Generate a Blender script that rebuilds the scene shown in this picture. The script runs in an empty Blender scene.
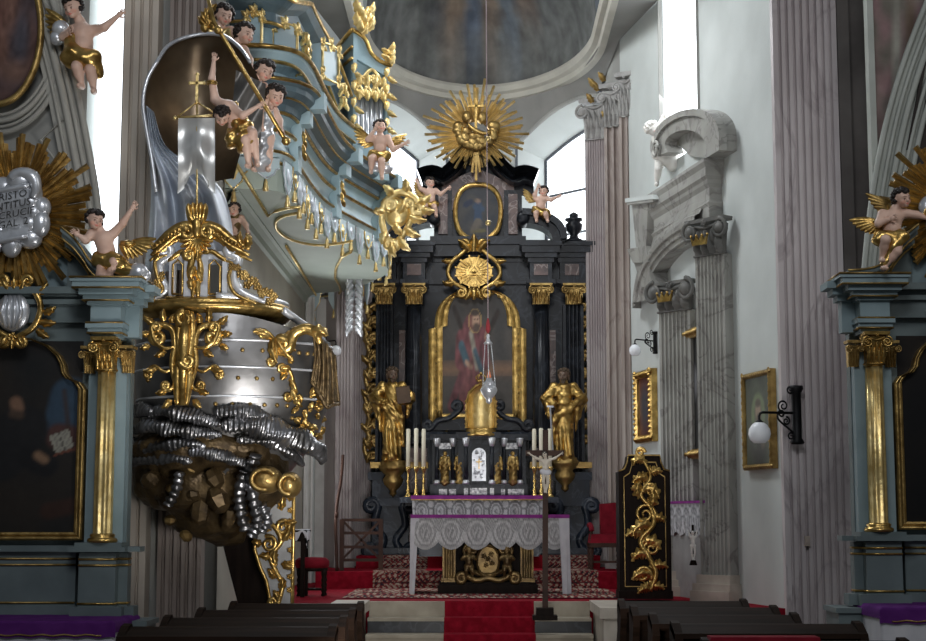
import bpy, bmesh, math, random
import numpy as np
from mathutils import Vector, Matrix, Euler, noise
PI = math.pi
rnd = random.Random(7)
SC = bpy.context.scene
COL = SC.collection

# ------------------------------------------------------------------ camera
EYE = Vector((0.0, 0.0, 1.6))
FPX = 1580.0
TILT = math.atan(197.5 / FPX)
YAW = math.atan(15 * math.cos(TILT) / FPX)
CR = Euler((PI / 2 + TILT, 0, YAW), 'XYZ').to_matrix()
cam_d = bpy.data.cameras.new('camera')
cam_d.sensor_width = 36.0
cam_d.lens = 36.0 * FPX / 926.0
cam_d.clip_end = 200
cam = bpy.data.objects.new('camera', cam_d)
cam.location = EYE
cam.rotation_euler = (PI / 2 + TILT, 0, YAW)
COL.objects.link(cam)
SC.camera = cam


def ray(px, py):
    return CR @ Vector(((px - 463.0) / FPX, -(py - 320.5) / FPX, -1.0))


def P(px, py, Y):
    """point of the photograph (px, py) at depth Y"""
    d = ray(px, py)
    return EYE + d * (Y / d.y)


def PP(px, py, o, n):
    """point of the photograph on the upright plane through o with normal n"""
    d = ray(px, py)
    return EYE + d * ((Vector(o) - EYE).dot(n) / d.dot(n))


def S(Y):
    return Y / FPX


# ------------------------------------------------------------------ materials
MATS = {}


def nodes_of(m):
    m.use_nodes = True
    nt = m.node_tree
    return nt, nt.nodes, nt.links


def mat(name, col, rough=0.6, metal=0.0, col2=None, scale=6.0, detail=4.0, bump=0.0, bscale=None,
        stretch=(1, 1, 1), lo=0.35, hi=0.7, emit=0.0, attr=False, spec=0.4, veins=None):
    if name in MATS:
        return MATS[name]
    m = bpy.data.materials.new(name)
    nt, N, L = nodes_of(m)
    b = N['Principled BSDF']
    b.inputs['Roughness'].default_value = rough
    b.inputs['Metallic'].default_value = metal
    b.inputs['Specular IOR Level'].default_value = spec
    tc = N.new('ShaderNodeTexCoord')
    mp = N.new('ShaderNodeMapping')
    mp.inputs['Scale'].default_value = stretch
    L.new(tc.outputs['Object'], mp.inputs['Vector'])
    c2 = col2 if col2 else tuple(c * 0.7 for c in col)
    nz = N.new('ShaderNodeTexNoise')
    nz.inputs['Scale'].default_value = scale
    nz.inputs['Detail'].default_value = detail
    L.new(mp.outputs[0], nz.inputs['Vector'])
    rp = N.new('ShaderNodeValToRGB')
    rp.color_ramp.elements[0].position = lo
    rp.color_ramp.elements[1].position = hi
    rp.color_ramp.elements[0].color = (*c2, 1)
    rp.color_ramp.elements[1].color = (*col, 1)
    L.new(nz.outputs['Fac'], rp.inputs['Fac'])
    out = rp.outputs['Color']
    if attr:
        at = N.new('ShaderNodeAttribute')
        at.attribute_name = 'Col'
        mx = N.new('ShaderNodeMix')
        mx.data_type = 'RGBA'
        mx.blend_type = 'MULTIPLY'
        mx.inputs['Factor'].default_value = 1.0
        L.new(at.outputs['Color'], mx.inputs['A'])
        L.new(out, mx.inputs['B'])
        out = mx.outputs['Result']
    if veins:
        wv = N.new('ShaderNodeTexNoise')
        wv.inputs['Scale'].default_value = veins[1]
        wv.inputs['Detail'].default_value = 6
        wv.inputs['Distortion'].default_value = 1.2
        L.new(mp.outputs[0], wv.inputs['Vector'])
        vr = N.new('ShaderNodeValToRGB')
        e = vr.color_ramp.elements
        e[0].position = 0.47
        e[0].color = (0, 0, 0, 1)
        e[1].position = 0.53
        e[1].color = (0, 0, 0, 1)
        k = e.new(0.5)
        k.color = (1, 1, 1, 1)
        L.new(wv.outputs['Fac'], vr.inputs['Fac'])
        mx = N.new('ShaderNodeMix')
        mx.data_type = 'RGBA'
        L.new(vr.outputs['Color'], mx.inputs['Factor'])
        L.new(out, mx.inputs['A'])
        mx.inputs['B'].default_value = (*veins[0], 1)
        out = mx.outputs['Result']
    L.new(out, b.inputs['Base Color'])
    if emit:
        L.new(out, b.inputs['Emission Color'])
        b.inputs['Emission Strength'].default_value = emit
    if bump:
        bn = N.new('ShaderNodeTexNoise')
        bn.inputs['Scale'].default_value = bscale or scale * 4
        bn.inputs['Detail'].default_value = 3
        L.new(mp.outputs[0], bn.inputs['Vector'])
        bp = N.new('ShaderNodeBump')
        bp.inputs['Strength'].default_value = bump
        bp.inputs['Distance'].default_value = 0.02
        L.new(bn.outputs['Fac'], bp.inputs['Height'])
        L.new(bp.outputs['Normal'], b.inputs['Normal'])
    MATS[name] = m
    return m


GOLD = mat('gold_leaf', (0.74, 0.50, 0.17), 0.28, 0.9, (0.32, 0.195, 0.055), 9, 3, bump=0.25, bscale=30)
GOLD_D = mat('gold_old', (0.55, 0.38, 0.14), 0.4, 0.85, (0.24, 0.15, 0.05), 7, 4, bump=0.3, bscale=25)
GOLD_B = mat('gold_pale', (0.92, 0.74, 0.36), 0.35, 0.8, (0.66, 0.47, 0.18), 10, 3, bump=0.2, bscale=30)
GILT_DK = mat('gold_dark', (0.28, 0.19, 0.075), 0.4, 0.7, (0.10, 0.065, 0.03), 6, 4, bump=0.4, bscale=20)  # dark gold colour of the table altar carving and cherub mantle
SILVER = mat('silver_leaf', (0.80, 0.82, 0.86), 0.3, 0.6, (0.55, 0.565, 0.60), 5, 3, bump=0.15, bscale=20)
SILVER_D = mat('silver_tarnished', (0.38, 0.375, 0.38), 0.36, 0.88, (0.13, 0.125, 0.12), 2.2, 3, bump=0.08, bscale=14)
BRONZE = mat('sail_bronze', (0.36, 0.28, 0.19), 0.35, 0.7, (0.14, 0.10, 0.065), 2.0, 3)
SILVERC = mat('silvered_cloth', (0.70, 0.75, 0.82), 0.42, 0.25, (0.52, 0.56, 0.63), 4, 3)
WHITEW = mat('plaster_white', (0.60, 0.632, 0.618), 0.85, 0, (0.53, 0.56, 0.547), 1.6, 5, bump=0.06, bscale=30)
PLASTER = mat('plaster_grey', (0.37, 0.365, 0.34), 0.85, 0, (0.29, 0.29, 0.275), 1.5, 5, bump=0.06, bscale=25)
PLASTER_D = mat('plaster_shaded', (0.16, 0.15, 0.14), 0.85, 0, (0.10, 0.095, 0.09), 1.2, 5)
CREAM = mat('plaster_cream', (0.50, 0.48, 0.42), 0.8, 0, (0.42, 0.40, 0.35), 2, 4)
STUCCO = mat('pink_stucco_marble', (0.48, 0.435, 0.43), 0.5, 0, (0.31, 0.265, 0.265), 1.7, 7, stretch=(1, 1, 0.45), veins=((0.31, 0.265, 0.265), 1.1))
STUCCO_B = mat('brown_stucco_marble', (0.40, 0.35, 0.32), 0.5, 0, (0.26, 0.21, 0.185), 1.6, 7, stretch=(1, 1, 0.4), veins=((0.26, 0.21, 0.19), 1.1))
GREYM = mat('grey_stucco_marble', (0.36, 0.355, 0.33), 0.5, 0, (0.25, 0.245, 0.225), 2.2, 7, veins=((0.19, 0.18, 0.17), 1.6))
GREYD = mat('grey_marble_capital', (0.16, 0.155, 0.145), 0.55, 0, (0.08, 0.08, 0.075), 5, 5)
STONE = mat('step_stone', (0.40, 0.355, 0.28), 0.6, 0, (0.27, 0.235, 0.18), 4, 6, bump=0.08)
STONE_W = mat('plinth_stone', (0.55, 0.50, 0.43), 0.6, 0, (0.40, 0.355, 0.30), 4, 6, bump=0.08)
BLACKM = mat('black_marble', (0.018, 0.021, 0.027), 0.3, 0, (0.009, 0.010, 0.013), 5, 6, veins=((0.035, 0.04, 0.05), 2.0), spec=0.25)
BLUEM = mat('blue_black_marble', (0.030, 0.041, 0.062), 0.25, 0, (0.014, 0.018, 0.027), 6, 6, veins=((0.065, 0.08, 0.105), 2.3), spec=0.3)
REDM = mat('red_marble', (0.17, 0.105, 0.09), 0.3, 0, (0.07, 0.045, 0.042), 7, 7, veins=((0.30, 0.24, 0.22), 3))
BLUE = mat('organ_blue', (0.36, 0.49, 0.54), 0.5, 0, (0.28, 0.40, 0.45), 2.5, 4)
BLUE_D = mat('organ_blue_deep', (0.105, 0.155, 0.18), 0.45, 0, (0.075, 0.11, 0.13), 3, 4)
BLUE_L = mat('organ_blue_pale', (0.55, 0.66, 0.70), 0.5, 0, (0.45, 0.57, 0.62), 2.5, 4)
SOFFIT = mat('loft_soffit', (0.44, 0.505, 0.45), 0.7, 0, (0.38, 0.44, 0.39), 1.4, 4)
ALTB = mat('altar_greyblue', (0.15, 0.19, 0.195), 0.5, 0, (0.105, 0.135, 0.14), 3, 5)
ALTB_L = mat('altar_blue_light', (0.25, 0.33, 0.36), 0.5, 0, (0.19, 0.26, 0.28), 3, 5)
WOOD = mat('pew_wood', (0.022, 0.012, 0.008), 0.6, 0, (0.010, 0.006, 0.004), 3, 6, stretch=(0.6, 6, 6), spec=0.03)
WOOD_D = mat('dark_wood', (0.016, 0.010, 0.0075), 0.5, 0, (0.008, 0.005, 0.004), 3, 6, stretch=(6, 6, 0.6), spec=0.06)
WOOD_R = mat('rail_wood', (0.06, 0.028, 0.019), 0.5, 0, (0.030, 0.014, 0.010), 5, 5, spec=0.15)
RED = mat('red_carpet', (0.27, 0.008, 0.022), 0.95, 0, (0.17, 0.004, 0.012), 14, 4, bump=0.3, bscale=120, spec=0.1)
REDV = mat('red_velvet', (0.22, 0.010, 0.022), 0.9, 0, (0.13, 0.005, 0.012), 8, 4, spec=0.15)
PURPLE = mat('purple_cloth', (0.11, 0.025, 0.17), 0.9, 0, (0.075, 0.014, 0.12), 6, 4, spec=0.1)
PURPLE_B = mat('purple_runner', (0.27, 0.045, 0.25), 0.85, 0, (0.19, 0.03, 0.18), 10, 4, spec=0.1)
LINEN = mat('white_linen', (0.62, 0.62, 0.65), 0.9, 0, (0.52, 0.52, 0.56), 6, 4, spec=0.1)
IRON = mat('wrought_iron', (0.012, 0.012, 0.014), 0.5, 0.5, (0.006, 0.006, 0.007), 9)
GLOBE = mat('opal_glass', (0.80, 0.82, 0.86), 0.25, 0, (0.74, 0.76, 0.80), 2, emit=0.06)
WAX = mat('candle_wax', (0.80, 0.76, 0.62), 0.5, 0, (0.72, 0.67, 0.52), 5)
BRASS = mat('brass', (0.80, 0.58, 0.22), 0.22, 0.95, (0.60, 0.40, 0.13), 6)
SKIN = mat('painted_skin', (0.72, 0.50, 0.40), 0.45, 0, (0.62, 0.40, 0.31), 7, 3, attr=True)
SKIN_G = mat('gilded_body', (0.80, 0.55, 0.18), 0.35, 0.85, (0.45, 0.28, 0.08), 8, 3, attr=True)
SKIN_W = mat('white_stucco_body', (0.80, 0.78, 0.74), 0.6, 0, (0.70, 0.68, 0.64), 6, 3, attr=True)
SKIN_B = mat('brown_saint_skin', (0.22, 0.15, 0.11), 0.5, 0, (0.13, 0.085, 0.06), 7, 3, attr=True)
HAIR = mat('dark_hair', (0.030, 0.020, 0.016), 0.5, 0, (0.012, 0.008, 0.007), 25, 3, bump=0.4, bscale=60)
PAINT = mat('oil_paint', (1, 1, 1), 0.4, 0, (0.82, 0.82, 0.82), 14, 5, attr=True, spec=0.3)
FRESCO = mat('fresco_paint', (1, 1, 1), 0.9, 0, (0.6, 0.6, 0.6), 3, 7, attr=True, spec=0.1)
CLOTHP = mat('woven_pattern', (1, 1, 1), 0.95, 0, (0.75, 0.75, 0.75), 40, 3, attr=True, spec=0.05)
LEAD = mat('window_lead', (0.10, 0.11, 0.13), 0.5)
DAY = mat('daylight_pane', (0.93, 0.97, 1.0), 0.5, 0, (0.90, 0.95, 1.0), 2, emit=2.6)
DARKV = mat('shadow_dark', (0.010, 0.009, 0.009), 0.9, 0, (0.006, 0.005, 0.005), 3)
FLAME = mat('flame_glass', (0.45, 0.05, 0.03), 0.2, 0, (0.4, 0.04, 0.02), 3, emit=0.3)
PLASTIC = mat('switch_plastic', (0.50, 0.42, 0.36), 0.5)

# ------------------------------------------------------------------ mesh builder


def cat_rom(pts, n=6, closed=False):
    pts = [Vector(p) for p in pts]
    out = []
    m = len(pts)
    if m < 3:
        return pts
    rng = range(m if closed else m - 1)
    for i in rng:
        if closed:
            p0, p1, p2, p3 = pts[(i - 1) % m], pts[i], pts[(i + 1) % m], pts[(i + 2) % m]
        else:
            p0, p1, p2, p3 = pts[max(i - 1, 0)], pts[i], pts[i + 1], pts[min(i + 2, m - 1)]
        for k in range(n):
            t = k / n
            out.append(0.5 * ((2 * p1) + (p2 - p0) * t + (2 * p0 - 5 * p1 + 4 * p2 - p3) * t * t + (3 * p1 - p0 - 3 * p2 + p3) * t ** 3))
    if not closed:
        out.append(pts[-1])
    return out


class Plane:
    """flat drawing plane: (a, b) -> o + a*u + b*v, d lifts along n"""

    def __init__(s, o, u, v, n=None, k=1.0):
        s.o = Vector(o)
        s.u = Vector(u).normalized() * k
        s.v = Vector(v).normalized() * k
        s.n = (Vector(n).normalized() if n is not None else Vector(u).cross(Vector(v)).normalized()) * k

    def __call__(s, a, b, d=0.0):
        return s.o + s.u * a + s.v * b + s.n * d


def front(px, py, Y, flip=False):
    """plane facing the camera at depth Y, unit = one photo pixel, b up, d towards camera"""
    o = P(px, py, Y)
    k = (P(px + 1, py, Y) - o).length
    return Plane(o, (1, 0, 0), (0, 0, 1), (0, -1, 0), k)


class MB:
    def __init__(s):
        s.v, s.f, s.mi, s.sm, s.c = [], [], [], [], []
        s.hascol = False

    def add(s, vs, fs, mi=0, sm=False, col=None):
        o = len(s.v)
        s.v.extend([tuple(p) for p in vs])
        s.f.extend([tuple(i + o for i in f) for f in fs])
        s.mi.extend([mi] * len(fs))
        s.sm.extend([sm] * len(fs))
        if col is None:
            s.c.extend([(1, 1, 1)] * len(vs))
        else:
            s.hascol = True
            if isinstance(col, tuple):
                s.c.extend([col] * len(vs))
            else:
                s.c.extend([tuple(q) for q in col])
        return s

    def hexa(s, p, mi=0, col=None):
        """p: 4 bottom (ccw from above) + 4 top"""
        return s.add(p, [(3, 2, 1, 0), (4, 5, 6, 7), (0, 1, 5, 4), (1, 2, 6, 5), (2, 3, 7, 6), (3, 0, 4, 7)], mi, False, col)

    def box(s, x0, x1, y0, y1, z0, z1, mi=0, tx=0.0, ty=0.0):
        if x0 > x1: x0, x1 = x1, x0
        if y0 > y1: y0, y1 = y1, y0
        if z0 > z1: z0, z1 = z1, z0
        return s.hexa([(x0, y0, z0), (x1, y0, z0), (x1, y1, z0), (x0, y1, z0),
                       (x0 + tx, y0 + ty, z1), (x1 - tx, y0 + ty, z1), (x1 - tx, y1 - ty, z1), (x0 + tx, y1 - ty, z1)], mi)

    def pbox(s, px0, px1, py0, py1, Y0, Y1, mi=0):
        """box whose front face fills photo pixels px0..px1, py0..py1 at depth Y0 and runs back to Y1"""
        a = P(px0, (py0 + py1) / 2, Y0)
        b = P(px1, (py0 + py1) / 2, Y0)
        m = (px0 + px1) / 2
        return s.box(a.x, b.x, Y0, Y1, P(m, py1, Y0).z, P(m, py0, Y0).z, mi)

    def obox(s, c, u, v, w, mi=0):
        c, u, v, w = Vector(c), Vector(u), Vector(v), Vector(w)
        return s.hexa([c - u - v - w, c + u - v - w, c + u + v - w, c - u + v - w, c - u - v + w, c + u - v + w, c + u + v + w, c - u + v + w], mi)

    def bar(s, a, b, w, d=None, up=(0, 0, 1), mi=0):
        a, b = Vector(a), Vector(b)
        t = (b - a)
        x = t.cross(Vector(up))
        if x.length < 1e-6: x = t.cross(Vector((1, 0, 0)))
        x.normalize()
        y = x.cross(t).normalized()
        return s.obox((a + b) / 2, x * w / 2, y * (d or w) / 2, t / 2, mi)

    def tube(s, pts, r, n=8, mi=0, flat=1.0, nrm=None, cap=True, closed=False, twist=0.0, lobes=0, lobe_amp=0.25, sm=True, col=None):
        pts = [Vector(p) for p in pts]
        m = len(pts)
        if m < 2: return s
        rs = r if isinstance(r, (list, tuple)) else [r] * m
        if len(rs) != m:
            rs = [rs[min(int(i * (len(rs) - 1) / (m - 1)), len(rs) - 2)] * (1 - ((i * (len(rs) - 1) / (m - 1)) - min(int(i * (len(rs) - 1) / (m - 1)), len(rs) - 2)))
                  + rs[min(int(i * (len(rs) - 1) / (m - 1)), len(rs) - 2) + 1] * ((i * (len(rs) - 1) / (m - 1)) - min(int(i * (len(rs) - 1) / (m - 1)), len(rs) - 2)) for i in range(m)]
        vs = []
        px = None
        for i in range(m):
            if closed:
                t = pts[(i + 1) % m] - pts[i - 1]
            else:
                t = pts[min(i + 1, m - 1)] - pts[max(i - 1, 0)]
            if t.length < 1e-9: t = Vector((0, 0, 1))
            t.normalize()
            if nrm is not None:
                y = Vector(nrm) - t * t.dot(Vector(nrm))
                if y.length < 1e-6: y = t.orthogonal()
                y.normalize()
                x = y.cross(t)
            else:
                if px is None:
                    x = t.orthogonal().normalized()
                else:
                    x = px - t * t.dot(px)
                    x = x.normalized() if x.length > 1e-6 else t.orthogonal().normalized()
                y = t.cross(x)
                px = x
            for k in range(n):
                a = 2 * PI * k / n
                rr = rs[i]
                if lobes: rr *= 1 + lobe_amp * math.cos(lobes * a + twist * i)
                vs.append(pts[i] + x * math.cos(a) * rr + y * math.sin(a) * rr * flat)
        fs = []
        for i in range(m if closed else m - 1):
            j = (i + 1) % m
            for k in range(n):
                l = (k + 1) % n
                fs.append((i * n + k, i * n + l, j * n + l, j * n + k))
        if cap and not closed:
            fs.append(tuple(range(n - 1, -1, -1)))
            fs.append(tuple((m - 1) * n + k for k in range(n)))
        return s.add(vs, fs, mi, sm, col)

    def lathe(s, prof, c, n=20, mi=0, sx=1.0, sy=1.0, a0=0.0, a1=None, sm=True, flute=0, fl_amp=0.0, axis=None):
        """prof: list of (radius, height) from the bottom up"""
        c = Vector(c)
        full = a1 is None
        a1 = a0 + 2 * PI if full else a1
        cnt = n if full else n + 1
        vs = []
        for r, z in prof:
            for k in range(cnt):
                a = a0 + (a1 - a0) * k / n
                rr = r * (1 - fl_amp * (0.5 + 0.5 * math.cos(flute * a))) if flute else r
                p = Vector((rr * math.cos(a) * sx, rr * math.sin(a) * sy, z))
                if axis is not None: p = axis @ p
                vs.append(c + p)
        fs = []
        for i in range(len(prof) - 1):
            for k in range(n):
                l = (k + 1) % cnt
                fs.append((i * cnt + k, i * cnt + l, (i + 1) * cnt + l, (i + 1) * cnt + k))
        if full:
            if prof[0][0] > 1e-5: fs.append(tuple(range(cnt - 1, -1, -1)))
            if prof[-1][0] > 1e-5: fs.append(tuple((len(prof) - 1) * cnt + k for k in range(cnt)))
        return s.add(vs, fs, mi, sm)

    def ell(s, c, r, rot=None, nu=12, nv=8, mi=0, sm=True, col=None):
        c = Vector(c)
        if not isinstance(r, (tuple, list)): r = (r, r, r)
        vs = [Vector((0, 0, -r[2]))]
        for j in range(1, nv):
            b = -PI / 2 + PI * j / nv
            for i in range(nu):
                a = 2 * PI * i / nu
                vs.append(Vector((r[0] * math.cos(b) * math.cos(a), r[1] * math.cos(b) * math.sin(a), r[2] * math.sin(b))))
        vs.append(Vector((0, 0, r[2])))
        if rot is not None: vs = [rot @ p for p in vs]
        vs = [c + p for p in vs]
        fs = [(0, 1 + (i + 1) % nu, 1 + i) for i in range(nu)]
        for j in range(nv - 2):
            for i in range(nu):
                a, b = 1 + j * nu + i, 1 + j * nu + (i + 1) % nu
                fs.append((a, b, b + nu, a + nu))
        t = len(vs) - 1
        o = 1 + (nv - 2) * nu
        fs += [(o + i, o + (i + 1) % nu, t) for i in range(nu)]
        return s.add(vs, fs, mi, sm, col)

    def prism(s, poly, pl, d0, d1, mi=0, col=None):
        """polygon in plane coords, extruded from lift d0 to d1"""
        n = len(poly)
        A = [pl(a, b, d0) for a, b in poly]
        B = [pl(a, b, d1) for a, b in poly]
        fs = [tuple(range(n - 1, -1, -1)), tuple(range(n, 2 * n))]
        fs += [(i, (i + 1) % n, n + (i + 1) % n, n + i) for i in range(n)]
        return s.add(A + B, fs, mi, False, col)

    def frame(s, outer, inner, pl, d0, d1, mi=0, bev=0.0):
        """ring between two polygons of equal point count; bev raises the middle of the ring"""
        n = len(outer)
        rows = [[pl(a, b, d0) for a, b in outer], [pl(a, b, d1) for a, b in outer]]
        if bev:
            for t in (0.3, 0.5, 0.7):
                rows.append([pl(o[0] * (1 - t) + q[0] * t, o[1] * (1 - t) + q[1] * t, d1 + bev * (1 if t == 0.5 else 0.8)) for o, q in zip(outer, inner)])
        rows += [[pl(a, b, d1) for a, b in inner], [pl(a, b, d0) for a, b in inner]]
        vs = [p for r in rows for p in r]
        fs = []
        for j in range(len(rows) - 1):
            for i in range(n):
                k = (i + 1) % n
                fs.append((j * n + i, j * n + k, (j + 1) * n + k, (j + 1) * n + i))
        return s.add(vs, fs, mi, False)

    def sweep(s, prof, path, mi=0, closed=False, up=(0, 0, 1), side=1.0, cap=True, sm=False):
        """moulding: prof [(out, up)] swept along a path lying in a plane across `up`; out = to the right of travel * side"""
        path = [Vector(p) for p in path]
        up = Vector(up).normalized()
        m = len(path)
        n = len(prof)
        vs = []
        for i in range(m):
            if closed:
                a, b = path[i] - path[i - 1], path[(i + 1) % m] - path[i]
            else:
                a = path[i] - path[i - 1] if i else path[1] - path[0]
                b = path[i + 1] - path[i] if i < m - 1 else path[-1] - path[-2]
            a.normalize(); b.normalize()
            na, nb = a.cross(up) * side, b.cross(up) * side
            q = na + nb
            if q.length < 1e-6: q = na
            q.normalize()
            q = q / max(0.35, q.dot(na))
            for d, h in prof:
                vs.append(path[i] + q * d + up * h)
        fs = []
        for i in range(m if closed else m - 1):
            j = (i + 1) % m
            for k in range(n - 1):
                fs.append((i * n + k, i * n + k + 1, j * n + k + 1, j * n + k))
        if cap and not closed and n > 2:
            fs.append(tuple(range(n)))
            fs.append(tuple((m - 1) * n + k for k in range(n - 1, -1, -1)))
        return s.add(vs, fs, mi, sm)

    def grid(s, fn, nu, nv, mi=0, sm=True, colfn=None):
        vs, cs = [], []
        for j in range(nv + 1):
            for i in range(nu + 1):
                u, v = i / nu, j / nv
                vs.append(fn(u, v))
                if colfn: cs.append(colfn(u, v))
        w = nu + 1
        fs = [(j * w + i, j * w + i + 1, (j + 1) * w + i + 1, (j + 1) * w + i) for j in range(nv) for i in range(nu)]
        return s.add(vs, fs, mi, sm, cs if colfn else None)

    # ---- ornament
    def spiral(s, pl, c, r0, r1, a0, turns, w0, w1, d=0.0, n=30, mi=0, flat=0.7):
        pts = []
        for i in range(n + 1):
            t = i / n
            r = r0 + (r1 - r0) * t
            a = a0 + turns * 2 * PI * t
            pts.append(pl(c[0] + r * math.cos(a), c[1] + r * math.sin(a), d))
        k = pl.u.length
        return s.tube(pts, [(w0 + (w1 - w0) * i / n) * k for i in range(n + 1)], 6, mi, flat, pl.n)

    def cscroll(s, pl, pts, r, d=0.0, curl=(1, -1), cr=None, mi=0, flat=0.8, n=6):
        """band along 2d pts with a volute at each end (curl = turn sense, 0 = none)"""
        q = cat_rom([Vector((a, b, 0)) for a, b in pts], n)
        k = pl.u.length
        rr = cr or r * 2.6
        full = [Vector(p) for p in q]
        for end in (0, 1):
            sgn = curl[end]
            if not sgn: continue
            p = full[-1] if end else full[0]
            t = (full[-1] - full[-2]) if end else (full[0] - full[1])
            t.normalize()
            nrm = Vector((-t.y, t.x, 0)) * sgn
            c = p + nrm * rr
            a0 = math.atan2(p.y - c.y, p.x - c.x)
            sp = []
            for i in range(1, 22):
                u = i / 21
                R = rr * (1 - 0.82 * u)
                a = a0 + sgn * 1.6 * 2 * PI * u
                sp.append(Vector((c.x + R * math.cos(a), c.y + R * math.sin(a), 0)))
            full = full + sp if end else sp[::-1] + full
        m = len(full)
        rs = []
        for i in range(m):
            e = min(i, m - 1 - i) / max(1, m - 1)
            rs.append(r * k * (0.45 + 0.55 * min(1, e * 5)))
        return s.tube([pl(p.x, p.y, d) for p in full], rs, 7, mi, flat, pl.n)

    def leaf(s, pl, a, b, ang, ln, wd, d=0.0, lift=0.35, bend=0.0, lobes=3, mi=0, amp=0.16):
        """acanthus leaf in a plane"""
        nu, nv = 6, (10 if amp < .2 else 18)
        vs = []
        x, y, th = a, b, ang
        spine = []
        for j in range(nv + 1):
            spine.append((x, y, th))
            x += math.cos(th) * ln / nv
            y += math.sin(th) * ln / nv
            th += bend / nv
        for j in range(nv + 1):
            t = j / nv
            w = wd * math.sin(PI * min(1, 0.14 + 0.80 * t) ** 0.85) ** .8 * (0.92 + amp * math.cos(2 * PI * lobes * t))
            X, Y, T = spine[j]
            for i in range(nu + 1):
                q = 2 * i / nu - 1
                h = lift * wd * (1 - abs(q) ** 1.5) * (0.5 + 0.8 * math.sin(PI * t)) + lift * ln * 0.35 * t * t
                vs.append(pl(X - math.sin(T) * w * q * 0.5, Y + math.cos(T) * w * q * 0.5, d + h))
        W = nu + 1
        fs = [(j * W + i, j * W + i + 1, (j + 1) * W + i + 1, (j + 1) * W + i) for j in range(nv) for i in range(nu)]
        return s.add(vs, fs, mi, True)

    def flower(s, pl, a, b, r, d=0.0, n=5, mi=0):
        k = pl.u.length
        for i in range(n):
            t = 2 * PI * i / n
            s.ell(pl(a + r * 0.6 * math.cos(t), b + r * 0.6 * math.sin(t), d), r * 0.45 * k, None, 8, 5, mi)
        s.ell(pl(a, b, d + r * 0.2), r * 0.35 * k, None, 8, 5, mi)
        return s

    def build(s, name, mats, parent=None, loc=None, solid=0.0):
        if not isinstance(mats, (list, tuple)): mats = [mats]
        o0 = wloc(parent) if parent is not None else Vector((0, 0, 0))
        off = Vector(loc) if loc is not None else Vector((0, 0, 0))
        sh = o0 + off
        me = bpy.data.meshes.new(name)
        me.from_pydata([(p[0] - sh.x, p[1] - sh.y, p[2] - sh.z) for p in s.v], [], s.f)
        for m in mats: me.materials.append(m)
        me.polygons.foreach_set('material_index', s.mi)
        me.polygons.foreach_set('use_smooth', s.sm)
        ca = me.color_attributes.new('Col', 'FLOAT_COLOR', 'POINT')
        flat = np.ones((len(s.v), 4), dtype=np.float32)
        flat[:, :3] = np.array(s.c, dtype=np.float32).reshape(-1, 3)
        ca.data.foreach_set('color', flat.ravel())
        me.update()
        o = bpy.data.objects.new(name, me)
        COL.objects.link(o)
        o.location = off
        if parent is not None: o.parent = parent
        if solid:
            md = o.modifiers.new('solid', 'SOLIDIFY')
            md.thickness = solid
        return o


def wloc(o):
    v = Vector((0, 0, 0))
    while o is not None:
        v += o.location
        o = o.parent
    return v


def tag(o, label=None, cat=None, group=None, kind=None):
    if label: o['label'] = label
    if cat: o['category'] = cat
    if group: o['group'] = group
    if kind: o['kind'] = kind
    return o


def thing(name, label, cat, loc, group=None):
    o = bpy.data.objects.new(name, None)
    o.empty_display_size = 0.1
    COL.objects.link(o)
    o.location = Vector(loc)
    return tag(o, label, cat, group)


def struct(name, mb, m, label=None):
    o = mb.build(name, m)
    o['kind'] = 'structure'
    return o


def copy_tree(o, parent=None):
    c = o.copy()
    COL.objects.link(c)
    c.parent = parent
    for ch in list(o.children):
        copy_tree(ch, c)
    return c


def text_mesh(body, size, extrude=0.004):
    cu = bpy.data.curves.new('lettering_curve', 'FONT')
    cu.body = body
    cu.size = size
    cu.extrude = extrude
    cu.align_x = 'CENTER'
    cu.align_y = 'CENTER'
    cu.resolution_u = 2
    ob = bpy.data.objects.new('lettering_tmp', cu)
    COL.objects.link(ob)
    dg = bpy.context.evaluated_depsgraph_get()
    me = bpy.data.meshes.new_from_object(ob.evaluated_get(dg))
    vs = [v.co.copy() for v in me.vertices]
    fs = [tuple(p.vertices) for p in me.polygons]
    bpy.data.objects.remove(ob)
    bpy.data.curves.remove(cu)
    bpy.data.meshes.remove(me)
    return vs, fs


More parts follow.
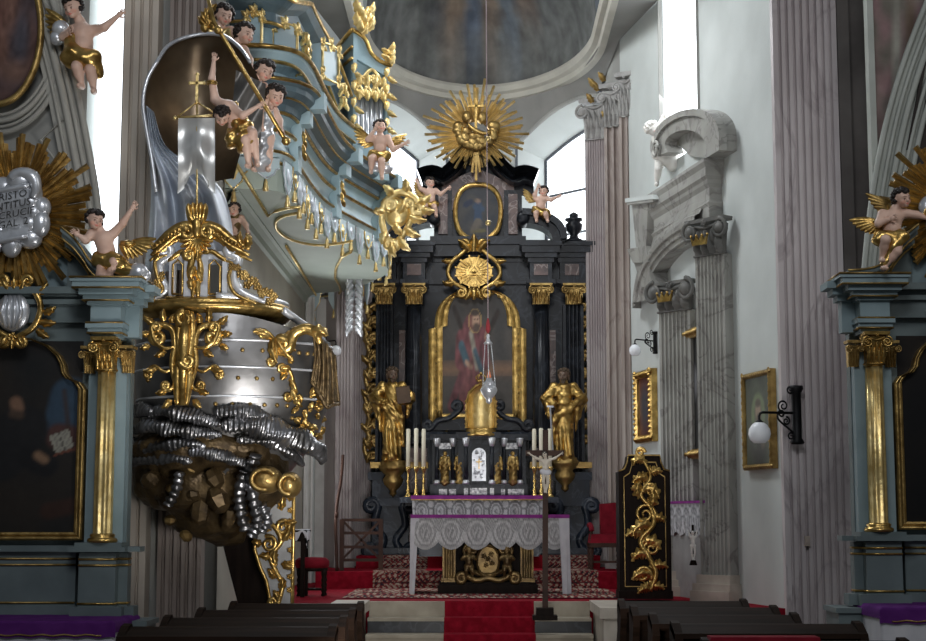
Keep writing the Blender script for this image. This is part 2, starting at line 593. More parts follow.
# ------------------------------------------------------------------ sculpting by distance field
class Sculpt:
    def __init__(s, k=0.03):
        s.p = []
        s.k = k

    def cone(s, a, b, ra, rb=None, k=None):
        s.p.append(('c', np.array(a, float), np.array(b, float), ra, ra if rb is None else rb, k if k is not None else s.k, 1))
        return s

    def chain(s, pts, rs, k=None):
        for i in range(len(pts) - 1):
            s.cone(pts[i], pts[i + 1], rs[i], rs[i + 1], k)
        return s

    def ell(s, c, r, rot=None, k=None, sub=False):
        R = np.array(rot.transposed() if rot is not None else Matrix.Identity(3), float)
        r = np.array((r, r, r) if not isinstance(r, (tuple, list)) else r, float)
        s.p.append(('e', np.array(c, float), r, R, None, k if k is not None else s.k, -1 if sub else 1))
        return s

    def field(s, X):
        D = None
        for q in s.p:
            if q[0] == 'c':
                _, a, b, ra, rb, k, sg = q
                ba = b - a
                L2 = max(ba.dot(ba), 1e-12)
                pa = X - a
                h = np.clip((pa @ ba) / L2, 0, 1)
                d = np.linalg.norm(pa - h[..., None] * ba, axis=-1) - (ra + (rb - ra) * h)
            else:
                _, c, r, R, _, k, sg = q
                Y = (X - c) @ R.T
                k0 = np.linalg.norm(Y / r, axis=-1)
                k1 = np.linalg.norm(Y / (r * r), axis=-1) + 1e-9
                d = k0 * (k0 - 1) / k1
            if D is None:
                D = d
            elif sg > 0:
                if k > 1e-6:
                    h = np.clip(0.5 + 0.5 * (D - d) / k, 0, 1)
                    D = D * (1 - h) + d * h - k * h * (1 - h)
                else:
                    D = np.minimum(D, d)
            else:
                h = np.clip(0.5 - 0.5 * (D + d) / k, 0, 1)
                D = D * (1 - h) - d * h + k * h * (1 - h)
        return D

    def mesh(s, h, disp=None):
        lo = np.full(3, 1e9)
        hi = -lo
        for q in s.p:
            if q[6] < 0: continue
            if q[0] == 'c':
                for a, r in ((q[1], q[3]), (q[2], q[4])):
                    lo = np.minimum(lo, a - r)
                    hi = np.maximum(hi, a + r)
            else:
                m = q[2].max()
                lo = np.minimum(lo, q[1] - m)
                hi = np.maximum(hi, q[1] + m)
        lo -= 3 * h + s.k * 0.4
        hi += 3 * h + s.k * 0.4
        n = np.ceil((hi - lo) / h).astype(int) + 1
        ax = [lo[i] + h * np.arange(n[i]) for i in range(3)]
        X = np.stack(np.meshgrid(*ax, indexing='ij'), -1)
        F = s.field(X)
        if disp is not None: F = F + disp(X, F)
        return nets(F, lo, h)


def nets(F, lo, h):
    ins = F < 0
    c = np.zeros(tuple(d - 1 for d in F.shape), int)
    nx, ny, nz = F.shape
    sl = lambda i, n: slice(i, n - 1 + i)
    for i in (0, 1):
        for j in (0, 1):
            for k in (0, 1):
                c += ins[sl(i, nx), sl(j, ny), sl(k, nz)]
    act = (c > 0) & (c < 8)
    idx = -np.ones(act.shape, int)
    cells = np.argwhere(act)
    idx[act] = np.arange(len(cells))
    acc = np.zeros((len(cells), 3))
    cnt = np.zeros(len(cells))
    corners = [(i, j, k) for i in (0, 1) for j in (0, 1) for k in (0, 1)]
    for A in corners:
        for B in corners:
            dd = [B[t] - A[t] for t in range(3)]
            if sum(dd) != 1 or min(dd) < 0: continue
            fa = F[cells[:, 0] + A[0], cells[:, 1] + A[1], cells[:, 2] + A[2]]
            fb = F[cells[:, 0] + B[0], cells[:, 1] + B[1], cells[:, 2] + B[2]]
            x = (fa < 0) != (fb < 0)
            t = np.where(x, fa / np.where(np.abs(fa - fb) < 1e-12, 1, fa - fb), 0)
            for ax in range(3):
                acc[:, ax] += np.where(x, A[ax] + dd[ax] * t, 0)
            cnt += x
    V = lo + h * (cells + acc / np.maximum(cnt, 1)[:, None])
    faces = []
    for ax in range(3):
        o1, o2 = [(1, 2), (2, 0), (0, 1)][ax]
        a = np.take(ins, range(F.shape[ax] - 1), ax)
        b = np.take(ins, range(1, F.shape[ax]), ax)
        e = np.argwhere(a != b)
        ok = (e[:, o1] > 0) & (e[:, o2] > 0) & (e[:, o1] < F.shape[o1] - 1) & (e[:, o2] < F.shape[o2] - 1)
        e = e[ok]
        fl = a[e[:, 0], e[:, 1], e[:, 2]]

        def cell(d1, d2):
            q = e.copy()
            q[:, o1] -= d1
            q[:, o2] -= d2
            return idx[q[:, 0], q[:, 1], q[:, 2]]
        Q = np.stack([cell(1, 1), cell(0, 1), cell(0, 0), cell(1, 0)], 1)
        Q = np.where(fl[:, None], Q, Q[:, ::-1])
        faces.append(Q)
    Fa = np.concatenate(faces)
    Fa = Fa[(Fa >= 0).all(1)]
    return V, Fa
# ------------------------------------------------------------------ setting
ZC = 0.65            # chancel floor


def wallx(Y):
    return 3.26 - 0.2031 * (Y - 17.0)


WD = Vector((-0.199, 0.98, 0)).normalized()
WN = Vector((-0.98, -0.199, 0)).normalized()


def PW(px, py, off=0.0):
    """photo point on the right chancel wall, lifted off it by off"""
    return PP(px, py, Vector((3.26, 17.0, 0)) + WN * off, WN)


def stone_tiles(name, c1, c2, size):
    m = bpy.data.materials.new(name)
    nt, N, L = nodes_of(m)
    b = N['Principled BSDF']
    tc = N.new('ShaderNodeTexCoord')
    ck = N.new('ShaderNodeTexBrick')
    ck.inputs['Scale'].default_value = size
    ck.inputs['Color1'].default_value = (*c1, 1)
    ck.inputs['Color2'].default_value = (*c2, 1)
    ck.inputs['Mortar'].default_value = (0.05, 0.045, 0.04, 1)
    ck.inputs['Mortar Size'].default_value = 0.008
    ck.inputs['Brick Width'].default_value = 0.5
    ck.inputs['Row Height'].default_value = 0.5
    ck.offset = 0.0
    L.new(tc.outputs['Object'], ck.inputs['Vector'])
    L.new(ck.outputs['Color'], b.inputs['Base Color'])
    b.inputs['Roughness'].default_value = 0.45
    return m


TILES = stone_tiles('nave_floor_tiles', (0.17, 0.15, 0.13), (0.13, 0.115, 0.10), 1.2)
m = MB()
m.box(-7, 7, -3, 18.2, -0.2, 0)
struct('floor', m, TILES)
m = MB()
m.box(-7, -1.62, 17.0, 27, 0.0, ZC)
m.box(1.6, 7, 17.0, 27, 0.0, ZC)
m.box(-1.62, 1.6, 18.3, 27, 0.0, ZC)
struct('floor_chancel', m, RED)
# chancel steps (stone) between two plinths
x0, x1 = -1.24, 1.27
m = MB()
for i in range(3):
    zt = ZC - 0.163 * (i + 1)
    yf = 18.3 - 0.30 * (i + 1)
    m.box(x0, x1, yf, 18.3, zt - 0.163, zt - 0.035, 1 if i == 0 else 0)
    m.box(x0, x1, yf - 0.03, 18.3, zt - 0.035, zt)
m.box(x0, x1, 18.26, 18.36, ZC - 0.163, ZC + 0.004)
struct('trim_chancel_steps', m, [STONE, BLACKM])
m = MB()
for a, b in ((-1.62, -1.24), (1.27, 1.62)):
    m.box(a + 0.04, b - 0.04, 16.75, 18.32, 0, 0.56)
    m.box(a, b, 16.7, 18.34, 0.56, 0.67)
    m.box(a, b, 16.7, 18.34, 0, 0.1)
struct('trim_step_plinths', m, STONE_W)
# altar platform
m = MB()
m.box(-2.2, 2.1, 21.6, 26.5, ZC, 0.88)
m.box(-1.75, 1.75, 22.9, 26.5, 0.88, 1.06)
struct('floor_altar_platform', m, RED)


def fluted(mb, c, n, w, depth, z0, z1, nf, mi=0, edge=0.12, fdep=0.9, fw=0.36):
    """fluted pilaster: c = (x, y) centre of its face, n = outward normal"""
    n = Vector((n[0], n[1], 0)).normalized()
    u = Vector((0, 0, 1)).cross(n)      # to the left seen from outside -> use -u
    u = Vector((-n.y, n.x, 0))
    prof = [(-w / 2, -depth), (-w / 2, 0)]
    if nf:
        e = w * edge
        p = (w - 2 * e) / nf
        for i in range(nf):
            xc = -w / 2 + e + p * (i + 0.5)
            for k in range(7):
                a = PI * k / 6
                prof.append((xc - fw * p * math.cos(a), -fdep * p * 0.6 * math.sin(a)))
    prof += [(w / 2, 0), (w / 2, -depth)]
    c = Vector((c[0], c[1], 0))
    vs = []
    for z in (z0, z1):
        for a, d in prof:
            q = c + u * a + n * d
            vs.append((q.x, q.y, z))
    k = len(prof)
    fs = [(i, i + 1, k + i + 1, k + i) for i in range(k - 1)]
    mb.add(vs, fs, mi, False)
    return mb


def capital(mb, c, n, w, z0, h, mi=0, volr=0.26, leaves=True, abacus=True, mi2=None):
    """corinthian / composite capital facing n; c=(x,y) face centre at the shaft"""
    n = Vector((n[0], n[1], 0)).normalized()
    u = Vector((-n.y, n.x, 0))
    if u.x < 0: u = -u
    c = Vector((c[0], c[1], 0))
    pl = Plane(c + Vector((0, 0, z0)), u, (0, 0, 1), n)
    hw = w / 2
    # bell
    vs = []
    for t in (0, 0.3, 0.6, 0.85):
        e = hw * (0.96 + 0.22 * t * t)
        for a, d in ((-e, -0.05), (-e, 0.02 + 0.05 * t), (e, 0.02 + 0.05 * t), (e, -0.05)):
            vs.append(pl(a, h * t, d - 0.01))
    fs = [(j * 4 + i, j * 4 + i + 1, j * 4 + 5 + i, j * 4 + 4 + i) for j in range(3) for i in range(3)]
    mb.add(vs, fs, mi)
    if leaves:
        nl = 4
        for i in range(nl):
            a = -hw + w * (i + 0.5) / nl
            mb.leaf(pl, a, 0.02 * h, PI / 2, h * 0.5, w * 0.27, 0.015, 0.45, 0, 3, mi)
        for i in range(nl - 1):
            a = -hw + w * (i + 1) / nl
            mb.leaf(pl, a, h * 0.28, PI / 2, h * 0.42, w * 0.25, 0.03, 0.5, 0, 3, mi)
    R = w * volr
    for sg in (-1, 1):
        cx = sg * (hw * 1.02)
        mb.spiral(pl, (cx, h * 0.68), R, R * 0.12, PI / 2, -sg * 1.9, R * 0.22, R * 0.12, 0.07 + 0.02, 30, mi, 0.9)
        mb.ell(pl(cx, h * 0.68, 0.05), R * 0.9 * 0.8, None, 10, 6, mi)
    mb.cscroll(pl, [(-hw * 0.95, h * 0.86), (0, h * 0.76), (hw * 0.95, h * 0.86)], w * 0.045, 0.06, (0, 0), None, mi)
    mb.flower(pl, 0, h * 0.9, w * 0.1, 0.09, 5, mi if mi2 is None else mi2)
    if abacus:
        e = hw * 1.32
        for z_, o_ in ((0.93, 0.0), (1.0, 0.03)):
            pass
        mb.prism([(-e, h * 0.92), (e, h * 0.92), (e * 1.03, h * 1.03), (-e * 1.03, h * 1.03)], pl, -0.08, 0.09, mi)
    # astragal
    mb.tube([pl(-hw, 0, -0.03), pl(-hw, 0, 0.02), pl(hw, 0, 0.02), pl(hw, 0, -0.03)], w * 0.03, 6, mi)
    return mb


# ---- right chancel wall with its tall window
YA, YB = 16.9, 22.7
W0, W1 = 19.35, 20.85
ZTOP = 11.0
ZS = 6.25


def wpt(Y, z, off=0.0):
    q = Vector((wallx(Y), Y, z)) + WN * off
    return q


m = MB()
for a, b, z0, z1 in ((YA, W0, 0, ZTOP), (W1, YB, 0, ZTOP), (W0, W1, 0, ZS)):
    n_ = 6
    for i in range(n_):
        p, q = a + (b - a) * i / n_, a + (b - a) * (i + 1) / n_
        m.add([wpt(p, z0), wpt(q, z0), wpt(q, z1), wpt(p, z1)], [(0, 1, 2, 3)])
struct('wall_right', m, WHITEW)
m = MB()
D_ = -0.06
m.add([wpt(W0, ZS), wpt(W0, ZTOP), wpt(W0, ZTOP, D_), wpt(W0, ZS, D_)], [(0, 1, 2, 3)])
m.add([wpt(W1, ZS), wpt(W1, ZTOP), wpt(W1 - 0.03, ZTOP, D_), wpt(W1 - 0.03, ZS, D_)], [(0, 1, 2, 3)])
m.add([wpt(W0, ZS), wpt(W1, ZS), wpt(W1 - 0.03, ZS, D_), wpt(W0, ZS, D_)], [(0, 1, 2, 3)])
win = struct('window_1', m, WHITEW)
m = MB()
m.add([wpt(W0, ZS, D_ + 0.02), wpt(W1 - 0.03, ZS, D_ + 0.02), wpt(W1 - 0.03, ZTOP, D_ + 0.02), wpt(W0, ZTOP, D_ + 0.02)], [(0, 1, 2, 3)])
m.build('pane', DAY, win)
m = MB()
for Y in (W0 + 0.0, W1 - 0.0):
    m.bar(wpt(Y, ZS, D_ + 0.06), wpt(Y, ZTOP, D_ + 0.06), 0.05)
m.build('window_frame', PLASTER, win)

# ---- left chancel wall under and above the organ loft
XL = -2.6
m = MB()
m.add([(XL, 15.9, 0), (XL, 23.6, 0), (XL, 23.6, ZTOP), (XL, 15.9, ZTOP)], [(0, 1, 2, 3)])
struct('wall_left', m, CREAM)
m = MB()
m.add([(XL, 23.6, 0), (-1.72, 24.6, 0), (-1.72, 24.6, ZTOP), (XL, 23.6, ZTOP)], [(0, 1, 2, 3)])
struct('wall_left_apse', m, WHITEW)

# ---- apse: back wall and two splayed bays with arched windows
CL, DL = Vector((-2.58, 23.58, 0)), Vector((-0.49, 25.9, 0))
CRt, DR = Vector((2.72, 23.58, 0)), Vector((0.63, 25.9, 0))
m = MB()
m.add([(DL.x, 25.9, 0), (DR.x, 25.9, 0), (DR.x, 25.9, 8.75), (DL.x, 25.9, 8.75)], [(0, 1, 2, 3)])
struct('wall_back', m, WHITEW)


def bay_top(t):
    return 7.72 + 0.55 * math.sin(PI * min(1, max(0, t)))


def bay(C, D, nm, idx):
    along = (D - C)
    ln = along.length
    al = along.normalized()
    out = Vector((-al.y, al.x, 0))
    if out.y < 0: out = -out
    sill = 5.7
    mw = MB()
    mw.add([C, D, D + Vector((0, 0, sill)), C + Vector((0, 0, sill))], [(0, 1, 2, 3)])
    nn = 20
    struct('wall_' + nm + '_bay', mw, WHITEW)
    mr = MB()
    dep = 0.55

    def q(t, z, o, sh=0.0):
        return C + along * t + out * o + Vector((0, 0, z))
    # reveal vault + jambs
    ts = [0.02 + 0.96 * i / nn for i in range(nn + 1)]
    ring = [(ts[0], sill)] + [(t, bay_top(t)) for t in ts] + [(ts[-1], sill)]
    inner = [(0.06 + 0.88 * (t - 0.02) / 0.96, z if z < sill + .1 else 7.55 + 0.42 * math.sin(PI * t)) for t, z in ring]
    vs = [q(t, z, 0) for t, z in ring] + [q(t, z, dep) for t, z in inner]
    k = len(ring)
    mr.add(vs, [(i, i + 1, k + i + 1, k + i) for i in range(k - 1)] + [(k - 1, 0, k, 2 * k - 1)], 0, False)
    w = struct('window_%d' % idx, mr, WHITEW)
    mp = MB()
    vs = [q(t, z, dep + 0.02) for t, z in inner]
    mp.add(vs, [tuple(range(len(vs)))])
    mp.build('pane', DAY, w)
    mf = MB()
    mf.tube([q(t, z, dep - 0.02) for t, z in inner], 0.028, 6, cap=True, closed=True)
    for z in (6.25, 6.95):
        mf.bar(q(inner[0][0], z, dep - 0.02), q(inner[-1][0], z, dep - 0.02), 0.035)
    mf.build('glazing_bar', LEAD, w)
    # moulded arch edge
    me = MB()
    me.tube([q(t, z + 0.03, -0.02) for t, z in ring[1:-1]], 0.035, 6)
    me.build('arch_moulding', PLASTER, w)


bay(CRt, DR, 'right', 2)
bay(CL, DL, 'left', 3)

# ---- cove, ring cornice and fresco of the apse vault
RC, RA, RB, RZ = Vector((0.05, 22.75, 0)), 1.80, 3.15, 8.7


def ringpt(X, Y):
    if Y <= RC.y:
        return Vector((RC.x + math.copysign(RA, X), Y, RZ))
    ph = math.atan2((Y - RC.y) / RB, (X - RC.x) / RA)
    return Vector((RC.x + RA * math.cos(ph), RC.y + RB * math.sin(ph), RZ))


low = []
for i in range(5): low.append(Vector((wallx(18.6 + i) - 0.02, 18.6 + i, 8.6)))
for i in range(10): low.append(CRt.lerp(DR, .4 + .6 * i / 9) + Vector((0, 0, bay_top(.4 + .6 * i / 9))))
for i in range(1, 6): low.append(DR.lerp(DL, i / 6) + Vector((0, 0, 7.75)))
for i in range(10): low.append(DL.lerp(CL, .6 * i / 9) + Vector((0, 0, bay_top(1 - .6 * i / 9))))
for i in range(5): low.append(Vector((-1.8 - 0.8 * i / 4, 24.2 - 1.4 * i, 8.2 + .4 * min(1, i))))
m = MB()
rings = []
for j in range(7):
    t = j / 6
    row = []
    for p in low:
        r = ringpt(p.x, p.y)
        b = 1 - (1 - t) ** 1.7
        h = t ** 1.35
        row.append(Vector((p.x + (r.x - p.x) * h, p.y + (r.y - p.y) * h, p.z + (r.z - 0.12 - p.z) * b)))
    rings.append(row)
k = len(low)
m.add([p for r in rings for p in r], [(j * k + i, j * k + i + 1, (j + 1) * k + i + 1, (j + 1) * k + i) for j in range(6) for i in range(k - 1)], 0, True)
struct('ceiling_cove', m, mat('cove_plaster', (0.27, 0.265, 0.25), 0.85, 0, (0.215, 0.21, 0.20), 1.5, 5))
rp = [Vector((RC.x + RA, 17.5, RZ)), Vector((RC.x + RA, 20, RZ))] + [Vector((RC.x + RA * math.cos(PI * i / 48), RC.y + RB * math.sin(PI * i / 48), RZ)) for i in range(49)] + [Vector((RC.x - RA, 20, RZ)), Vector((RC.x - RA, 17.5, RZ))]
m = MB()
m.sweep([(0.06, -0.16), (-0.03, -0.14), (-0.05, -0.06), (-0.12, -0.03), (-0.15, 0.05), (-0.13, 0.1), (0.1, 0.12)], rp, side=1, cap=False)
struct('trim_1', m, CREAM)


def blob(x, y, cx, cy, rx, ry, soft=0.35):
    d = math.hypot((x - cx) / rx, (y - cy) / ry)
    return max(0.0, min(1.0, (1 + soft - d) / (2 * soft)))


def mixc(a, b, t):
    return tuple(p + (q - p) * t for p, q in zip(a, b))


def fresco_col(u, v):
    c = (0.155, 0.16, 0.155)
    n1 = noise.noise(Vector((u * 9, v * 5, 3.1)))
    c = mixc(c, (0.22, 0.225, 0.22), max(0, min(1, 0.5 + 0.9 * n1)))
    for cx, cy, rx, ry, cc in ((0.33, 0.3, 0.05, 0.18, (0.22, 0.16, 0.13)), (0.40, 0.2, 0.03, 0.15, (0.17, 0.20, 0.24)), (0.47, 0.25, 0.035, 0.2, (0.24, 0.18, 0.14)),
                               (0.53, 0.18, 0.03, 0.16, (0.13, 0.16, 0.22)), (0.60, 0.22, 0.045, 0.18, (0.24, 0.175, 0.13)), (0.67, 0.25, 0.04, 0.15, (0.11, 0.11, 0.12)), (0.26, 0.3, 0.04, 0.2, (0.12, 0.125, 0.13)),
                               (0.44, 0.42, 0.05, 0.12, (0.12, 0.12, 0.115)), (0.57, 0.44, 0.05, 0.12, (0.13, 0.12, 0.11))):
        w = noise.noise(Vector((u * 25, v * 18, 7))) * 0.5
        c = mixc(c, cc, 0.85 * blob(u + w * 0.05, v + w * 0.1, cx, cy, rx, ry, 0.5))
    k = 1 + 0.35 * noise.noise(Vector((u * 40, v * 22, 1)))
    return tuple(max(0.01, q * k) for q in c)


m = MB()


def dome(u, v):
    ph = PI * u
    r = 1 - v * 0.97
    return Vector((RC.x + (RA - 0.05) * r * math.cos(ph), RC.y + (RB - 0.05) * r * math.sin(ph), RZ + 0.08 + 2.0 * math.sqrt(max(0, 1 - r * r))))


m.grid(dome, 72, 24, 0, True, fresco_col)
struct('ceiling_fresco', m, FRESCO)

# ---- apse pilasters
PN = Vector((-0.42, -0.9, 0))
m = MB()
gm = MB()
for px, Y, w, nf in ((598, 23.7, 0.37, 7), (615, 22.9, 0.27, 2), (629, 22.3, 0.22, 2)):
    c = P(px, 330, Y)
    mi = 0 if nf == 7 else 1
    fluted(m, (c.x, c.y), PN, w, 0.7, ZC, 7.36, nf, mi)
    capital(m, (c.x, c.y), PN, w, 7.36, 0.62, 2, 0.3)
    n = PN.normalized()
    u = Vector((-n.y, n.x, 0))
    a, b = c - u * w / 2 * 1.15, c + u * w / 2 * 1.15
    m.obox(Vector((c.x, c.y, ZC + 0.17)) + n * 0.0, u * w * 0.6, n * 0.08, (0, 0, 0.17), 2)
pil = struct('trim_2', m, [STUCCO, STUCCO_B, mat('capital_grey', (0.42, 0.41, 0.40), 0.6, 0, (0.24, 0.23, 0.22), 6, 5)])
mp_ = MB()
for (a, b), (c_, d_) in (((2.125, 22.65), (2.0, 23.6)), ((2.0, 23.6), (1.98, 24.8))):
    mp_.add([(a, b, 0), (c_, d_, 0), (c_, d_, ZTOP), (a, b, ZTOP)], [(0, 1, 2, 3)])
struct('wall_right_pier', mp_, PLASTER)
c = P(603, 95, 23.5)
pl = front(604, 92, 23.0)
for dx, dy in ((0, 10), (-6, 0), (-12, -12), (3, -30), (-10, 4)):
    gm.leaf(pl, dx, dy, 1.9, 11, 7, 3, 0.4, 0.6, 3)
gm.build('gilded_leaf', GOLD_D, pil)
# left apse pilasters
PNL = Vector((0.42, -0.9, 0))
m = MB()
for px, Y, w, nf in ((361, 24.15, 0.34, 7), (344, 23.4, 0.26, 4)):
    c = P(px, 400, Y)
    fluted(m, (c.x, c.y), PNL, w, 0.7, ZC, 7.36, nf, 0)
    capital(m, (c.x, c.y), PNL, w, 7.36, 0.62, 1, 0.3)
    n = PNL.normalized()
    u = Vector((-n.y, n.x, 0))
    m.obox(Vector((c.x, c.y, ZC + 0.17)), u * w * 0.6, n * 0.08, (0, 0, 0.17), 1)
struct('trim_3', m, [STUCCO, MATS['capital_grey']])
m = MB()
c = P(322, 420, 23.75)
fluted(m, (c.x, c.y), PNL, 0.20, 0.1, ZC, 4.9, 0)
c = P(309, 420, 23.5)
fluted(m, (c.x, c.y), PNL, 0.14, 0.06, ZC, 4.9, 1)
struct('trim_4', m, mat('white_marble_strip', (0.66, 0.66, 0.64), 0.4, 0, (0.5, 0.49, 0.47), 3, 6))

# ---- nave piers either side of the chancel arch
m = MB()
fluted(m, (3.60, 16.9), (0, -1), 0.70, 0.2, 0, ZTOP, 8, 0, 0.05, 1.0, 0.22)
struct('trim_5', m, mat('pale_pink_stucco', (0.62, 0.57, 0.575), 0.5, 0, (0.44, 0.39, 0.395), 1.7, 7, stretch=(1, 1, 0.45), veins=((0.40, 0.35, 0.36), 1.1)))
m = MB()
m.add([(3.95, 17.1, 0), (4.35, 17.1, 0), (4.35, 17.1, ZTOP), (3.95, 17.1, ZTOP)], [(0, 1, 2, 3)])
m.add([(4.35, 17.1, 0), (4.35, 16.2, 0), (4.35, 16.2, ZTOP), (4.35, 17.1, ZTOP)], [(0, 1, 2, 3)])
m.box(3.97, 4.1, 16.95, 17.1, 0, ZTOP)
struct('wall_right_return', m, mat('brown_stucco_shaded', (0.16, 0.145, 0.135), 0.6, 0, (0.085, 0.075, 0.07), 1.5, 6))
m = MB()
fluted(m, (P(179, 560, 15.42).x, 15.42), (0.05, -1), 0.42, 0.3, 0, ZTOP, 5, 0, 0.05, 1.0, .26)
struct('trim_6', m, STUCCO_B)
m = MB()
fluted(m, (P(137, 200, 15.12).x, 15.12), (0.05, -1), 0.33, 0.3, 0, ZTOP, 3, 0, 0.10, 0.8, .2)
struct('trim_7', m, mat('warm_stucco_sunlit', (0.62, 0.56, 0.48), 0.55, 0, (0.48, 0.42, 0.36), 1.6, 6, stretch=(1, 1, 0.4)))  # sunlight on this pier is put into its lighter stucco colour

# ---- front wall of the nave, left: plaster panels, oval fresco, sunlit window strip
YL = 15.2
m = MB()
xa, xb = P(84, 200, YL).x, P(119, 200, YL).x
m.add([(-7, YL, 0), (xa, YL, 0), (xa, YL, ZTOP), (-7, YL, ZTOP)], [(0, 1, 2, 3)])
m.add([(xb, YL, 0), (-3.1, YL + .3, 0), (-3.1, YL + .3, ZTOP), (xb, YL, ZTOP)], [(0, 1, 2, 3)])
zs_ = P(100, 300, YL).z
m.add([(xa, YL, 0), (xb, YL, 0), (xb, YL, zs_), (xa, YL, zs_)], [(0, 1, 2, 3)])
m.add([(-3.1, YL + .3, 0), (XL, 15.95, 0), (XL, 15.95, ZTOP), (-3.1, YL + .3, ZTOP)], [(0, 1, 2, 3)])
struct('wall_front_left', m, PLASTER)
m = MB()
m.add([(xa, YL, zs_), (xa, YL, ZTOP), (xa - 0.05, YL + 0.6, ZTOP), (xa - 0.05, YL + 0.6, zs_)], [(0, 1, 2, 3)])
m.add([(xb, YL, zs_), (xb, YL, ZTOP), (xb, YL + 0.6, ZTOP), (xb, YL + 0.6, zs_)], [(0, 1, 2, 3)])
m.add([(xa, YL, zs_), (xb, YL, zs_), (xb, YL + 0.6, zs_), (xa, YL + 0.6, zs_)], [(0, 1, 2, 3)])
w4 = struct('window_4', m, WHITEW)
m = MB()
m.add([(xa - .05, YL + .58, zs_), (xb, YL + .58, zs_), (xb, YL + .58, ZTOP), (xa - .05, YL + .58, ZTOP)], [(0, 1, 2, 3)])
m.build('pane', DAY, w4)
# arched wall moulding in front of the window (curving up to the right of the oval)
m = MB()
YM = 15.05
arc = [(101, 240), (96, 190), (87, 140), (77, 90), (66, 45), (54, 5), (40, -40)]
for dd, r in ((0, 0.035), (-8, 0.025), (-15, 0.04), (-24, 0.02)):
    m.tube(cat_rom([P(a + dd, b, YM) for a, b in arc], 5), r, 6)
vs = []
pts = cat_rom([P(a, b, YM + 0.03) for a, b in arc], 5)
pts2 = cat_rom([P(a - 30, b + 4, YM + 0.03) for a, b in arc], 5)
k = len(pts)
m.add(pts + pts2, [(i, i + 1, k + i + 1, k + i) for i in range(k - 1)])
for i in range(4):
    r = 58 + 4 * i
    m.tube([P(-3 + (r + 0) * math.cos(t), 28 - (r * 1.5) * math.sin(t), YM + 0.05) for t in [PI * 2 * j / 64 for j in range(64)]], 0.018 + 0.012 * (i % 2), 6, closed=True)
# small triangular panel between
tri = [P(66, 118, YM), P(84, 200, YM), P(40, 140, YM)]
m.tube(tri, 0.02, 5, closed=True)
struct('trim_8', m, mat('plaster_moulding', (0.42, 0.41, 0.37), 0.8, 0, (0.34, 0.33, 0.30), 2, 4))


def oval_fr(u, v):
    c = (0.16, 0.09, 0.075)
    n1 = noise.noise(Vector((u * 4, v * 4, 9)))
    c = mixc(c, (0.10, 0.08, 0.09), max(0, min(1, 0.5 + n1)))
    for cx, cy, rx, ry, cc in ((0.62, 0.3, 0.1, 0.2, (0.25, 0.14, 0.11)), (0.55, 0.62, 0.08, 0.18, (0.24, 0.13, 0.10)), (0.8, 0.55, 0.08, 0.2, (0.08, 0.08, 0.10)), (0.7, 0.8, 0.15, 0.07, (0.22, 0.13, 0.10)), (0.5, 0.4, 0.1, 0.1, (0.2, 0.1, 0.08))):
        c = mixc(c, cc, 0.8 * blob(u, v, cx, cy, rx, ry, 0.5))
    k = 1 + 0.4 * noise.noise(Vector((u * 20, v * 20, 1)))
    return tuple(max(0.01, q * k) for q in c)


ov = thing('oval_fresco', 'dark red oval fresco with gilt rim, high on the wall at the left', 'painting', P(-3, 105, YM))
m = MB()
m.grid(lambda u, v: P(-3 + 42 * v * math.cos(2 * PI * u), 28 - 73 * v * math.sin(2 * PI * u), YM - 0.02), 48, 12, 0, True,
       lambda u, v: oval_fr(0.5 + 0.5 * v * math.cos(2 * PI * u), 0.5 - 0.5 * v * math.sin(2 * PI * u)))
m.build('painted_field', FRESCO, ov)
m = MB()
m.tube([P(-3 + 44 * math.cos(t), 28 - 76 * math.sin(t), YM - 0.03) for t in [2 * PI * j / 72 for j in range(72)]], 0.035, 8, closed=True)
m.build('frame', GOLD_D, ov)

# ---- front wall of the nave, right: deep wall arch with painted spandrel
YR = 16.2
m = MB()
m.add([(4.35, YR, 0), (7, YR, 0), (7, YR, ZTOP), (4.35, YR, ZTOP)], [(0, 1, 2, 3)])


def spandrel(u, v):
    c = (0.16, 0.105, 0.105)
    c = mixc(c, (0.11, 0.10, 0.085), max(0, min(1, .5 + 1.2 * noise.noise(Vector((u * 5, v * 9, 2))))))
    for cx, cy, rx, ry, cc in ((0.35, 0.3, 0.06, 0.25, (0.22, 0.22, 0.19)), (0.5, 0.45, 0.1, 0.12, (0.20, 0.18, 0.13)), (0.3, 0.75, 0.12, 0.1, (0.26, 0.17, 0.18)), (0.55, 0.15, 0.07, 0.12, (0.10, 0.07, 0.05)), (0.7, 0.3, 0.06, 0.2, (0.19, 0.13, 0.14))):
        c = mixc(c, cc, .8 * blob(u, v, cx, cy, rx, ry, .5))
    return tuple(2.3 * q for q in c)


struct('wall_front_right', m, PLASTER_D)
m = MB()
m.grid(lambda u, v: P(872 + 70 * u, -10 + 240 * v, YR - 0.02), 24, 40, 0, False, spandrel)
m2 = struct('trim_9', m, FRESCO)
m = MB()
arc = [(858, 420), (860, 330), (866, 250), (874, 185), (888, 115), (906, 55), (930, -5), (950, -40)]
YQ = 16.0
for dd, r in ((0, 0.03), (9, 0.022), (17, 0.035), (27, 0.022), (34, 0.03)):
    m.tube(cat_rom([P(a + dd, b + dd * 0.3, YQ) for a, b in arc], 5), r, 6)
p1 = cat_rom([P(a, b, YQ + 0.04) for a, b in arc], 5)
p2 = cat_rom([P(a + 36, b + 10, YQ + 0.04) for a, b in arc], 5)
k = len(p1)
m.add(p1 + p2, [(i, i + 1, k + i + 1, k + i) for i in range(k - 1)])
m.box(P(866, 50, 16.15).x, P(872, 50, 16.15).x, 16.05, 16.2, P(866, 260, 16).z, ZTOP)
struct('trim_10', m, mat('arch_plaster', (0.50, 0.52, 0.48), 0.8, 0, (0.40, 0.42, 0.385), 2, 4))
m = MB()
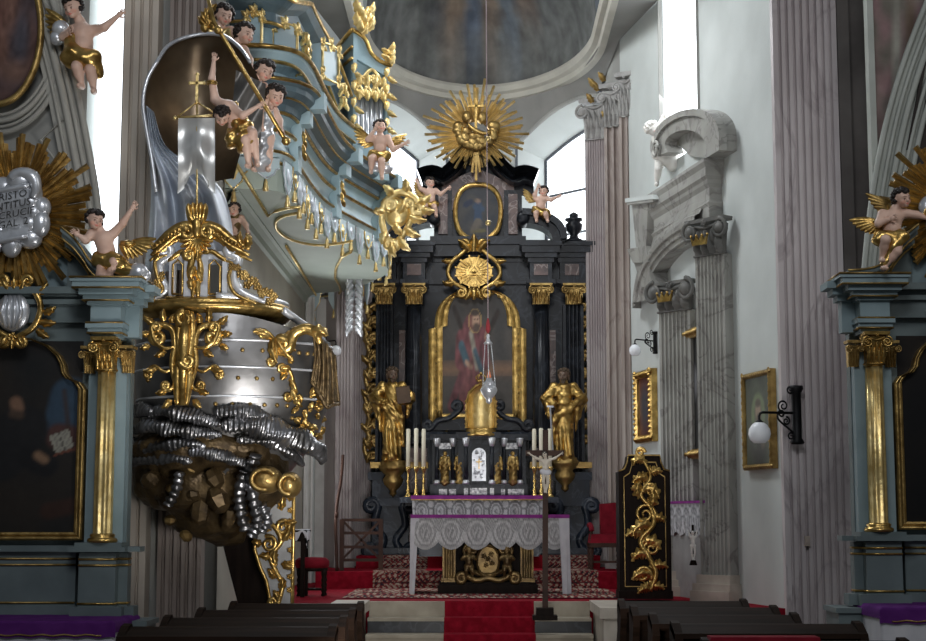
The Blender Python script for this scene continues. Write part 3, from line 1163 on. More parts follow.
p3 = cat_rom([P(a + 36, b + 10, YQ + 0.03) for a, b in arc], 5)
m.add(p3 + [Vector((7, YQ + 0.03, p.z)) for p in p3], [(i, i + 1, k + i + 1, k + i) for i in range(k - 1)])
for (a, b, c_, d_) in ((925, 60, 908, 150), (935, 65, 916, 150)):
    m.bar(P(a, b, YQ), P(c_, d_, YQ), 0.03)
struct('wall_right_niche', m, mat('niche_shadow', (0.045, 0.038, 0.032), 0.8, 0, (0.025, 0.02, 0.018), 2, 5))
# side walls and far parts of the nave, out of frame but lit with the room
m = MB()
m.add([(-7, -3, 0), (-7, 15.2, 0), (-7, 15.2, 7), (-7, -3, 7)], [(0, 1, 2, 3)])
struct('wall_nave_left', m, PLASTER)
m = MB()
m.add([(7, -3, 0), (7, 16.2, 0), (7, 16.2, 7), (7, -3, 7)], [(0, 1, 2, 3)])
struct('wall_nave_right', m, PLASTER)

# ------------------------------------------------------------------ light
SC.view_settings.view_transform = 'Standard'
SC.view_settings.look = 'None'
SC.view_settings.exposure = 0.0
SC.view_settings.gamma = 1.0
wd = bpy.data.worlds.new('world')
SC.world = wd
wd.use_nodes = True
bg = wd.node_tree.nodes['Background']
sky = wd.node_tree.nodes.new('ShaderNodeTexSky')
sky.sky_type = 'HOSEK_WILKIE'
sky.turbidity = 4
sky.sun_direction = (-0.4, -0.3, 0.85)
mxn = wd.node_tree.nodes.new('ShaderNodeMix')
mxn.data_type = 'RGBA'
mxn.inputs['Factor'].default_value = 0.75
wd.node_tree.links.new(sky.outputs[0], mxn.inputs['A'])
mxn.inputs['B'].default_value = (0.80, 0.90, 1.0, 1)
wd.node_tree.links.new(mxn.outputs['Result'], bg.inputs['Color'])
bg.inputs['Strength'].default_value = 0.16


def area(nm, loc, target, sx, sy, power, col=(1, 1, 1), spread=180):
    l = bpy.data.lights.new(nm, 'AREA')
    l.shape = 'RECTANGLE'
    l.size, l.size_y = sx, sy
    l.energy = power
    l.color = col
    l.spread = math.radians(spread)
    o = bpy.data.objects.new(nm, l)
    o.location = loc
    o.rotation_euler = (Vector(target) - Vector(loc)).to_track_quat('-Z', 'Y').to_euler()
    COL.objects.link(o)
    o['kind'] = 'helper'
    return o


# daylight from windows high on the left of the chancel and in the apse, plus added fill lamps in the nave
area('daylight_chancel_left', (-2.3, 19.0, 10.2), (1.6, 20.5, 4.0), 3.0, 2.0, 420, (0.93, 0.97, 1.0))
area('daylight_apse_right', (1.5, 25.2, 6.6), (-0.8, 20, 3.0), 1.0, 2.4, 45, (0.94, 0.97, 1.0), 150)
area('daylight_apse_left', (-1.3, 25.2, 6.6), (1.5, 20, 3.0), 1.0, 2.4, 80, (0.94, 0.97, 1.0), 150)
area('daylight_window_right', (wallx(20.1) - 0.5, 20.0, 8.2), (-2.0, 17.5, 4.5), 1.2, 3.0, 150, (0.95, 0.97, 1.0), 160)
area('daylight_nave_right', (6.2, 8.0, 8.5), (-2.5, 15.5, 4.0), 3.0, 3.0, 70, (1.0, 0.97, 0.92), 150)
area('fill_nave_back', (-0.5, 2.0, 9.5), (0.0, 23, 4.0), 4.0, 3.0, 200, (0.95, 0.97, 1.0), 120)  # added front light, brightens everything that faces the nave
area('daylight_under_loft', (-2.45, 21.6, 2.9), (2.5, 18.5, 3.4), 1.0, 2.6, 70, (0.95, 0.98, 1.0), 170)
area('fill_nave_low', (0.15, 9.4, 0.8), (-1.9, 19.5, 5.4), 1.7, 1.2, 62, (1.0, 0.98, 0.95), 75)  # added fill in the aisle that lifts the loft soffit, no real source
# ------------------------------------------------------------------ figures
CHILD = dict(chest=(0, 0, .22), neck=(0, 0, .335), head=(0, -.01, .455), hr=.112,
             sh_l=(-.125, 0, .29), el_l=(-.21, -.02, .17), wr_l=(-.25, -.09, .06), sh_r=(.125, 0, .29), el_r=(.21, -.02, .17), wr_r=(.25, -.09, .06),
             hp_l=(-.065, 0, -.02), kn_l=(-.075, -.04, -.20), an_l=(-.075, 0, -.37), hp_r=(.065, 0, -.02), kn_r=(.075, -.04, -.20), an_r=(.075, 0, -.37),
             fat=1.0)
ADULT = dict(chest=(0, 0, .20), neck=(0, 0, .325), head=(0, -.01, .405), hr=.067,
             sh_l=(-.105, 0, .285), el_l=(-.15, .0, .12), wr_l=(-.15, -.06, -.02), sh_r=(.105, 0, .285), el_r=(.15, 0, .12), wr_r=(.15, -.06, -.02),
             hp_l=(-.05, 0, -.02), kn_l=(-.055, -.02, -.25), an_l=(-.055, 0, -.48), hp_r=(.05, 0, -.02), kn_r=(.055, -.02, -.25), an_r=(.055, 0, -.48),
             fat=.72)


class Fig:
    """figure whose hips stand at photo point (px, py), depth Y; H = standing height in photo pixels"""

    def __init__(s, px, py, Y, H, base=CHILD, **pose):
        s.pl = front(px, py, Y)
        s.k = s.pl.u.length * H
        s.o = s.pl.o
        s.j = dict(base)
        s.j.update(pose)
        s.adult = base is ADULT
        s.loc = s.o + Vector((0, 0, -0.4 * s.k))
        s.look = pose.get('look', (0, 0, 0))
        s.root = None

    def w(s, p):
        return s.o + Vector(p) * s.k

    def sculpt_add(s, mb, sc, h, col=None, disp=None, mi=0):
        V, F = sc.mesh(h, disp)
        V = [s.w(p) for p in V]
        mb.add(V, [tuple(int(i) for i in f) for f in F], mi, True, col)

    def hand(s, mb, wr, el, r, col, curl=0.5):
        a = Vector(wr)
        d = (a - Vector(el)).normalized()
        side = d.cross(Vector((0, -1, 0)))
        if side.length < .2: side = d.cross(Vector((1, 0, 0)))
        side.normalize()
        up = side.cross(d).normalized()
        L = r * 2.6
        c0 = a + d * L * 0.45
        rot = Matrix((side, d, up)).transposed()
        mb.ell(s.w(c0), (r * 1.15 * s.k, r * 1.5 * s.k, r * 0.6 * s.k), rot, 8, 6, 0, True, col)
        for i in range(4):
            q = (i - 1.5) / 1.5
            b = a + d * L * 0.85 + side * q * r * 0.85
            ln = L * (0.8 - 0.13 * abs(i - 1.2))
            b1 = b + d * ln * 0.5 + side * q * r * 0.12
            b2 = b1 + d * ln * 0.45 * (1 - curl * .5) - up * ln * 0.3 * curl * (1 if up.y > 0 else -1) * -1
            mb.tube([s.w(b), s.w(b1), s.w(b2)], [r * .3 * s.k, r * .27 * s.k, r * .2 * s.k], 5, 0, 1, col=col)
        t0 = a + d * L * 0.3 + side * r * 0.9
        t1 = t0 + side * r * 0.8 + d * L * 0.25
        t2 = t1 + d * L * 0.3 + side * r * .15
        mb.tube([s.w(t0), s.w(t1), s.w(t2)], [r * .36 * s.k, r * .3 * s.k, r * .2 * s.k], 5, 0, 1, col=col)

    def headmesh(s, mb, beard=False, col=(1, 1, 1)):
        j = s.j
        R = j['hr']
        rot = Euler((math.radians(s.look[1]), math.radians(s.look[2]), math.radians(s.look[0])), 'XYZ').to_matrix()
        # head frame: -y face, z up
        sc = Sculpt(R * .22)
        ch = not s.adult
        sc.ell((0, .06 * R, .14 * R), (.80 * R, .92 * R, .88 * R))
        sc.ell((0, -.22 * R, -.36 * R), (.60 * R, .62 * R, .62 * R))
        sc.ell((0, -.62 * R, -.74 * R), (.24 * R, .22 * R, .20 * R))                 # chin
        for q in (-1, 1):
            sc.ell((q * .36 * R, -.58 * R, -.36 * R), (.26 * R, .2 * R, .24 * R))    # cheek
            sc.ell((q * .31 * R, -.86 * R, -.02 * R), (.17 * R, .13 * R, .12 * R), None, R * .1, True)   # eye socket
            sc.ell((q * .31 * R, -.72 * R, -.03 * R), (.14 * R, .11 * R, .11 * R), None, R * .03)        # eyeball
            sc.ell((q * .84 * R, .08 * R, -.12 * R), (.1 * R, .18 * R, .25 * R), None, R * .06)        # ear
            sc.cone((q * .12 * R, -.84 * R, .16 * R), (q * .46 * R, -.72 * R, .17 * R), .07 * R, .05 * R)     # brow
        sc.cone((0, -.84 * R, .06 * R), (0, -1.0 * R, -.26 * R), .08 * R, .125 * R, R * .1)             # nose
        sc.ell((0, -.83 * R, -.52 * R), (.2 * R, .1 * R, .055 * R), None, R * .06)                       # lips
        sc.ell((0, -.81 * R, -.62 * R), (.16 * R, .1 * R, .05 * R), None, R * .05)
        V, F = sc.mesh(R / 9.0)
        cols = []
        for p in V:
            x, y, z = p / R
            c = col
            if y < -.4:
                if math.hypot(abs(x) - .31, z + .03) < .10: c = (.10, .07, .06)
                elif math.hypot(x / .22, (z + .56) / .09) < 1: c = (col[0], col[1] * .5, col[2] * .5)
                elif math.hypot(abs(x) - .42, z + .38) < .22 and ch: c = (col[0] * 1.02, col[1] * .80, col[2] * .76)
                elif abs(z - .2) < .05 and .1 < abs(x) < .5: c = (.35, .28, .25)
            cols.append(c)
        H = Vector(j['head'])
        mb.add([s.w(H + rot @ Vector(p)) for p in V], [tuple(int(i) for i in f) for f in F], 0, True, cols)
        return rot

    def body(s, name, label, cat, m, group=None, hands=True, legs=True, arms=True, h=None, col=(1, 1, 1), headm=None):
        j = s.j
        f = j['fat']
        sc = Sculpt(.03)
        V = lambda n: j[n]
        ch = Vector(j['chest'])
        sc.cone((0, 0, 0), ch * .5, .098 * f, .10 * f)
        sc.cone(ch * .5, ch, .10 * f, .112 * f)
        sc.ell(tuple(ch * .42 + Vector((0, -.045 * f, 0))), .085 * f)
        sc.cone(tuple(ch), V('neck'), .095 * f, .052 * f)
        sc.cone(V('neck'), tuple(Vector(V('neck')).lerp(Vector(V('head')), .6)), .05 * f, .046 * f)
        for q in ('l', 'r'):
            sc.cone(tuple(ch + (Vector(V('sh_' + q)) - ch) * .3), V('sh_' + q), .07 * f, .058 * f)
            if arms:
                sc.cone(V('sh_' + q), V('el_' + q), .058 * f, .046 * f, .02)
                sc.cone(V('el_' + q), V('wr_' + q), .047 * f, .028 * f, .02)
            if legs:
                sc.cone((0, 0, 0), V('hp_' + q), .085 * f, .085 * f)
                sc.cone(V('hp_' + q), V('kn_' + q), .082 * f, .058 * f, .02)
                kn, an = Vector(V('kn_' + q)), Vector(V('an_' + q))
                mid = kn.lerp(an, .35) + Vector((0, .012, 0))
                sc.cone(tuple(kn), tuple(mid), .054 * f, .054 * f, .02)
                sc.cone(tuple(mid), tuple(an), .054 * f, .031 * f, .02)
                toe = Vector(j.get('to_' + q, an + Vector((0.01 if q == 'r' else -.01, -.085, -.028))))
                sc.cone(tuple(an + Vector((0, .015, -.015))), tuple(toe), .036 * f, .028 * f, .02)
        mb = MB()
        s.sculpt_add(mb, sc, h or (1 / 62 if not s.adult else 1 / 80), col)
        if hands and arms:
            for q in ('l', 'r'):
                s.hand(mb, V('wr_' + q), V('el_' + q), .030 * f, col, j.get('curl', .5))
        nf = len(mb.f)
        s.rot = s.headmesh(mb, col=col)
        if headm:
            mb.mi[nf:] = [1] * (len(mb.f) - nf)
            m = [m, headm]
        s.root = tag(mb.build(name, m, None, s.loc), label, cat, group)
        return s.root

    def hair(s, m=None, curl=.32, n=60, long=0.0, beard=False, name='hair'):
        R = s.j['hr']
        H = Vector(s.j['head'])
        mb = MB()
        r = random.Random(int(s.k * 1e5))
        for i in range(n):
            z = 1 - 1.62 * (i + .5) / n
            a = i * 2.39996
            rr = math.sqrt(max(0, 1 - z * z))
            p = Vector((rr * math.cos(a), rr * math.sin(a), z))
            if p.y < -.25 and p.z < .55: continue
            if p.y < -.02 and p.z < .1: continue
            c = Vector((p.x * .86 * R, .06 * R + p.y * .95 * R, .16 * R + p.z * .9 * R))
            q = R * curl * r.uniform(.75, 1.15)
            mb.ell(s.w(H + s.rot @ c), (q * s.k, q * s.k, q * .8 * s.k), None, 7, 5)
        if long:
            for q in (-1, 1):
                for t in range(5):
                    c = Vector((q * (.82 - .03 * t) * R, .2 * R, -.1 * R - t * .24 * R * long))
                    mb.ell(s.w(H + s.rot @ c), R * .24 * s.k, None, 7, 5)
        if beard:
            for t in range(26):
                a = r.uniform(-1.2, 1.2)
                z = r.uniform(-1.5 if beard > 1 else -1.15, -.5)
                wq = .55 * (1 - max(0, -z - .7) * .8)
                c = Vector((math.sin(a) * wq * R, -(.35 + .45 * math.cos(a)) * R, z * R))
                mb.ell(s.w(H + s.rot @ c), R * .2 * s.k, None, 6, 5)
        return mb.build(name, m or HAIR, s.root)

    def cloth(s, m, pts, rs, name='loincloth', fold=.012, freq=26, h=1 / 60, extra=None, sash=True):
        sc = Sculpt(.02)
        for a, b, ra, rb in zip(pts[:-1], pts[1:], rs[:-1], rs[1:]): sc.cone(a, b, ra, rb)
        if extra:
            for a, b, ra, rb in extra: sc.cone(a, b, ra, rb)

        def disp(X, F):
            ang = np.arctan2(X[..., 0], X[..., 1] + .2)
            return fold * (np.sin(freq * X[..., 0] + 9 * X[..., 2] + 2 * np.sin(13 * X[..., 2])) * .6 + .6 * np.sin(freq * 1.3 * X[..., 2] - freq * .8 * X[..., 0] + 1.3))
        mb = MB()
        s.sculpt_add(mb, sc, h, None, disp)
        return mb.build(name, m, s.root)

    def wing(s, m, root, ang, ln, n=7, fan=1.1, back=.04, name='wing'):
        """feathers fanned around `ang` (radians in the picture plane)"""
        pl = Plane(s.w(Vector(root) + Vector((0, back, 0))), (1, 0, 0), (0, 0, 1), (0, -1, 0), s.k)
        mb = MB()
        sg = 1 if math.cos(ang) > 0 else -1
        for i in range(n):
            t = i / (n - 1)
            a = ang + sg * fan * (.5 - t)
            bx, by = math.cos(ang) * ln * .28 * (1 - t), math.sin(ang) * ln * .28 * (1 - t) + .02 * (1 - t)
            mb.leaf(pl, bx, by, a, ln * (1 - .35 * t), ln * .25, .004 * i, .18, -.25 * sg, 0)
        mb.tube([pl(0, 0, .02), pl(math.cos(ang) * ln * .3, math.sin(ang) * ln * .3 + .02, .03), pl(math.cos(ang + sg * .3) * ln * .5, math.sin(ang + sg * .3) * ln * .5, .02)], [.035 * s.k, .05 * s.k, .02 * s.k], 7)
        return mb.build(name, m, s.root)


def robe_saint(px, py, Y, H, name, label, group, m=GOLD, skin=SKIN_B, held=None, mir=1, beard=2):
    """gilded standing saint in a swirling mantle; py = hips"""
    q = mir
    f = Fig(px, py, Y, H, ADULT, look=(18 * q, 8, 0),
            el_l=(-.20, -.04, .17), wr_l=(-.10, -.15, .12) if q > 0 else (-.17, -.13, .02), el_r=(.20, -.04, .16), wr_r=(.12, -.15, .10))
    f.body(name, label, 'statue', SKIN_G, group, legs=True, headm=skin)
    f.hair(MATS['brown_hair'] if 'brown_hair' in MATS else mat('brown_hair', (.12, .08, .05), .6, 0, (.05, .033, .02), 20), .3, 46, 0.6, beard)
    sc = Sculpt(.018)
    sc.cone((0, 0, .25), (0, -.01, .10), .09, .098)
    sc.cone((0, -.01, .10), (.01 * q, 0, -.2), .098, .105)
    sc.cone((.01 * q, 0, -.2), (.0, 0, -.47), .095, .105)
    for sx in (-1, 1):
        sc.cone((sx * .09, 0, .265), (sx * .19, -.03, .15), .052, .062)
        sc.cone((sx * .19, -.03, .15), (sx * .12, -.12, .10), .06, .042)
        sc.cone((sx * .19, -.0, .13), (sx * .16, 0, -.06), .046, .02)
    # mantle drawn across the hips and falling at one side
    sc.cone((-.13 * q, -.06, .09), (.10 * q, -.085, -.06), .036, .045)
    sc.cone((.10 * q, -.085, -.06), (.13 * q, -.03, -.36), .042, .022)
    sc.cone((-.14 * q, -.05, .09), (-.12 * q, -.03, -.2), .036, .016)
    sc.cone((-.04 * q, -.08, -.1), (-.06 * q, -.085, -.44), .026, .036)
    sc.cone((.03 * q, -.08, -.08), (.04 * q, -.09, -.45), .022, .034)

    def disp(X, F):
        x, y, z = X[..., 0], X[..., 1], X[..., 2]
        a = np.arctan2(x, -(y + .0) + .05)
        low = np.clip((.12 - z) * 3, 0, 1)
        return .016 * low * (np.abs(np.sin(a * 6 + 5 * z)) - .5) + .012 * (np.abs(np.sin(34 * z + 26 * x * q + 3 * np.sin(9 * x))) - .5) * (1 - low * .5)
    mb = MB()
    f.sculpt_add(mb, sc, 1 / 95, None, disp)
    mb.sm = [True] * len(mb.f)
    mb.build('robe', m, f.root)
    return f
# ------------------------------------------------------------------ high altar
YH = 24.0


def L(px, py, Y):
    return P(px, py, Y)


ha = thing('high_altar', 'black and gold baroque high altar with paired columns in the apse', 'altar', (P(478, 560, YH).x, YH, 1.06))
KH = S(YH)
m = MB()     # back slab
m.pbox(378, 580, 284, 560, 24.25, 24.9, 0)
m.pbox(424, 532, 284, 500, 24.16, 24.3, 0)
m.build('back_panel', BLACKM, ha)
m = MB()     # base plinth with projecting pedestals
for a, b, y0, y1, Ya, mi in ((366, 594, 548, 562, 23.3, 0), (372, 408, 478, 560, 23.55, 0), (556, 590, 478, 560, 23.55, 0), (368, 411, 498, 506, 23.45, 0), (553, 594, 498, 506, 23.45, 0),
                             (404, 560, 500, 560, 23.8, 0), (404, 432, 440, 500, 23.9, 0), (530, 560, 440, 500, 23.9, 0), (400, 560, 432, 440, 23.75, 0), (368, 410, 472, 480, 23.5, 0), (553, 592, 472, 480, 23.5, 0)):
    m.pbox(a, b, y0, y1, Ya, 24.3, mi)
for cx in (390, 573):
    pl = front(cx, 530, 23.5)
    m.cscroll(pl, [(-12, 22), (-15, 5), (-6, -10), (-14, -24)], 4, 1, (1, -1), 7)
    m.cscroll(pl, [(12, 22), (15, 5), (6, -10), (14, -24)], 4, 1, (-1, 1), 7)
m.build('plinth', BLUEM, ha)
m = MB()
for a, b, y0, y1 in ((409, 427, 448, 492), (535, 553, 448, 492), (409, 420, 515, 545), (548, 557, 515, 545)):
    m.pbox(a, b, y0, y1, 23.72, 23.92)
    m.build('red_marble_panel', REDM, ha)
    m = MB()
for a, b, y0, y1 in ((399, 405, 330, 430), (384, 390, 310, 440), (550, 556, 330, 430), (568, 573, 330, 430), (437, 448, 196, 236), (508, 518, 196, 236)):
    m.pbox(a, b, y0, y1, 24.12, 24.4)
    m.build('red_marble_panel', REDM, ha)
    m = MB()


def col_shaft(px, py0, py1, r, Y):
    m = MB()
    t, b = P(px, py0, Y), P(px, py1, Y)
    c = Vector((t.x, Y, b.z))
    h = t.z - b.z
    k = S(Y)
    m.lathe([(r * 1.35 * k, 0), (r * 1.35 * k, 3 * k), (r * 1.15 * k, 4 * k), (r * 1.25 * k, 7 * k), (r * k, 9 * k), (r * k, h * .35), (r * .88 * k, h)], c, 40, 0, flute=14, fl_amp=0.1)
    m.lathe([(r * 1.4 * k, 0), (r * 1.4 * k, 4 * k), (r * 1.2 * k, 6 * k), (r * 1.3 * k, 8 * k), (r * 1.02 * k, 10 * k)], c, 24)
    return m


for px in (414, 541): col_shaft(px, 305, 446, 8.6, 23.85).build('column', BLACKM, ha)
for px, a, b in ((384, 375, 394), (574, 563, 586)):
    m = MB()
    c = P(px, 400, 23.95)
    fluted(m, (c.x, c.y), (0, -1), (b - a) * KH * .9, .3, P(px, 478, 23.95).z, P(px, 304, 23.95).z, 4)
    m.build('pilaster', BLACKM, ha)
for px, w, Y in ((414, 17, 23.7), (541, 17, 23.7), (384, 17, 23.9), (574, 17, 23.9)):
    m = MB()
    c = P(px, 304, Y)
    capital(m, (c.x, c.y), (0, -1), w * S(Y), c.z, 20 * S(Y), 0, .24)
    m.build('capital', GOLD_D, ha)
# entablature: stepping forward over the columns
m = MB()
m.pbox(372, 584, 256, 284, 24.1, 24.8)
m.pbox(368, 590, 240, 256, 23.95, 24.8)
for cx, w, Ya in ((414, 11, 23.65), (541, 11, 23.65), (384, 12, 23.85), (573, 13, 23.85)):
    m.pbox(cx - w, cx + w, 258, 284, Ya, 24.4)
    for i, (y0, y1, e) in enumerate(((283, 279, 3), (262, 256, 2), (257, 251, 5), (252, 244, 8), (245, 241, 10))):
        m.pbox(cx - w - e, cx + w + e, y1, y0, Ya - e * KH * .8, 24.4)
for y0, y1, e in ((284, 280, 2), (262, 256, 3), (256, 250, 6), (250, 243, 9)):
    m.pbox(392 - e, 562 + e, y1, y0, 24.1 - e * KH * .6, 24.5)
m.build('entablature', BLACKM, ha)
for cx, w in ((414, 7), (541, 7), (572, 7)):
    m = MB()
    Yf = (23.65 if cx in (414, 541) else 23.85) - .02
    m.pbox(cx - w, cx + w, 264, 275, Yf, Yf + .1)
    m.build('frieze_panel', REDM, ha)
# broken curved pediment segments
for sg, cx in ((-1, 437), (1, 520)):
    m = MB()
    pl = front(cx, 243, 23.75)
    out, inn = [], []
    for i in range(13):
        t = i / 12
        out.append((sg * (2 + 42 * math.sin(t * PI / 2)), 30 * math.cos(t * PI / 2) ** .8 if t < 1 else 0))
        inn.append((sg * (2 + 30 * math.sin(t * PI / 2)), 19 * math.cos(t * PI / 2) ** .8 if t < 1 else 0))
    for d0, d1, e in ((0, 10, 0), (10, 16, 2.5)):
        o2 = [(a + sg * e * (i / 12), b + e) for i, (a, b) in enumerate(out)]
        i2 = [(a + (b_ - a) * (.0 if e == 0 else .55), c + (d - c) * (.0 if e == 0 else .55)) for (a, c), (b_, d) in zip(inn, o2)]
        for i in range(12):
            m.prism([o2[i], o2[i + 1], i2[i + 1], i2[i]], pl, d0 - 20, d1)
    pe = pl(sg * -1, 22, 0)
    m.lathe([(6.5 * KH, -.25), (6.5 * KH, .18), (3 * KH, .2)], pl(sg * 3, 24, 2), 16, axis=Matrix.Rotation(PI / 2, 3, 'X'))
    m.build('pediment_scroll', BLACKM, ha)
# urn finials
for px, py in ((574, 243), (385, 243)):
    m = MB()
    b = P(px, py, 24.0)
    k = KH
    m.lathe([(9 * k, 0), (9 * k, 3 * k), (5 * k, 5 * k), (4 * k, 8 * k), (8 * k, 13 * k), (9 * k, 19 * k), (6 * k, 21 * k), (9 * k, 23 * k), (9 * k, 25 * k), (4 * k, 26 * k), (5 * k, 29 * k), (1 * k, 32 * k)], b, 18)
    m.build('urn_finial', BLACKM, ha)
# attic storey
m = MB()
m.pbox(438, 518, 184, 244, 24.1, 24.5)
m.pbox(434, 452, 190, 243, 24.0, 24.3)
m.pbox(504, 522, 190, 243, 24.0, 24.3)
m.pbox(430, 526, 236, 244, 23.9, 24.4)
m.build('attic', BLACKM, ha)
m = MB()
for px in (443, 513):
    m.pbox(px - 4.5, px + 4.5, 194, 234, 23.94, 24.1)
pl = front(478, 200, 24.02)
m.prism([(-36, -10), (36, -10), (36, 14), (18, 24), (0, 32), (-18, 24), (-36, 14)], pl, -4, 1)
m.build('attic_facing', REDM, ha)
# curved gable cornice
gp = cat_rom([P(478 + a, b, 24.0) for a, b in ((-56, 184), (-46, 181), (-34, 184), (-20, 174), (-9, 161), (0, 157), (9, 161), (20, 174), (34, 184), (46, 181), (56, 184))], 5)
m = MB()
m.sweep([(-.02, .25), (-.02, -.1), (.04, -.14), (.09, -.15), (.1, -.2), (.16, -.26), (.2, -.27), (.2, .25)], gp, up=(0, -1, 0), side=-1)
vs = gp + [Vector((p.x, 24.2, P(478, 192, 24.2).z)) for p in gp]
k_ = len(gp)
m.add([Vector((p.x, 24.15, p.z)) for p in gp] + [Vector((p.x, 24.15, P(478, 196, 24.15).z)) for p in gp], [(i, i + 1, k_ + i + 1, k_ + i) for i in range(k_ - 1)])
m.build('gable', BLACKM, ha)

# gilded ears along the sides
for sg, x0, x1, xw in ((-1, 372, 369, 310), (1, 588, 592, 310)):
    m = MB()
    pl = front(x0, 380, 24.1)
    r = random.Random(3)
    for i in range(9):
        y = 68 - i * 17
        if sg > 0 and y < -58: break
        w = 7 + 2 * math.sin(i * 1.7)
        m.cscroll(pl, [(sg * -2, y + 8), (sg * (w - 2), y + 2), (sg * (w - 4), y - 7), (0, y - 10)], 2.3, 2, (sg, -sg), 3.6)
        m.leaf(pl, 0, y, PI / 2 - sg * (1.0 + .3 * (i % 2)), 13, 8, 2, .35, sg * .8)
        m.leaf(pl, 0, y - 4, -PI / 2 + sg * .7, 12, 7, 2, .35, -sg * .8)
        m.flower(pl, sg * 2, y - 9, 2.6, 4)
    m.build('gilded_side_scroll', GOLD_D, ha)
for a, b in ((370, 428), (530, 592)):
    m = MB()
    m.pbox(a, b, 462, 468, 23.6, 24.2)
    m.build('gilded_band', GOLD_D, ha)

# ---- main altar painting in its arched gold frame


def arch_poly(w, h, sp, rise, sh=6, n=20):
    """round-arched outline with small shoulders; origin bottom centre; w half width, sp spring height"""
    p = [(-w, 0), (w, 0), (w, sp), (w - sh, sp), (w - sh, sp + 4)]
    for i in range(n + 1):
        t = PI * i / n
        p.append(((w - sh) * math.copysign(abs(math.cos(t)) ** .78, math.cos(t)), sp + 4 + rise * math.sin(t) ** .9))
    p += [(-w + sh, sp + 4), (-w + sh, sp), (-w, sp)]
    return p


def capsule_d(x, y, a, b):
    ax, ay = a
    bx, by = b
    t = max(0, min(1, ((x - ax) * (bx - ax) + (y - ay) * (by - ay)) / max(1e-9, (bx - ax) ** 2 + (by - ay) ** 2)))
    return math.hypot(x - ax - t * (bx - ax), y - ay - t * (by - ay))


def saint_painting(x, y):
    """x in -1..1, y 0..1.4 from the bottom: bearded saint in rose mantle, saltire beams behind, dark sky"""
    n1 = noise.noise(Vector((x * 3, y * 4, 5)))
    c = mixc((.035, .032, .030), (.06, .052, .045), max(0, min(1, .5 + n1)))
    if y < .62: c = mixc(c, (.15, .085, .05), max(0, 1 - abs(y - .52) * 7))
    if y < .45: c = mixc(c, (.045, .038, .032), .7)
    k = lambda a, b, r, cc, s=.03: None
    L_ = [((-.45, 1.2), (.15, .35), .05, (.028, .018, .013)), ((.45, 1.15), (-.2, .4), .05, (.028, .018, .013)),
          ((-.08, .95), (-.12, .62), .20, (.17, .055, .06)), ((-.3, .85), (-.32, .62), .12, (.16, .05, .055)), ((-.15, .62), (-.22, .2), .14, (.19, .065, .065)), ((-.3, .45), (-.52, .12), .07, (.13, .04, .045)),
          ((.12, .92), (.2, .6), .1, (.14, .045, .05)), ((-.05, .6), (.1, .2), .12, (.16, .055, .055)), ((-.3, .78), (-.2, .62), .07, (.05, .10, .13)), ((-.1, .92), (.02, .55), .05, (.28, .25, .2)),
          ((-.02, .72), (.12, .5), .05, (.05, .085, .11)), ((-.2, .6), (-.1, .55), .035, (.36, .22, .15)), ((.2, .88), (.26, .98), .035, (.33, .2, .14))]
    for a, b, r, cc in L_:
        d = capsule_d(x, y, a, b)
        sh = .75 + .5 * noise.noise(Vector((x * 14, y * 9, 2)))
        w = max(0, min(1, (r - d) / .035 + .3))
        c = mixc(c, tuple(q * sh for q in cc), w)
    d = math.hypot(x + .02, y - 1.06)
    if abs(d - .13) < .010: c = mixc(c, (.45, .30, .10), .6)
    c = mixc(c, (.24, .15, .07), .5 * max(0, 1 - d / .15))
    c = mixc(c, (.40, .25, .17), blob(x, y, 0, 1.06, .075, .095, .2))
    c = mixc(c, (.07, .045, .035), blob(x, y, .01, .985, .075, .055, .3))
    c = mixc(c, (.06, .04, .03), blob(x, y, -.02, 1.15, .085, .04, .3))
    for ex in (-.028, .038):
        c = mixc(c, (.05, .03, .025), blob(x, y, ex, 1.075, .016, .01, .3))
    return tuple(min(1, 1.5 * q) for q in c)


pl = front(477.5, 425, 24.02)
ap = arch_poly(49, 134, 96, 37, 6)
ai = arch_poly(35, 120, 89, 33, 5)
ai = [(a, b + 11) for a, b in ai]
amid = [((a + c) / 2, (b + d) / 2) for (a, b), (c, d) in zip(ap, ai)]
fr = MB()
fr.frame(ap, amid, pl, -2, 4, 0, .8)
fr.frame(amid, ai, pl, -2, 3, 0, .6)
for i in range(48):
    t = i / 47
    if t < .3: a, b = -42, 8 + t / .3 * 84
    elif t > .7: a, b = 42, 92 - (t - .7) / .3 * 84
    else:
        q = PI * (1 - (t - .3) / .4)
        a, b = 39 * math.cos(q), 102 + 33 * math.sin(q)
    fr.flower(pl, a, b, 1.7, 3.4, 4, 1)
for sx in (-1, 1):
    fr.leaf(pl, sx * 36, 4, PI / 2 + sx * 2.2, 13, 7, 6, .4, sx * 1.2, 3, 1)
    fr.leaf(pl, sx * 36, 4, PI / 2 - sx * .6, 11, 6, 6, .4, sx, 3, 1)
frame_o = fr.build('picture_frame', [GOLD, GOLD_D], ha)
m = MB()
m.grid(lambda u, v: pl(-36 + 72 * u, 10 + 124 * v, 0.6), 60, 100, 0, False, lambda u, v: saint_painting((-1 + 2 * u) * .74 + .03, 1.4 * v * .97 + .02))
# keep only the part inside the arch
keep = []
for f in m.f:
    cx = sum((Vector(m.v[i]) - pl.o).x for i in f) / 4 / KH
    cz = sum((Vector(m.v[i]) - pl.o).z for i in f) / 4 / KH
    if cz < 105 or (abs(cx) / 33) ** 2.5 + (max(0, cz - 103) / 36) ** 2.3 < 1: keep.append(f)
m.f = keep
m.mi = [0] * len(keep)
m.sm = [False] * len(keep)
tag(m.build('canvas', PAINT, frame_o), 'painted saint in a rose mantle with crossed beams behind')

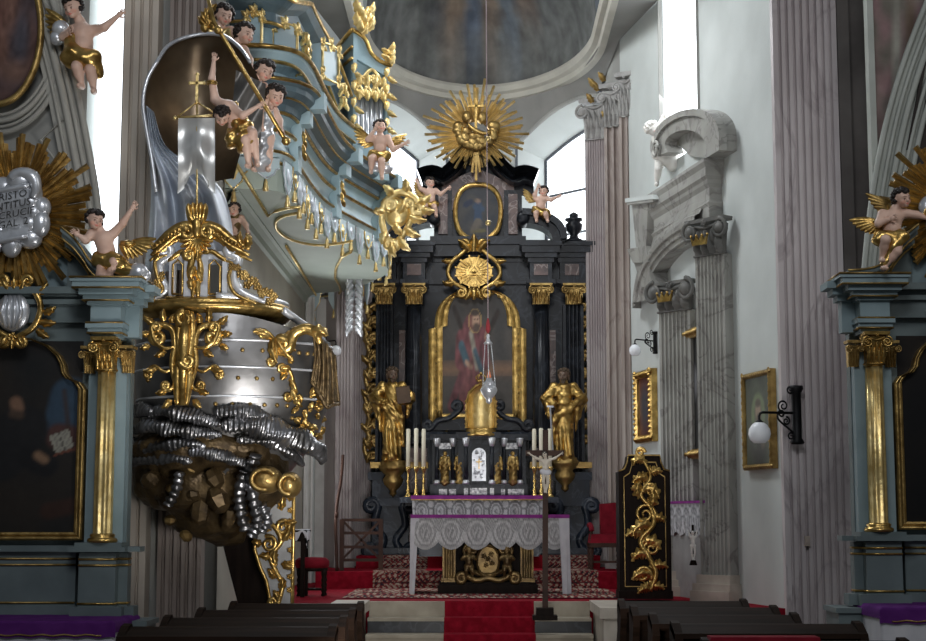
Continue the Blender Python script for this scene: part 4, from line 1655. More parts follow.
# cartouche with the eye in a triangle
m = MB()
pl = front(474, 272, 23.85)
m.prism([(14.5 * math.cos(t) * 1.25, 15 * math.sin(t)) for t in [2 * PI * i / 28 for i in range(28)]], pl, -3, 1.5)
for i in range(24):
    t = 2 * PI * i / 24
    m.bar(pl(6 * math.cos(t), 6 * math.sin(t), 3), pl((14 + 4 * (i % 2)) * math.cos(t) * 1.1, (13 + 4 * (i % 2)) * math.sin(t), 2.5), 1.6 * KH, .05, (0, -1, 0))
tri = [(-8, -4), (8, -4), (0, 9)]
m.frame(tri, [(-5, -2.4), (5, -2.4), (0, 5.6)], pl, 2, 5)
m.ell(pl(0, -.4, 4.5), (2.6 * KH, .5 * KH, 1.3 * KH), None, 10, 6)
m.ell(pl(0, -.4, 5), 0.9 * KH, None, 8, 6)
for sx in (-1, 1):
    m.cscroll(pl, [(sx * 6, 24), (sx * 14, 17), (sx * 23, 9), (sx * 26, -2), (sx * 20, -11), (sx * 10, -17)], 2.3, 2.5, (-sx, sx), 5)
    m.leaf(pl, sx * 20, -10, -PI / 2 + sx * 1.0, 12, 8, 3, .3, sx * 1.2)
    m.leaf(pl, sx * 22, 8, PI / 2 - sx * .9, 11, 7, 3, .3, -sx)
    m.leaf(pl, sx * 4, 20, PI / 2 - sx * .45, 17, 9, 3, .4, -sx * .8)
    m.leaf(pl, sx * 3, -17, -PI / 2 + sx * .25, 13, 8, 3, .35, sx * .5)
m.leaf(pl, 0, 20, PI / 2, 17, 10, 4, .4)
m.leaf(pl, 0, -16, -PI / 2, 13, 9, 4, .4)
m.build('eye_cartouche', GOLD, ha)

# oval upper painting
pl = front(478, 212, 23.95)
oo = [(25 * math.cos(t), 29 * math.sin(t)) for t in [2 * PI * i / 40 for i in range(40)]]
oo = [(math.copysign(abs(math.cos(t)) ** .75 * 25, math.cos(t)), math.copysign(abs(math.sin(t)) ** .85 * 30, math.sin(t))) for t in [2 * PI * i / 40 for i in range(40)]]
oi = [(a * .82, b * .85) for a, b in oo]
m = MB()
m.frame(oo, oi, pl, -3, 2, 0, 1.0)
of = m.build('oval_frame', GOLD, ha)


def upper_paint(u, v):
    c = mixc((.035, .04, .05), (.07, .065, .06), max(0, min(1, .5 + noise.noise(Vector((u * 4, v * 4, 3))))))
    for a, b, r, cc in (((.5, .62), (.5, .32), .09, (.035, .06, .11)), ((.42, .6), (.62, .55), .05, (.04, .07, .12)), ((.5, .3), (.42, .15), .08, (.13, .11, .09)), ((.35, .7), (.2, .62), .06, (.02, .03, .06)), ((.5, .72), (.5, .72), .045, (.25, .17, .12)), ((.62, .14), (.4, .1), .03, (.14, .12, .05))):
        c = mixc(c, cc, max(0, min(1, (r - capsule_d(u, v, a, b)) / .03 + .4)))
    return c


m = MB()
m.grid(lambda u, v: pl(20.6 * v * math.copysign(abs(math.cos(2 * PI * u)) ** .75, math.cos(2 * PI * u)), 25.5 * v * math.copysign(abs(math.sin(2 * PI * u)) ** .85, math.sin(2 * PI * u)), 0), 40, 14, 0, False,
       lambda u, v: upper_paint(.5 + .5 * v * math.cos(2 * PI * u), .5 + .5 * v * math.sin(2 * PI * u)))
m.build('canvas', PAINT, of)


# ---- glory of rays with cross and clouds above the gable
def sunburst(mb, pl, r0, rmax, n, w, seed=1, d=0.0, lift=2.0):
    r = random.Random(seed)
    for i in range(n):
        t = 2 * PI * i / n + r.uniform(-.02, .02)
        R = rmax(t) * (1.0, .8, .92, .7)[i % 4] * r.uniform(.94, 1.04)
        for q in (-1, 0, 1):
            tt = t + q * w * .55 / max(8, r0 * 1.5)
            Rq = R * (1 - .08 * abs(q) - (.03 if q > 0 else 0))
            ca, sa = math.cos(tt), math.sin(tt)
            nx, ny = -sa, ca
            ww = w * .30
            a0, b0 = (ca * r0 + nx * q * ww, sa * r0 + ny * q * ww)
            a1, b1 = (ca * Rq + nx * q * ww * 1.6, sa * Rq + ny * q * ww * 1.6)
            z = d + (lift if q == 0 else lift * .4)
            mb.add([pl(a0 - nx * ww * .6, b0 - ny * ww * .6, z), pl(a0 + nx * ww * .6, b0 + ny * ww * .6, z), pl(a1 + nx * ww, b1 + ny * ww, z), pl(a1 - nx * ww, b1 - ny * ww, z), pl(a0, b0, z + w * .35), pl(a1, b1, z + w * .35)],
                   [(0, 4, 5, 3), (4, 1, 2, 5), (3, 5, 2), (0, 1, 2, 3)])


gl = thing('altar_glory', 'gilded sunburst with cross, serpent and clouds topping the high altar gable', 'sculpture', P(476, 165, 23.9))
pl = front(476, 134, 23.85)
m = MB()
sunburst(m, pl, 12, lambda t: 36 + 20 * abs(math.cos(t)) ** 2 + 20 * max(0, math.sin(t)) ** 3, 36, 4.8, 4)
m.build('rays', mat('gold_rays', (.66, .50, .24), .4, .7, (.42, .30, .12), 6, 3), gl)
m = MB()
k = KH
r = random.Random(12)
for i in range(15):
    t = -PI * .05 + PI * 1.1 * i / 14 + PI
    m.ell(pl(18 * math.cos(t), 4 + 17 * math.sin(t), 5), (r.uniform(4.5, 7) * k, 4 * k, r.uniform(4, 6) * k), None, 12, 8)
for i in range(8): m.ell(pl(r.uniform(-14, 14), r.uniform(-10, 4), 6), (6 * k, 4 * k, 5 * k), None, 12, 8)
for a, b in ((-9, 16), (6, 15)): m.ell(pl(a, b, 5), (5.5 * k, 5 * k, 6.5 * k), None, 12, 8)
for a in (-4, 0, 4): m.bar(pl(a * .3, -20, 4), pl(a, -48 if a == 0 else -40, 3), 2.4 * k, .05, (0, -1, 0))
m.build('clouds', GOLD_D, gl)
m = MB()
m.bar(pl(0, 2, 10), pl(0, 34, 10), 2.4 * k)
m.bar(pl(-8, 26, 10), pl(8, 26, 10), 2.4 * k)
m.tube(cat_rom([pl(-8, 8, 10), pl(-2, 2, 11), pl(8, -2, 11), pl(14, 1, 10)], 5), [1 * k, 2.4 * k, 2 * k, .8 * k], 8)
m.build('cross', GOLD, gl)

# ---- putti seated on the pediment
f = Fig(430, 204, 23.5, 47, CHILD, look=(20, 5, 0), el_l=(-.2, -.05, .32), wr_l=(-.26, -.08, .44), el_r=(.22, -.05, .2), wr_r=(.36, -.08, .3),
        kn_l=(-.12, -.16, -.08), an_l=(-.1, -.12, -.26), kn_r=(.1, -.17, -.1), an_r=(.14, -.12, -.27))
f.body('putto', 'putto with small gold wing seated on the left pediment scroll of the high altar', 'statue', SKIN, 'putti on the high altar pediment')
f.hair()
f.cloth(GOLD, [(-.1, -.03, 0), (.1, -.05, -.03)], [.09, .09])
f.wing(GOLD_D, (-.08, 0, .2), 2.7, .3)
f = Fig(541, 211, 23.5, 45, CHILD, look=(-20, 5, 0), head=(.06, -.02, .44), neck=(.03, 0, .32), el_l=(-.14, -.05, .36), wr_l=(-.08, -.08, .5), el_r=(.22, -.05, .24), wr_r=(.36, -.08, .3),
        kn_l=(-.12, -.16, -.08), an_l=(-.1, -.12, -.24), kn_r=(.1, -.17, -.1), an_r=(.14, -.12, -.24))
f.body('putto', 'putto raising one arm, seated on the right pediment scroll of the high altar', 'statue', SKIN, 'putti on the high altar pediment')
f.hair()
f.cloth(GOLD, [(-.12, -.03, .02), (.1, -.05, -.08)], [.1, .12])
f.wing(GOLD_D, (-.1, 0, .25), 2.8, .3)

# ---- the two gilded saints on consoles
for px, py, mir, lab in ((392, 412, 1, 'gilded statue of a bearded saint holding a book, left of the altar painting'), (564, 413, -1, 'gilded statue of a bearded saint with a sword, right of the altar painting')):
    f = robe_saint(px, py, 23.25, 94, 'saint_statue', lab, 'gilded saints of the high altar', GOLD, SKIN_B, None, mir)
    m = MB()
    if mir > 0:
        c = f.w((.13, -.19, .17))
        m.obox(c, Vector((.07, .02, .01)) * f.k, Vector((0, .02, .005)) * f.k, Vector((-.01, 0, .085)) * f.k)
        m.build('book', mat('book_brown', (.10, .06, .035), .5), f.root)
    else:
        m.bar(f.w((-.155, -.17, .06)), f.w((-.13, -.15, -.4)), .018 * f.k, .01 * f.k)
        m.bar(f.w((-.19, -.17, .06)), f.w((-.12, -.17, .055)), .02 * f.k)
        m.build('sword', SILVER, f.root)
    cx = px + 1
    m = MB()
    b = P(cx, 497 if mir > 0 else 492, 23.3)
    k = S(23.3)
    hh = 36 if mir > 0 else 34
    m.lathe([(.5 * k, 0), (4 * k, 3 * k), (3 * k, 6 * k), (9 * k, 12 * k), (11 * k, 17 * k), (8 * k, 21 * k), (14 * k, 27 * k), (15 * k, 30 * k), (13 * k, 32 * k), (13 * k, hh * k)], b, 20, flute=8, fl_amp=.14)
    con = m.build('wall_console', GOLD_D, ha)

# ---- tabernacle
YT = 23.0
KT = S(YT)
tb = thing('tabernacle', 'black tabernacle with silver door, small columns and niches standing on the high altar', 'tabernacle', P(478, 496, YT))
m = MB()
for a, b, y0, y1, Ya in ((458, 499, 436, 497, 22.9), (432, 461, 437, 497, 23.1), (496, 526, 437, 497, 23.1), (430, 528, 434, 440, 23.0), (456, 501, 432, 438, 22.8), (430, 463, 484, 497, 22.95), (495, 528, 484, 497, 22.95), (456, 501, 484, 497, 22.8)):
    m.pbox(a, b, y0, y1, Ya, 23.6)
pl = front(478, 430, 23.05)
m.prism([(-48, 0), (48, 0), (44, 6), (22, 11), (0, 15), (-22, 11), (-44, 6)], pl, -8, 0)
for sx in (-1, 1):
    m.cscroll(pl, [(sx * 46, 2), (sx * 40, 9), (sx * 28, 12), (sx * 18, 20)], 3, 3, (sx, -sx), 5)
m.build('case', BLACKM, tb)
for px, Y in ((437, 22.98), (453, 22.98), (466, 22.78), (492, 22.78), (504, 22.98), (520, 22.98)):
    m = MB()
    b = P(px, 484, Y)
    m.lathe([(2.3 * KT, 4 * KT), (1.8 * KT, 38 * KT)], b, 14)
    co = m.build('column', BLACKM, tb)
    m = MB()
    m.lathe([(3.4 * KT, 0), (3.4 * KT, 2 * KT), (2.4 * KT, 4 * KT)], b, 14)
    m.lathe([(2 * KT, 37 * KT), (3 * KT, 40 * KT), (3.8 * KT, 44 * KT), (3.8 * KT, 45.5 * KT)], b, 14)
    m.build('capital', SILVER, co)
m = MB()
pl = front(479, 481, 22.88)
m.prism([(-7, 0), (7, 0)] + [(7 * math.cos(t), 26 + 7 * math.sin(t)) for t in [PI * i / 12 for i in range(13)]], pl, 0, 1.2)
r = random.Random(5)
for i in range(26): m.ell(pl(r.uniform(-5, 5), r.uniform(2, 30), 1.2), (r.uniform(.6, 1.6) * KT, .6 * KT, r.uniform(.8, 2) * KT), None, 7, 5)
dr = m.build('door', SILVER, tb)
m = MB()
m.bar(pl(0, 12, 2), pl(0, 22, 2), 1 * KT)
m.bar(pl(-3, 19, 2), pl(3, 19, 2), 1 * KT)
m.build('door_cross', GOLD, dr)
for a, b, y0, y1, Ya in ((437, 455, 443, 449, 23.06), (503, 521, 443, 449, 23.06), (439, 447, 489, 495, 22.93), (449, 460, 489, 495, 22.93), (470, 487, 488, 495, 22.78), (464, 468, 488, 495, 22.78), (490, 494, 488, 495, 22.78), (497, 505, 489, 495, 22.93), (508, 524, 489, 495, 22.93)):
    m = MB()
    m.pbox(a, b, y0, y1, Ya, Ya + .1)
    m.build('silver_inlay', mat('silver_mottled', (.5, .5, .5), .35, .7, (.12, .12, .13), 30, 3), tb)
niches = ((445, 446, 484), (460, 446, 484), (497, 446, 484), (513, 446, 484))
for px, y0, y1 in niches:
    m = MB()
    pl = front(px, y1, 23.07)
    m.frame([(-6.5, 0), (6.5, 0)] + [(6.5 * math.cos(t), 26 + 7 * math.sin(t)) for t in [PI * i / 10 for i in range(11)]], [(-5, 0), (5, 0)] + [(5 * math.cos(t), 26 + 5.5 * math.sin(t)) for t in [PI * i / 10 for i in range(11)]], pl, -1, 1.5)
    nf = m.build('niche_frame', BLACKM, tb)
    m = MB()
    for i in range(7):
        t = PI * (i + .5) / 7
        m.leaf(pl, 0, 26, t, 4.6, 2.4, .5, .3, 0, 1)
    m.build('shell', SILVER, nf)
for i, (px, lab) in enumerate(((445, 'tiny gilded saint in the leftmost niche of the tabernacle'), (460, 'tiny gilded saint in the niche just left of the silver door'), (497, 'tiny gilded saint in the niche just right of the silver door'), (513, 'tiny gilded saint in the rightmost niche of the tabernacle'))):
    f = Fig(px, 467, 22.95, 32, ADULT, look=(20 * (1 if i % 2 else -1), 0, 0), fat=.8)
    f.body('saint_statuette', lab, 'statue', SKIN_G, 'statuettes in the tabernacle niches', hands=True)
    f.cloth(GOLD_D, [(0, 0, .27), (0, 0, .0), (0, 0, -.45)], [.1, .12, .14], 'robe', .014, 30, 1 / 55, [((-.1, 0, .25), (-.15, -.06, .08), .05, .05), ((.1, 0, .25), (.15, -.06, .08), .05, .05)])
    f.hair(GOLD_D, .3, 30)
# gold exposition throne
th = thing('exposition_throne', 'tall gold niche with a crown, standing on top of the black tabernacle', 'throne', P(481, 437, 22.95))
pl = front(481, 436, 22.85)
k = pl.u.length
m = MB()
m.lathe([(17 * k, 0), (17 * k, 2 * k), (15 * k, 3 * k), (16 * k, 6 * k), (14 * k, 8 * k)], pl(0, 0, -6), 28, flute=20, fl_amp=.05)
m.build('base', GOLD, th)
m = MB()
sh = []
for j in range(13):
    t = j / 12
    z = 8 + 44 * t
    w = 13.5 if z < 36 else 13.5 * math.sqrt(max(.02, 1 - ((z - 36) / 17.5) ** 2))
    for i in range(13):
        a = PI * i / 12
        sh.append(pl(w * math.cos(a), z, -10 * math.sin(a) * w / 13.5 - 2))
m.add(sh, [(j * 13 + i, j * 13 + i + 1, (j + 1) * 13 + i + 1, (j + 1) * 13 + i) for j in range(12) for i in range(12)], 0, True)
m.build('niche', GOLD_B, th)
m = MB()
oo = [(-16, 8), (16, 8), (15.5, 34), (13, 44), (7, 50), (0, 54), (-7, 50), (-13, 44), (-15.5, 34)]
m.frame(oo, [(a * .86, 8 + (b - 8) * .93) for a, b in oo], pl, -4, 1.5, 0, 1)
for sx in (-1, 1):
    for i in range(6): m.flower(pl, sx * 15.3, 12 + 4.5 * i, 1.4, 2, 4)
m.build('frame', GOLD, th)
m = MB()
m.lathe([(4 * k, 0), (4.4 * k, 1.5 * k), (4 * k, 2.5 * k)], pl(0, 54, -1), 14)
for i in range(6):
    t = PI * 2 * i / 6
    m.tube([pl(4 * math.cos(t), 56, 4 * math.sin(t)), pl(5 * math.cos(t), 59, 5 * math.sin(t)), pl(2 * math.cos(t), 62, 2 * math.sin(t)), pl(0, 61, 0)], .7 * k, 5)
m.ell(pl(0, 63, 0), 1.4 * k, None, 8, 6)
m.build('crown', GOLD, th)

# ---- high altar mensa (stone) with lace cloth, candlesticks
me = thing('altar_mensa', 'dark altar table of the high altar carrying the tabernacle and candles', 'altar', (P(478, 500, 22.5).x, 22.9, 1.06))
m = MB()
zt = P(478, 497, 22.4).z
a, b = P(412, 500, 22.45).x, P(543, 500, 22.45).x
m.box(a + .1, b - .05, 22.55, 24.0, 1.06, zt - .08)
m.box(P(400, 500, 22.6).x, P(558, 500, 22.6).x, 22.5, 24.0, zt - .08, zt)
m.build('table_slab', BLUEM, me)


def lace_col(u, v, nrep=7):
    x = (u * nrep) % 1.0 - .5
    c = .78
    d1 = math.hypot(x / .36, (v - .55) / .42)
    if abs(d1 - 1) < .12: c = .28
    if abs(d1 - .62) < .12: c = .42
    if d1 < .3: c = .45 + .25 * math.sin(30 * x) * math.sin(26 * v)
    x2 = ((u * nrep) + .5) % 1.0 - .5
    d2 = math.hypot(x2 / .2, (v - .25) / .2)
    if abs(d2 - 1) < .22: c = .36
    if v > .9: c = .85 if int(u * nrep * 12) % 2 else .5
    c *= .9 + .2 * math.sin(u * nrep * 70) * math.sin(v * 60)
    return (c * .80, c * .80, c * .84)


ac = thing('altar_cloth', 'white lace cloth with purple edge hanging from the high altar, behind the nearer table', 'tablecloth', P(478, 505, 22.4))
m = MB()
tl, tr, bl, br = P(412, 498, 22.42), P(543, 498, 22.42), P(413, 520, 22.42), P(542, 520, 22.42)
m.grid(lambda u, v: (tl.lerp(tr, u)).lerp(bl.lerp(br, u), v) + Vector((0, -.01 - .012 * math.sin(u * 60) * v, 0)), 150, 20, 0, True, lambda u, v: lace_col(u, v * .9, 7))
m.build('lace_front', CLOTHP, ac)
m = MB()
m.box(P(411, 498, 22.4).x, P(544, 498, 22.4).x, 22.39, 23.0, zt, zt + .022)
m.box(P(411, 498, 22.4).x, P(544, 498, 22.4).x, 22.385, 22.41, zt - .035, zt + .02)
m.build('purple_edge', PURPLE_B, ac)
m = MB()
m.box(P(411, 498, 22.4).x, P(544, 498, 22.4).x, 22.38, 22.40, zt - .045, zt - .03)
m.build('gold_braid', GOLD_D, ac)

cs = None
labs = ['brass candlestick with ivory candle, leftmost of the three on the left of the altar', 'brass candlestick with ivory candle, middle of the three on the left of the altar', 'brass candlestick with ivory candle, nearest the tabernacle on its left side',
        'brass candlestick with ivory candle, nearest the tabernacle on its right side', 'brass candlestick with ivory candle, middle of the three behind the crucifix', 'brass candlestick with ivory candle, rightmost on the altar']
for i, (px, pt, Y) in enumerate(((408, 429, 22.75), (416, 428, 22.6), (423.5, 429, 22.75), (534.5, 430, 22.75), (541.5, 428, 22.6), (550, 430, 22.75))):
    b = P(px, 497, Y)
    b.z = zt
    k = S(Y)
    if cs is None:
        cs = thing('candlestick', labs[0], 'candlestick', b, 'candlesticks on the high altar')
        m = MB()
        m.lathe([(4 * k, 0), (4.2 * k, 1 * k), (3 * k, 2 * k), (1.6 * k, 5 * k), (2.2 * k, 7 * k), (1.1 * k, 9 * k), (1.1 * k, 14 * k), (1.9 * k, 16 * k), (1 * k, 18 * k), (1 * k, 24 * k), (2 * k, 26 * k), (3 * k, 29 * k), (3 * k, 30 * k), (1 * k, 30.5 * k)], b, 14)
        m.build('stick', BRASS, cs)
        m = MB()
        m.lathe([(2.1 * k, 30 * k), (2.1 * k, 67 * k), (1.6 * k, 68 * k), (.3 * k, 68.2 * k)], b, 12)
        cd = m.build('candle', WAX, cs)
        m = MB()
        m.tube([b + Vector((0, 0, 68 * k)), b + Vector((.2 * k, 0, 70 * k))], .25 * k, 5)
        m.build('wick', IRON, cd)
    else:
        c = copy_tree(cs)
        c.location = b
        c['label'] = labs[i]
# ------------------------------------------------------------------ carpets
def persian(u, v, x):
    """pattern colour; x = metres from the middle"""
    k = noise.noise(Vector((x * 5, v * 14, 0)))
    a = math.sin(x * 42 + 2 * math.sin(v * 25)) * math.sin(v * 70 + 3 * math.sin(x * 15))
    b = math.sin(x * 85 + 2 * math.sin(v * 50)) * math.sin(v * 150)
    if a > .45: c = (.42, .36, .30)
    elif a < -.5: c = (.035, .025, .035)
    else: c = (.20, .03, .035)
    if b > .55: c = (.40, .33, .24)
    if abs(math.sin(v * 20 + 1)) < .1: c = (.06, .03, .03)
    return tuple(q * (1 + .3 * k) for q in c)


def follow(path, x0, x1, nx, colfn, lift=.008, n=22):
    """cloth lying along a (Y, z) path"""
    pts = []
    for (a, b), (c, d) in zip(path[:-1], path[1:]):
        for i in range(n): pts.append((a + (c - a) * i / n, b + (d - b) * i / n))
    pts.append(path[-1])
    m = MB()
    nv = len(pts) - 1

    def fn(u, v):
        y, z = pts[int(round(v * nv))]
        return Vector((x0(y) + (x1(y) - x0(y)) * u, y, z + lift))
    m.grid(fn, nx, nv, 0, False, colfn)
    return m


rug = follow([(19.0, .652), (21.585, .652), (21.58, .885), (22.885, .885), (22.88, 1.062), (23.25, 1.062)], lambda y: -1.62 if y < 21.58 else -1.42, lambda y: 1.72 if y < 21.58 else 1.62, 420,
             lambda u, v: persian(u, v, -1.5 + 3.1 * u) if (v < .42 or abs(u - .5) > .27) else tuple(q * (1 + .15 * noise.noise(Vector((u * 30, v * 30, 0)))) for q in (.36, .015, .03)))
tag(rug.build('patterned_rug', CLOTHP), 'patterned oriental rug with red centre spread over the altar platform steps', 'rug')
st = [(18.55, .655)]
for i in range(3):
    zt, yf = ZC - .163 * (i + 1), 18.3 - .30 * (i + 1)
    yp = 18.26 if i == 0 else 18.3 - .30 * i - .03
    zp = .655 if i == 0 else ZC - .163 * i
    st += [(yp - .006, zp), (yp - .008, zt)]
st += [(17.36, ZC - .163 * 3), (17.355, .01)]
run = follow(st, lambda y: -.38, lambda y: .635, 20, None, .006, 4)
tag(run.build('red_stair_runner', RED), 'deep red carpet runner laid down the middle of the chancel steps', 'carpet')

# ------------------------------------------------------------------ table altar facing the nave
YTb = 20.0
kT = S(YTb)
zt = P(490, 515.5, YTb).z
ct = thing('table_altar', 'carved gilt table altar under a white lace cloth at the head of the steps', 'altar', (P(489, 590, 20.2).x, 20.3, ZC))
m = MB()
m.box(P(438, 590, 20.05).x, P(538, 590, 20.05).x, 20.05, 20.75, ZC, ZC + .12)
m.box(P(440, 590, 20.1).x, P(536, 590, 20.1).x, 20.1, 20.7, ZC + .12, ZC + .15)
m.build('plinth', WOOD_D, ct)
for px in (449, 527):
    m = MB()
    c = P(px, 570, 20.15)
    fluted(m, (c.x, 20.15), (0, -1), .165, .4, ZC + .15, zt - .1, 4)
    m.box(c.x - .1, c.x + .1, 20.12, 20.6, ZC + .15, ZC + .2)
    m.box(c.x - .1, c.x + .1, 20.12, 20.6, zt - .18, zt - .1)
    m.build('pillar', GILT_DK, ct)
m = MB()
m.box(P(414, 520, YTb).x, P(566, 520, YTb).x, 20.02, 20.85, zt - .1, zt - .02)
m.box(P(445, 520, YTb).x, P(531, 520, YTb).x, 20.4, 20.6, ZC + .15, zt - .1)
m.build('table_top', WOOD_D, ct)
pl = front(488, 560, 20.1)
m = MB()
oo = [(10 * math.cos(t), -1 + 14 * math.sin(t)) for t in [2 * PI * i / 28 for i in range(28)]]
m.prism(oo, pl, -4, 1)
m.frame([(a * 1.2, (b + 1) * 1.2 - 1) for a, b in oo], oo, pl, -2, 2, 0, 1.2)
for a, b in ((-4, 4), (3, 6), (-2, -5), (4, -3), (0, 1)): m.flower(pl, a, b, 2.6, 1.5)
for i in range(10):
    t = PI * (1.1 + .8 * i / 9)
    m.leaf(pl, 22 * math.cos(t), 2 + 16 * math.sin(t), t + 1.4, 9, 5, .5, .4, .6)
m.cscroll(pl, [(-24, -14), (-12, -20), (0, -18), (12, -20), (24, -14)], 3, 1, (1, -1), 5)
for sx in (-1, 1):
    m.cscroll(pl, [(sx * 13, 12), (sx * 20, 16), (sx * 24, 10), (sx * 22, 4)], 1.8, 1, (sx, -sx), 3)
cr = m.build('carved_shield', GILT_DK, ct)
for sx in (-1, 1):
    f = Fig(488 + sx * 19, 566, 20.03, 34, CHILD, look=(-25 * sx, 10, 0), el_l=(-.2, -.05, .2), wr_l=(-.14, -.14, .2), el_r=(.2, -.05, .2), wr_r=(.14, -.14, .22),
            kn_l=(-.08, -.14, -.12), an_l=(-.08, -.04, -.3), kn_r=(.1, -.12, -.14), an_r=(.1, -.03, -.3))
    b = f.body('carved_putto', None, None, GILT_DK, None, h=1 / 45)
    b.name = 'carved_putto'
    b.parent = ct
    b.location = b.location - ct.location
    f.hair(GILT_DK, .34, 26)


def lace2(u, v, nrep):
    x = (u * nrep) % 1 - .5
    c = .66
    d = math.hypot(x / .4, (v - .5) / .4)
    if abs(d - 1) < .1: c = .36
    if abs(d - .55) < .13: c = .42
    if d < .35: c = .46 + .18 * math.sin(40 * x + 20 * v)
    x2 = (u * nrep + .5) % 1 - .5
    if math.hypot(x2 / .22, (v - .3) / .3) < 1: c = .46 + .16 * math.sin(60 * x2) * math.sin(40 * v)
    if v > .88: c = .5
    c *= .9 + .2 * math.sin(u * nrep * 80) * math.sin(v * 70)
    return (c * .98, c * .98, c)


cl = thing('lace_cloth', 'white scalloped lace cloth with purple edge covering the table altar', 'tablecloth', (P(490, 516, YTb).x, 20.3, zt))
xl, xr = P(411, 517, YTb).x, P(569, 517, YTb).x
m = MB()
nrep = 6


def scal(u):
    a = abs(math.sin(PI * u * nrep))
    return .285 + .085 * a ** .8


m.grid(lambda u, v: Vector((xl + .02 + (xr - xl - .04) * u, YTb - .012 - .012 * math.sin(u * 50) * v, zt - v * scal(u) * 1.15)), 240, 16, 0, True, lambda u, v: lace2(u, v, nrep))
m.build('lace_front', CLOTHP, cl)
m = MB()
m.box(xl, xr, YTb - .02, 20.9, zt - .018, zt + .006)
m.build('cloth_top', LINEN, cl)
m = MB()
m.box(xl - .005, xr + .005, YTb - .03, YTb - .018, zt - .03, zt + .012)
m.build('purple_edge', PURPLE_B, cl)
for sx, X in ((-1, xl), (1, xr)):
    m = MB()
    zb = ZC + .01

    def dr(u, v, X=X, sx=sx):
        w = .10 - .05 * v if sx < 0 else .13 - .02 * v
        if u < .4:
            t = u / .4
            q = Vector((X - sx * w * (1 - t), YTb - .015, 0))
        else:
            q = Vector((X + sx * .004, YTb - .015 + .85 * (u - .4) / .6, 0))
        q.x += .010 * math.sin(u * 28 + v * 2) * v + sx * (.012 if sx < 0 else .012) * v
        q.y += .012 * math.sin(u * 22) * v
        q.z = zt + (zb - zt) * v
        return q
    m.grid(dr, 40, 20, 0, True)
    m.build('side_drape', LINEN, cl)

# ------------------------------------------------------------------ processional crucifix
b = P(545, 612, 17.75)
zb = ZC - .163
cx = thing('standing_crucifix', 'tall dark wooden crucifix with white corpus on the steps beside the table altar', 'crucifix', (b.x, 17.7, zb))
m = MB()
m.box(b.x - .14, b.x + .13, 17.58, 17.82, zb, zb + .05)
m.box(b.x - .10, b.x + .09, 17.61, 17.79, zb + .05, zb + .13)
m.build('base', WOOD_D, cx)
m = MB()
t = P(545.5, 430, 17.7)
m.bar((b.x, 17.7, zb + .1), (t.x, 17.7, t.z), .062, .035, (0, 1, 0))
c = P(545.5, 453, 17.7)
m.box(c.x - .22, c.x + .21, 17.68, 17.72, c.z - .03, c.z + .03)
m.build('cross', WOOD_R, cx)
f = Fig(545.5, 472, 17.62, 43, ADULT, look=(20, 25, 0), head=(-.02, -.05, .40), hr=.07, el_l=(-.22, .03, .32), wr_l=(-.36, .04, .42), el_r=(.22, .03, .32), wr_r=(.36, .04, .42),
        kn_l=(-.05, -.06, -.24), an_l=(-.02, .0, -.44), kn_r=(.05, -.06, -.24), an_r=(.01, -.02, -.45), fat=.62)
o = f.body('corpus', None, None, mat('ivory_corpus', (.62, .56, .48), .5, 0, (.5, .44, .36), 8, attr=True), None)
o.name = 'corpus'
o.parent = cx
o.location = o.location - cx.location
f.hair(HAIR, .3, 30, .6)
f.cloth(LINEN, [(-.06, -.02, 0), (.06, -.02, -.01)], [.075, .075], 'loincloth', .006)

# ------------------------------------------------------------------ hanging sanctuary lamp
YS = 16.5
kS = S(YS)
sl = thing('sanctuary_lamp', 'silver sanctuary lamp on a long cord hanging before the altar painting', 'lamp', P(489, 404, YS))
m = MB()
top = P(486, -60, YS)
m.tube([top, P(487, 160, YS), P(488, 318, YS)], .55 * kS, 6)
m.build('cord', mat('pink_cord', (.42, .34, .36), .8, 0, (.33, .26, .28), 20), sl)
for py in (139, 223):
    m = MB()
    m.ell(P(488, py, YS), (2.7 * kS, 2.7 * kS, 3 * kS), None, 14, 10)
    m.build('bead', GOLD_B, sl)
m = MB()
m.lathe([(1.2 * kS, 0), (2.5 * kS, 3 * kS), (2.2 * kS, 8 * kS), (1.5 * kS, 12 * kS), (.6 * kS, 15 * kS)], P(488, 333, YS), 12)
m.build('tassel', mat('red_tassel', (.35, .04, .05), .8), sl)
m = MB()
m.lathe([(4.2 * kS, 0), (4.4 * kS, 1 * kS), (2.4 * kS, 3 * kS), (1.5 * kS, 6 * kS), (2 * kS, 8 * kS), (1 * kS, 10 * kS)], P(488, 344, YS), 18)
m.build('canopy', SILVER, sl)
for i in range(3):
    a = 2 * PI * i / 3 + .5
    a0 = P(488, 344, YS) + Vector((math.cos(a), math.sin(a), 0)) * 3.6 * kS
    a1 = P(489, 388, YS) + Vector((math.cos(a), math.sin(a), 0)) * 7.6 * kS
    m = MB()
    n = 26
    for j in range(n):
        p, q = a0.lerp(a1, j / n), a0.lerp(a1, (j + .9) / n)
        m.tube([p, q], .5 * kS, 5)
    m.build('chain', SILVER, sl)
m = MB()
m.lathe([(.3 * kS, 0), (2 * kS, 1 * kS), (3.2 * kS, 3 * kS), (3 * kS, 5 * kS), (4.6 * kS, 7 * kS), (7.6 * kS, 11 * kS), (8.6 * kS, 14 * kS), (7.4 * kS, 17 * kS), (5.4 * kS, 18.5 * kS), (5.8 * kS, 20 * kS), (5 * kS, 22 * kS), (3.2 * kS, 24 * kS), (3.2 * kS, 26 * kS)], P(489, 404, YS), 28, flute=14, fl_amp=.03)
m.build('bowl', SILVER, sl)
m = MB()
m.lathe([(2 * kS, 0), (2.2 * kS, 3 * kS), (1.2 * kS, 7 * kS), (.3 * kS, 9 * kS)], P(489, 379, YS), 10)
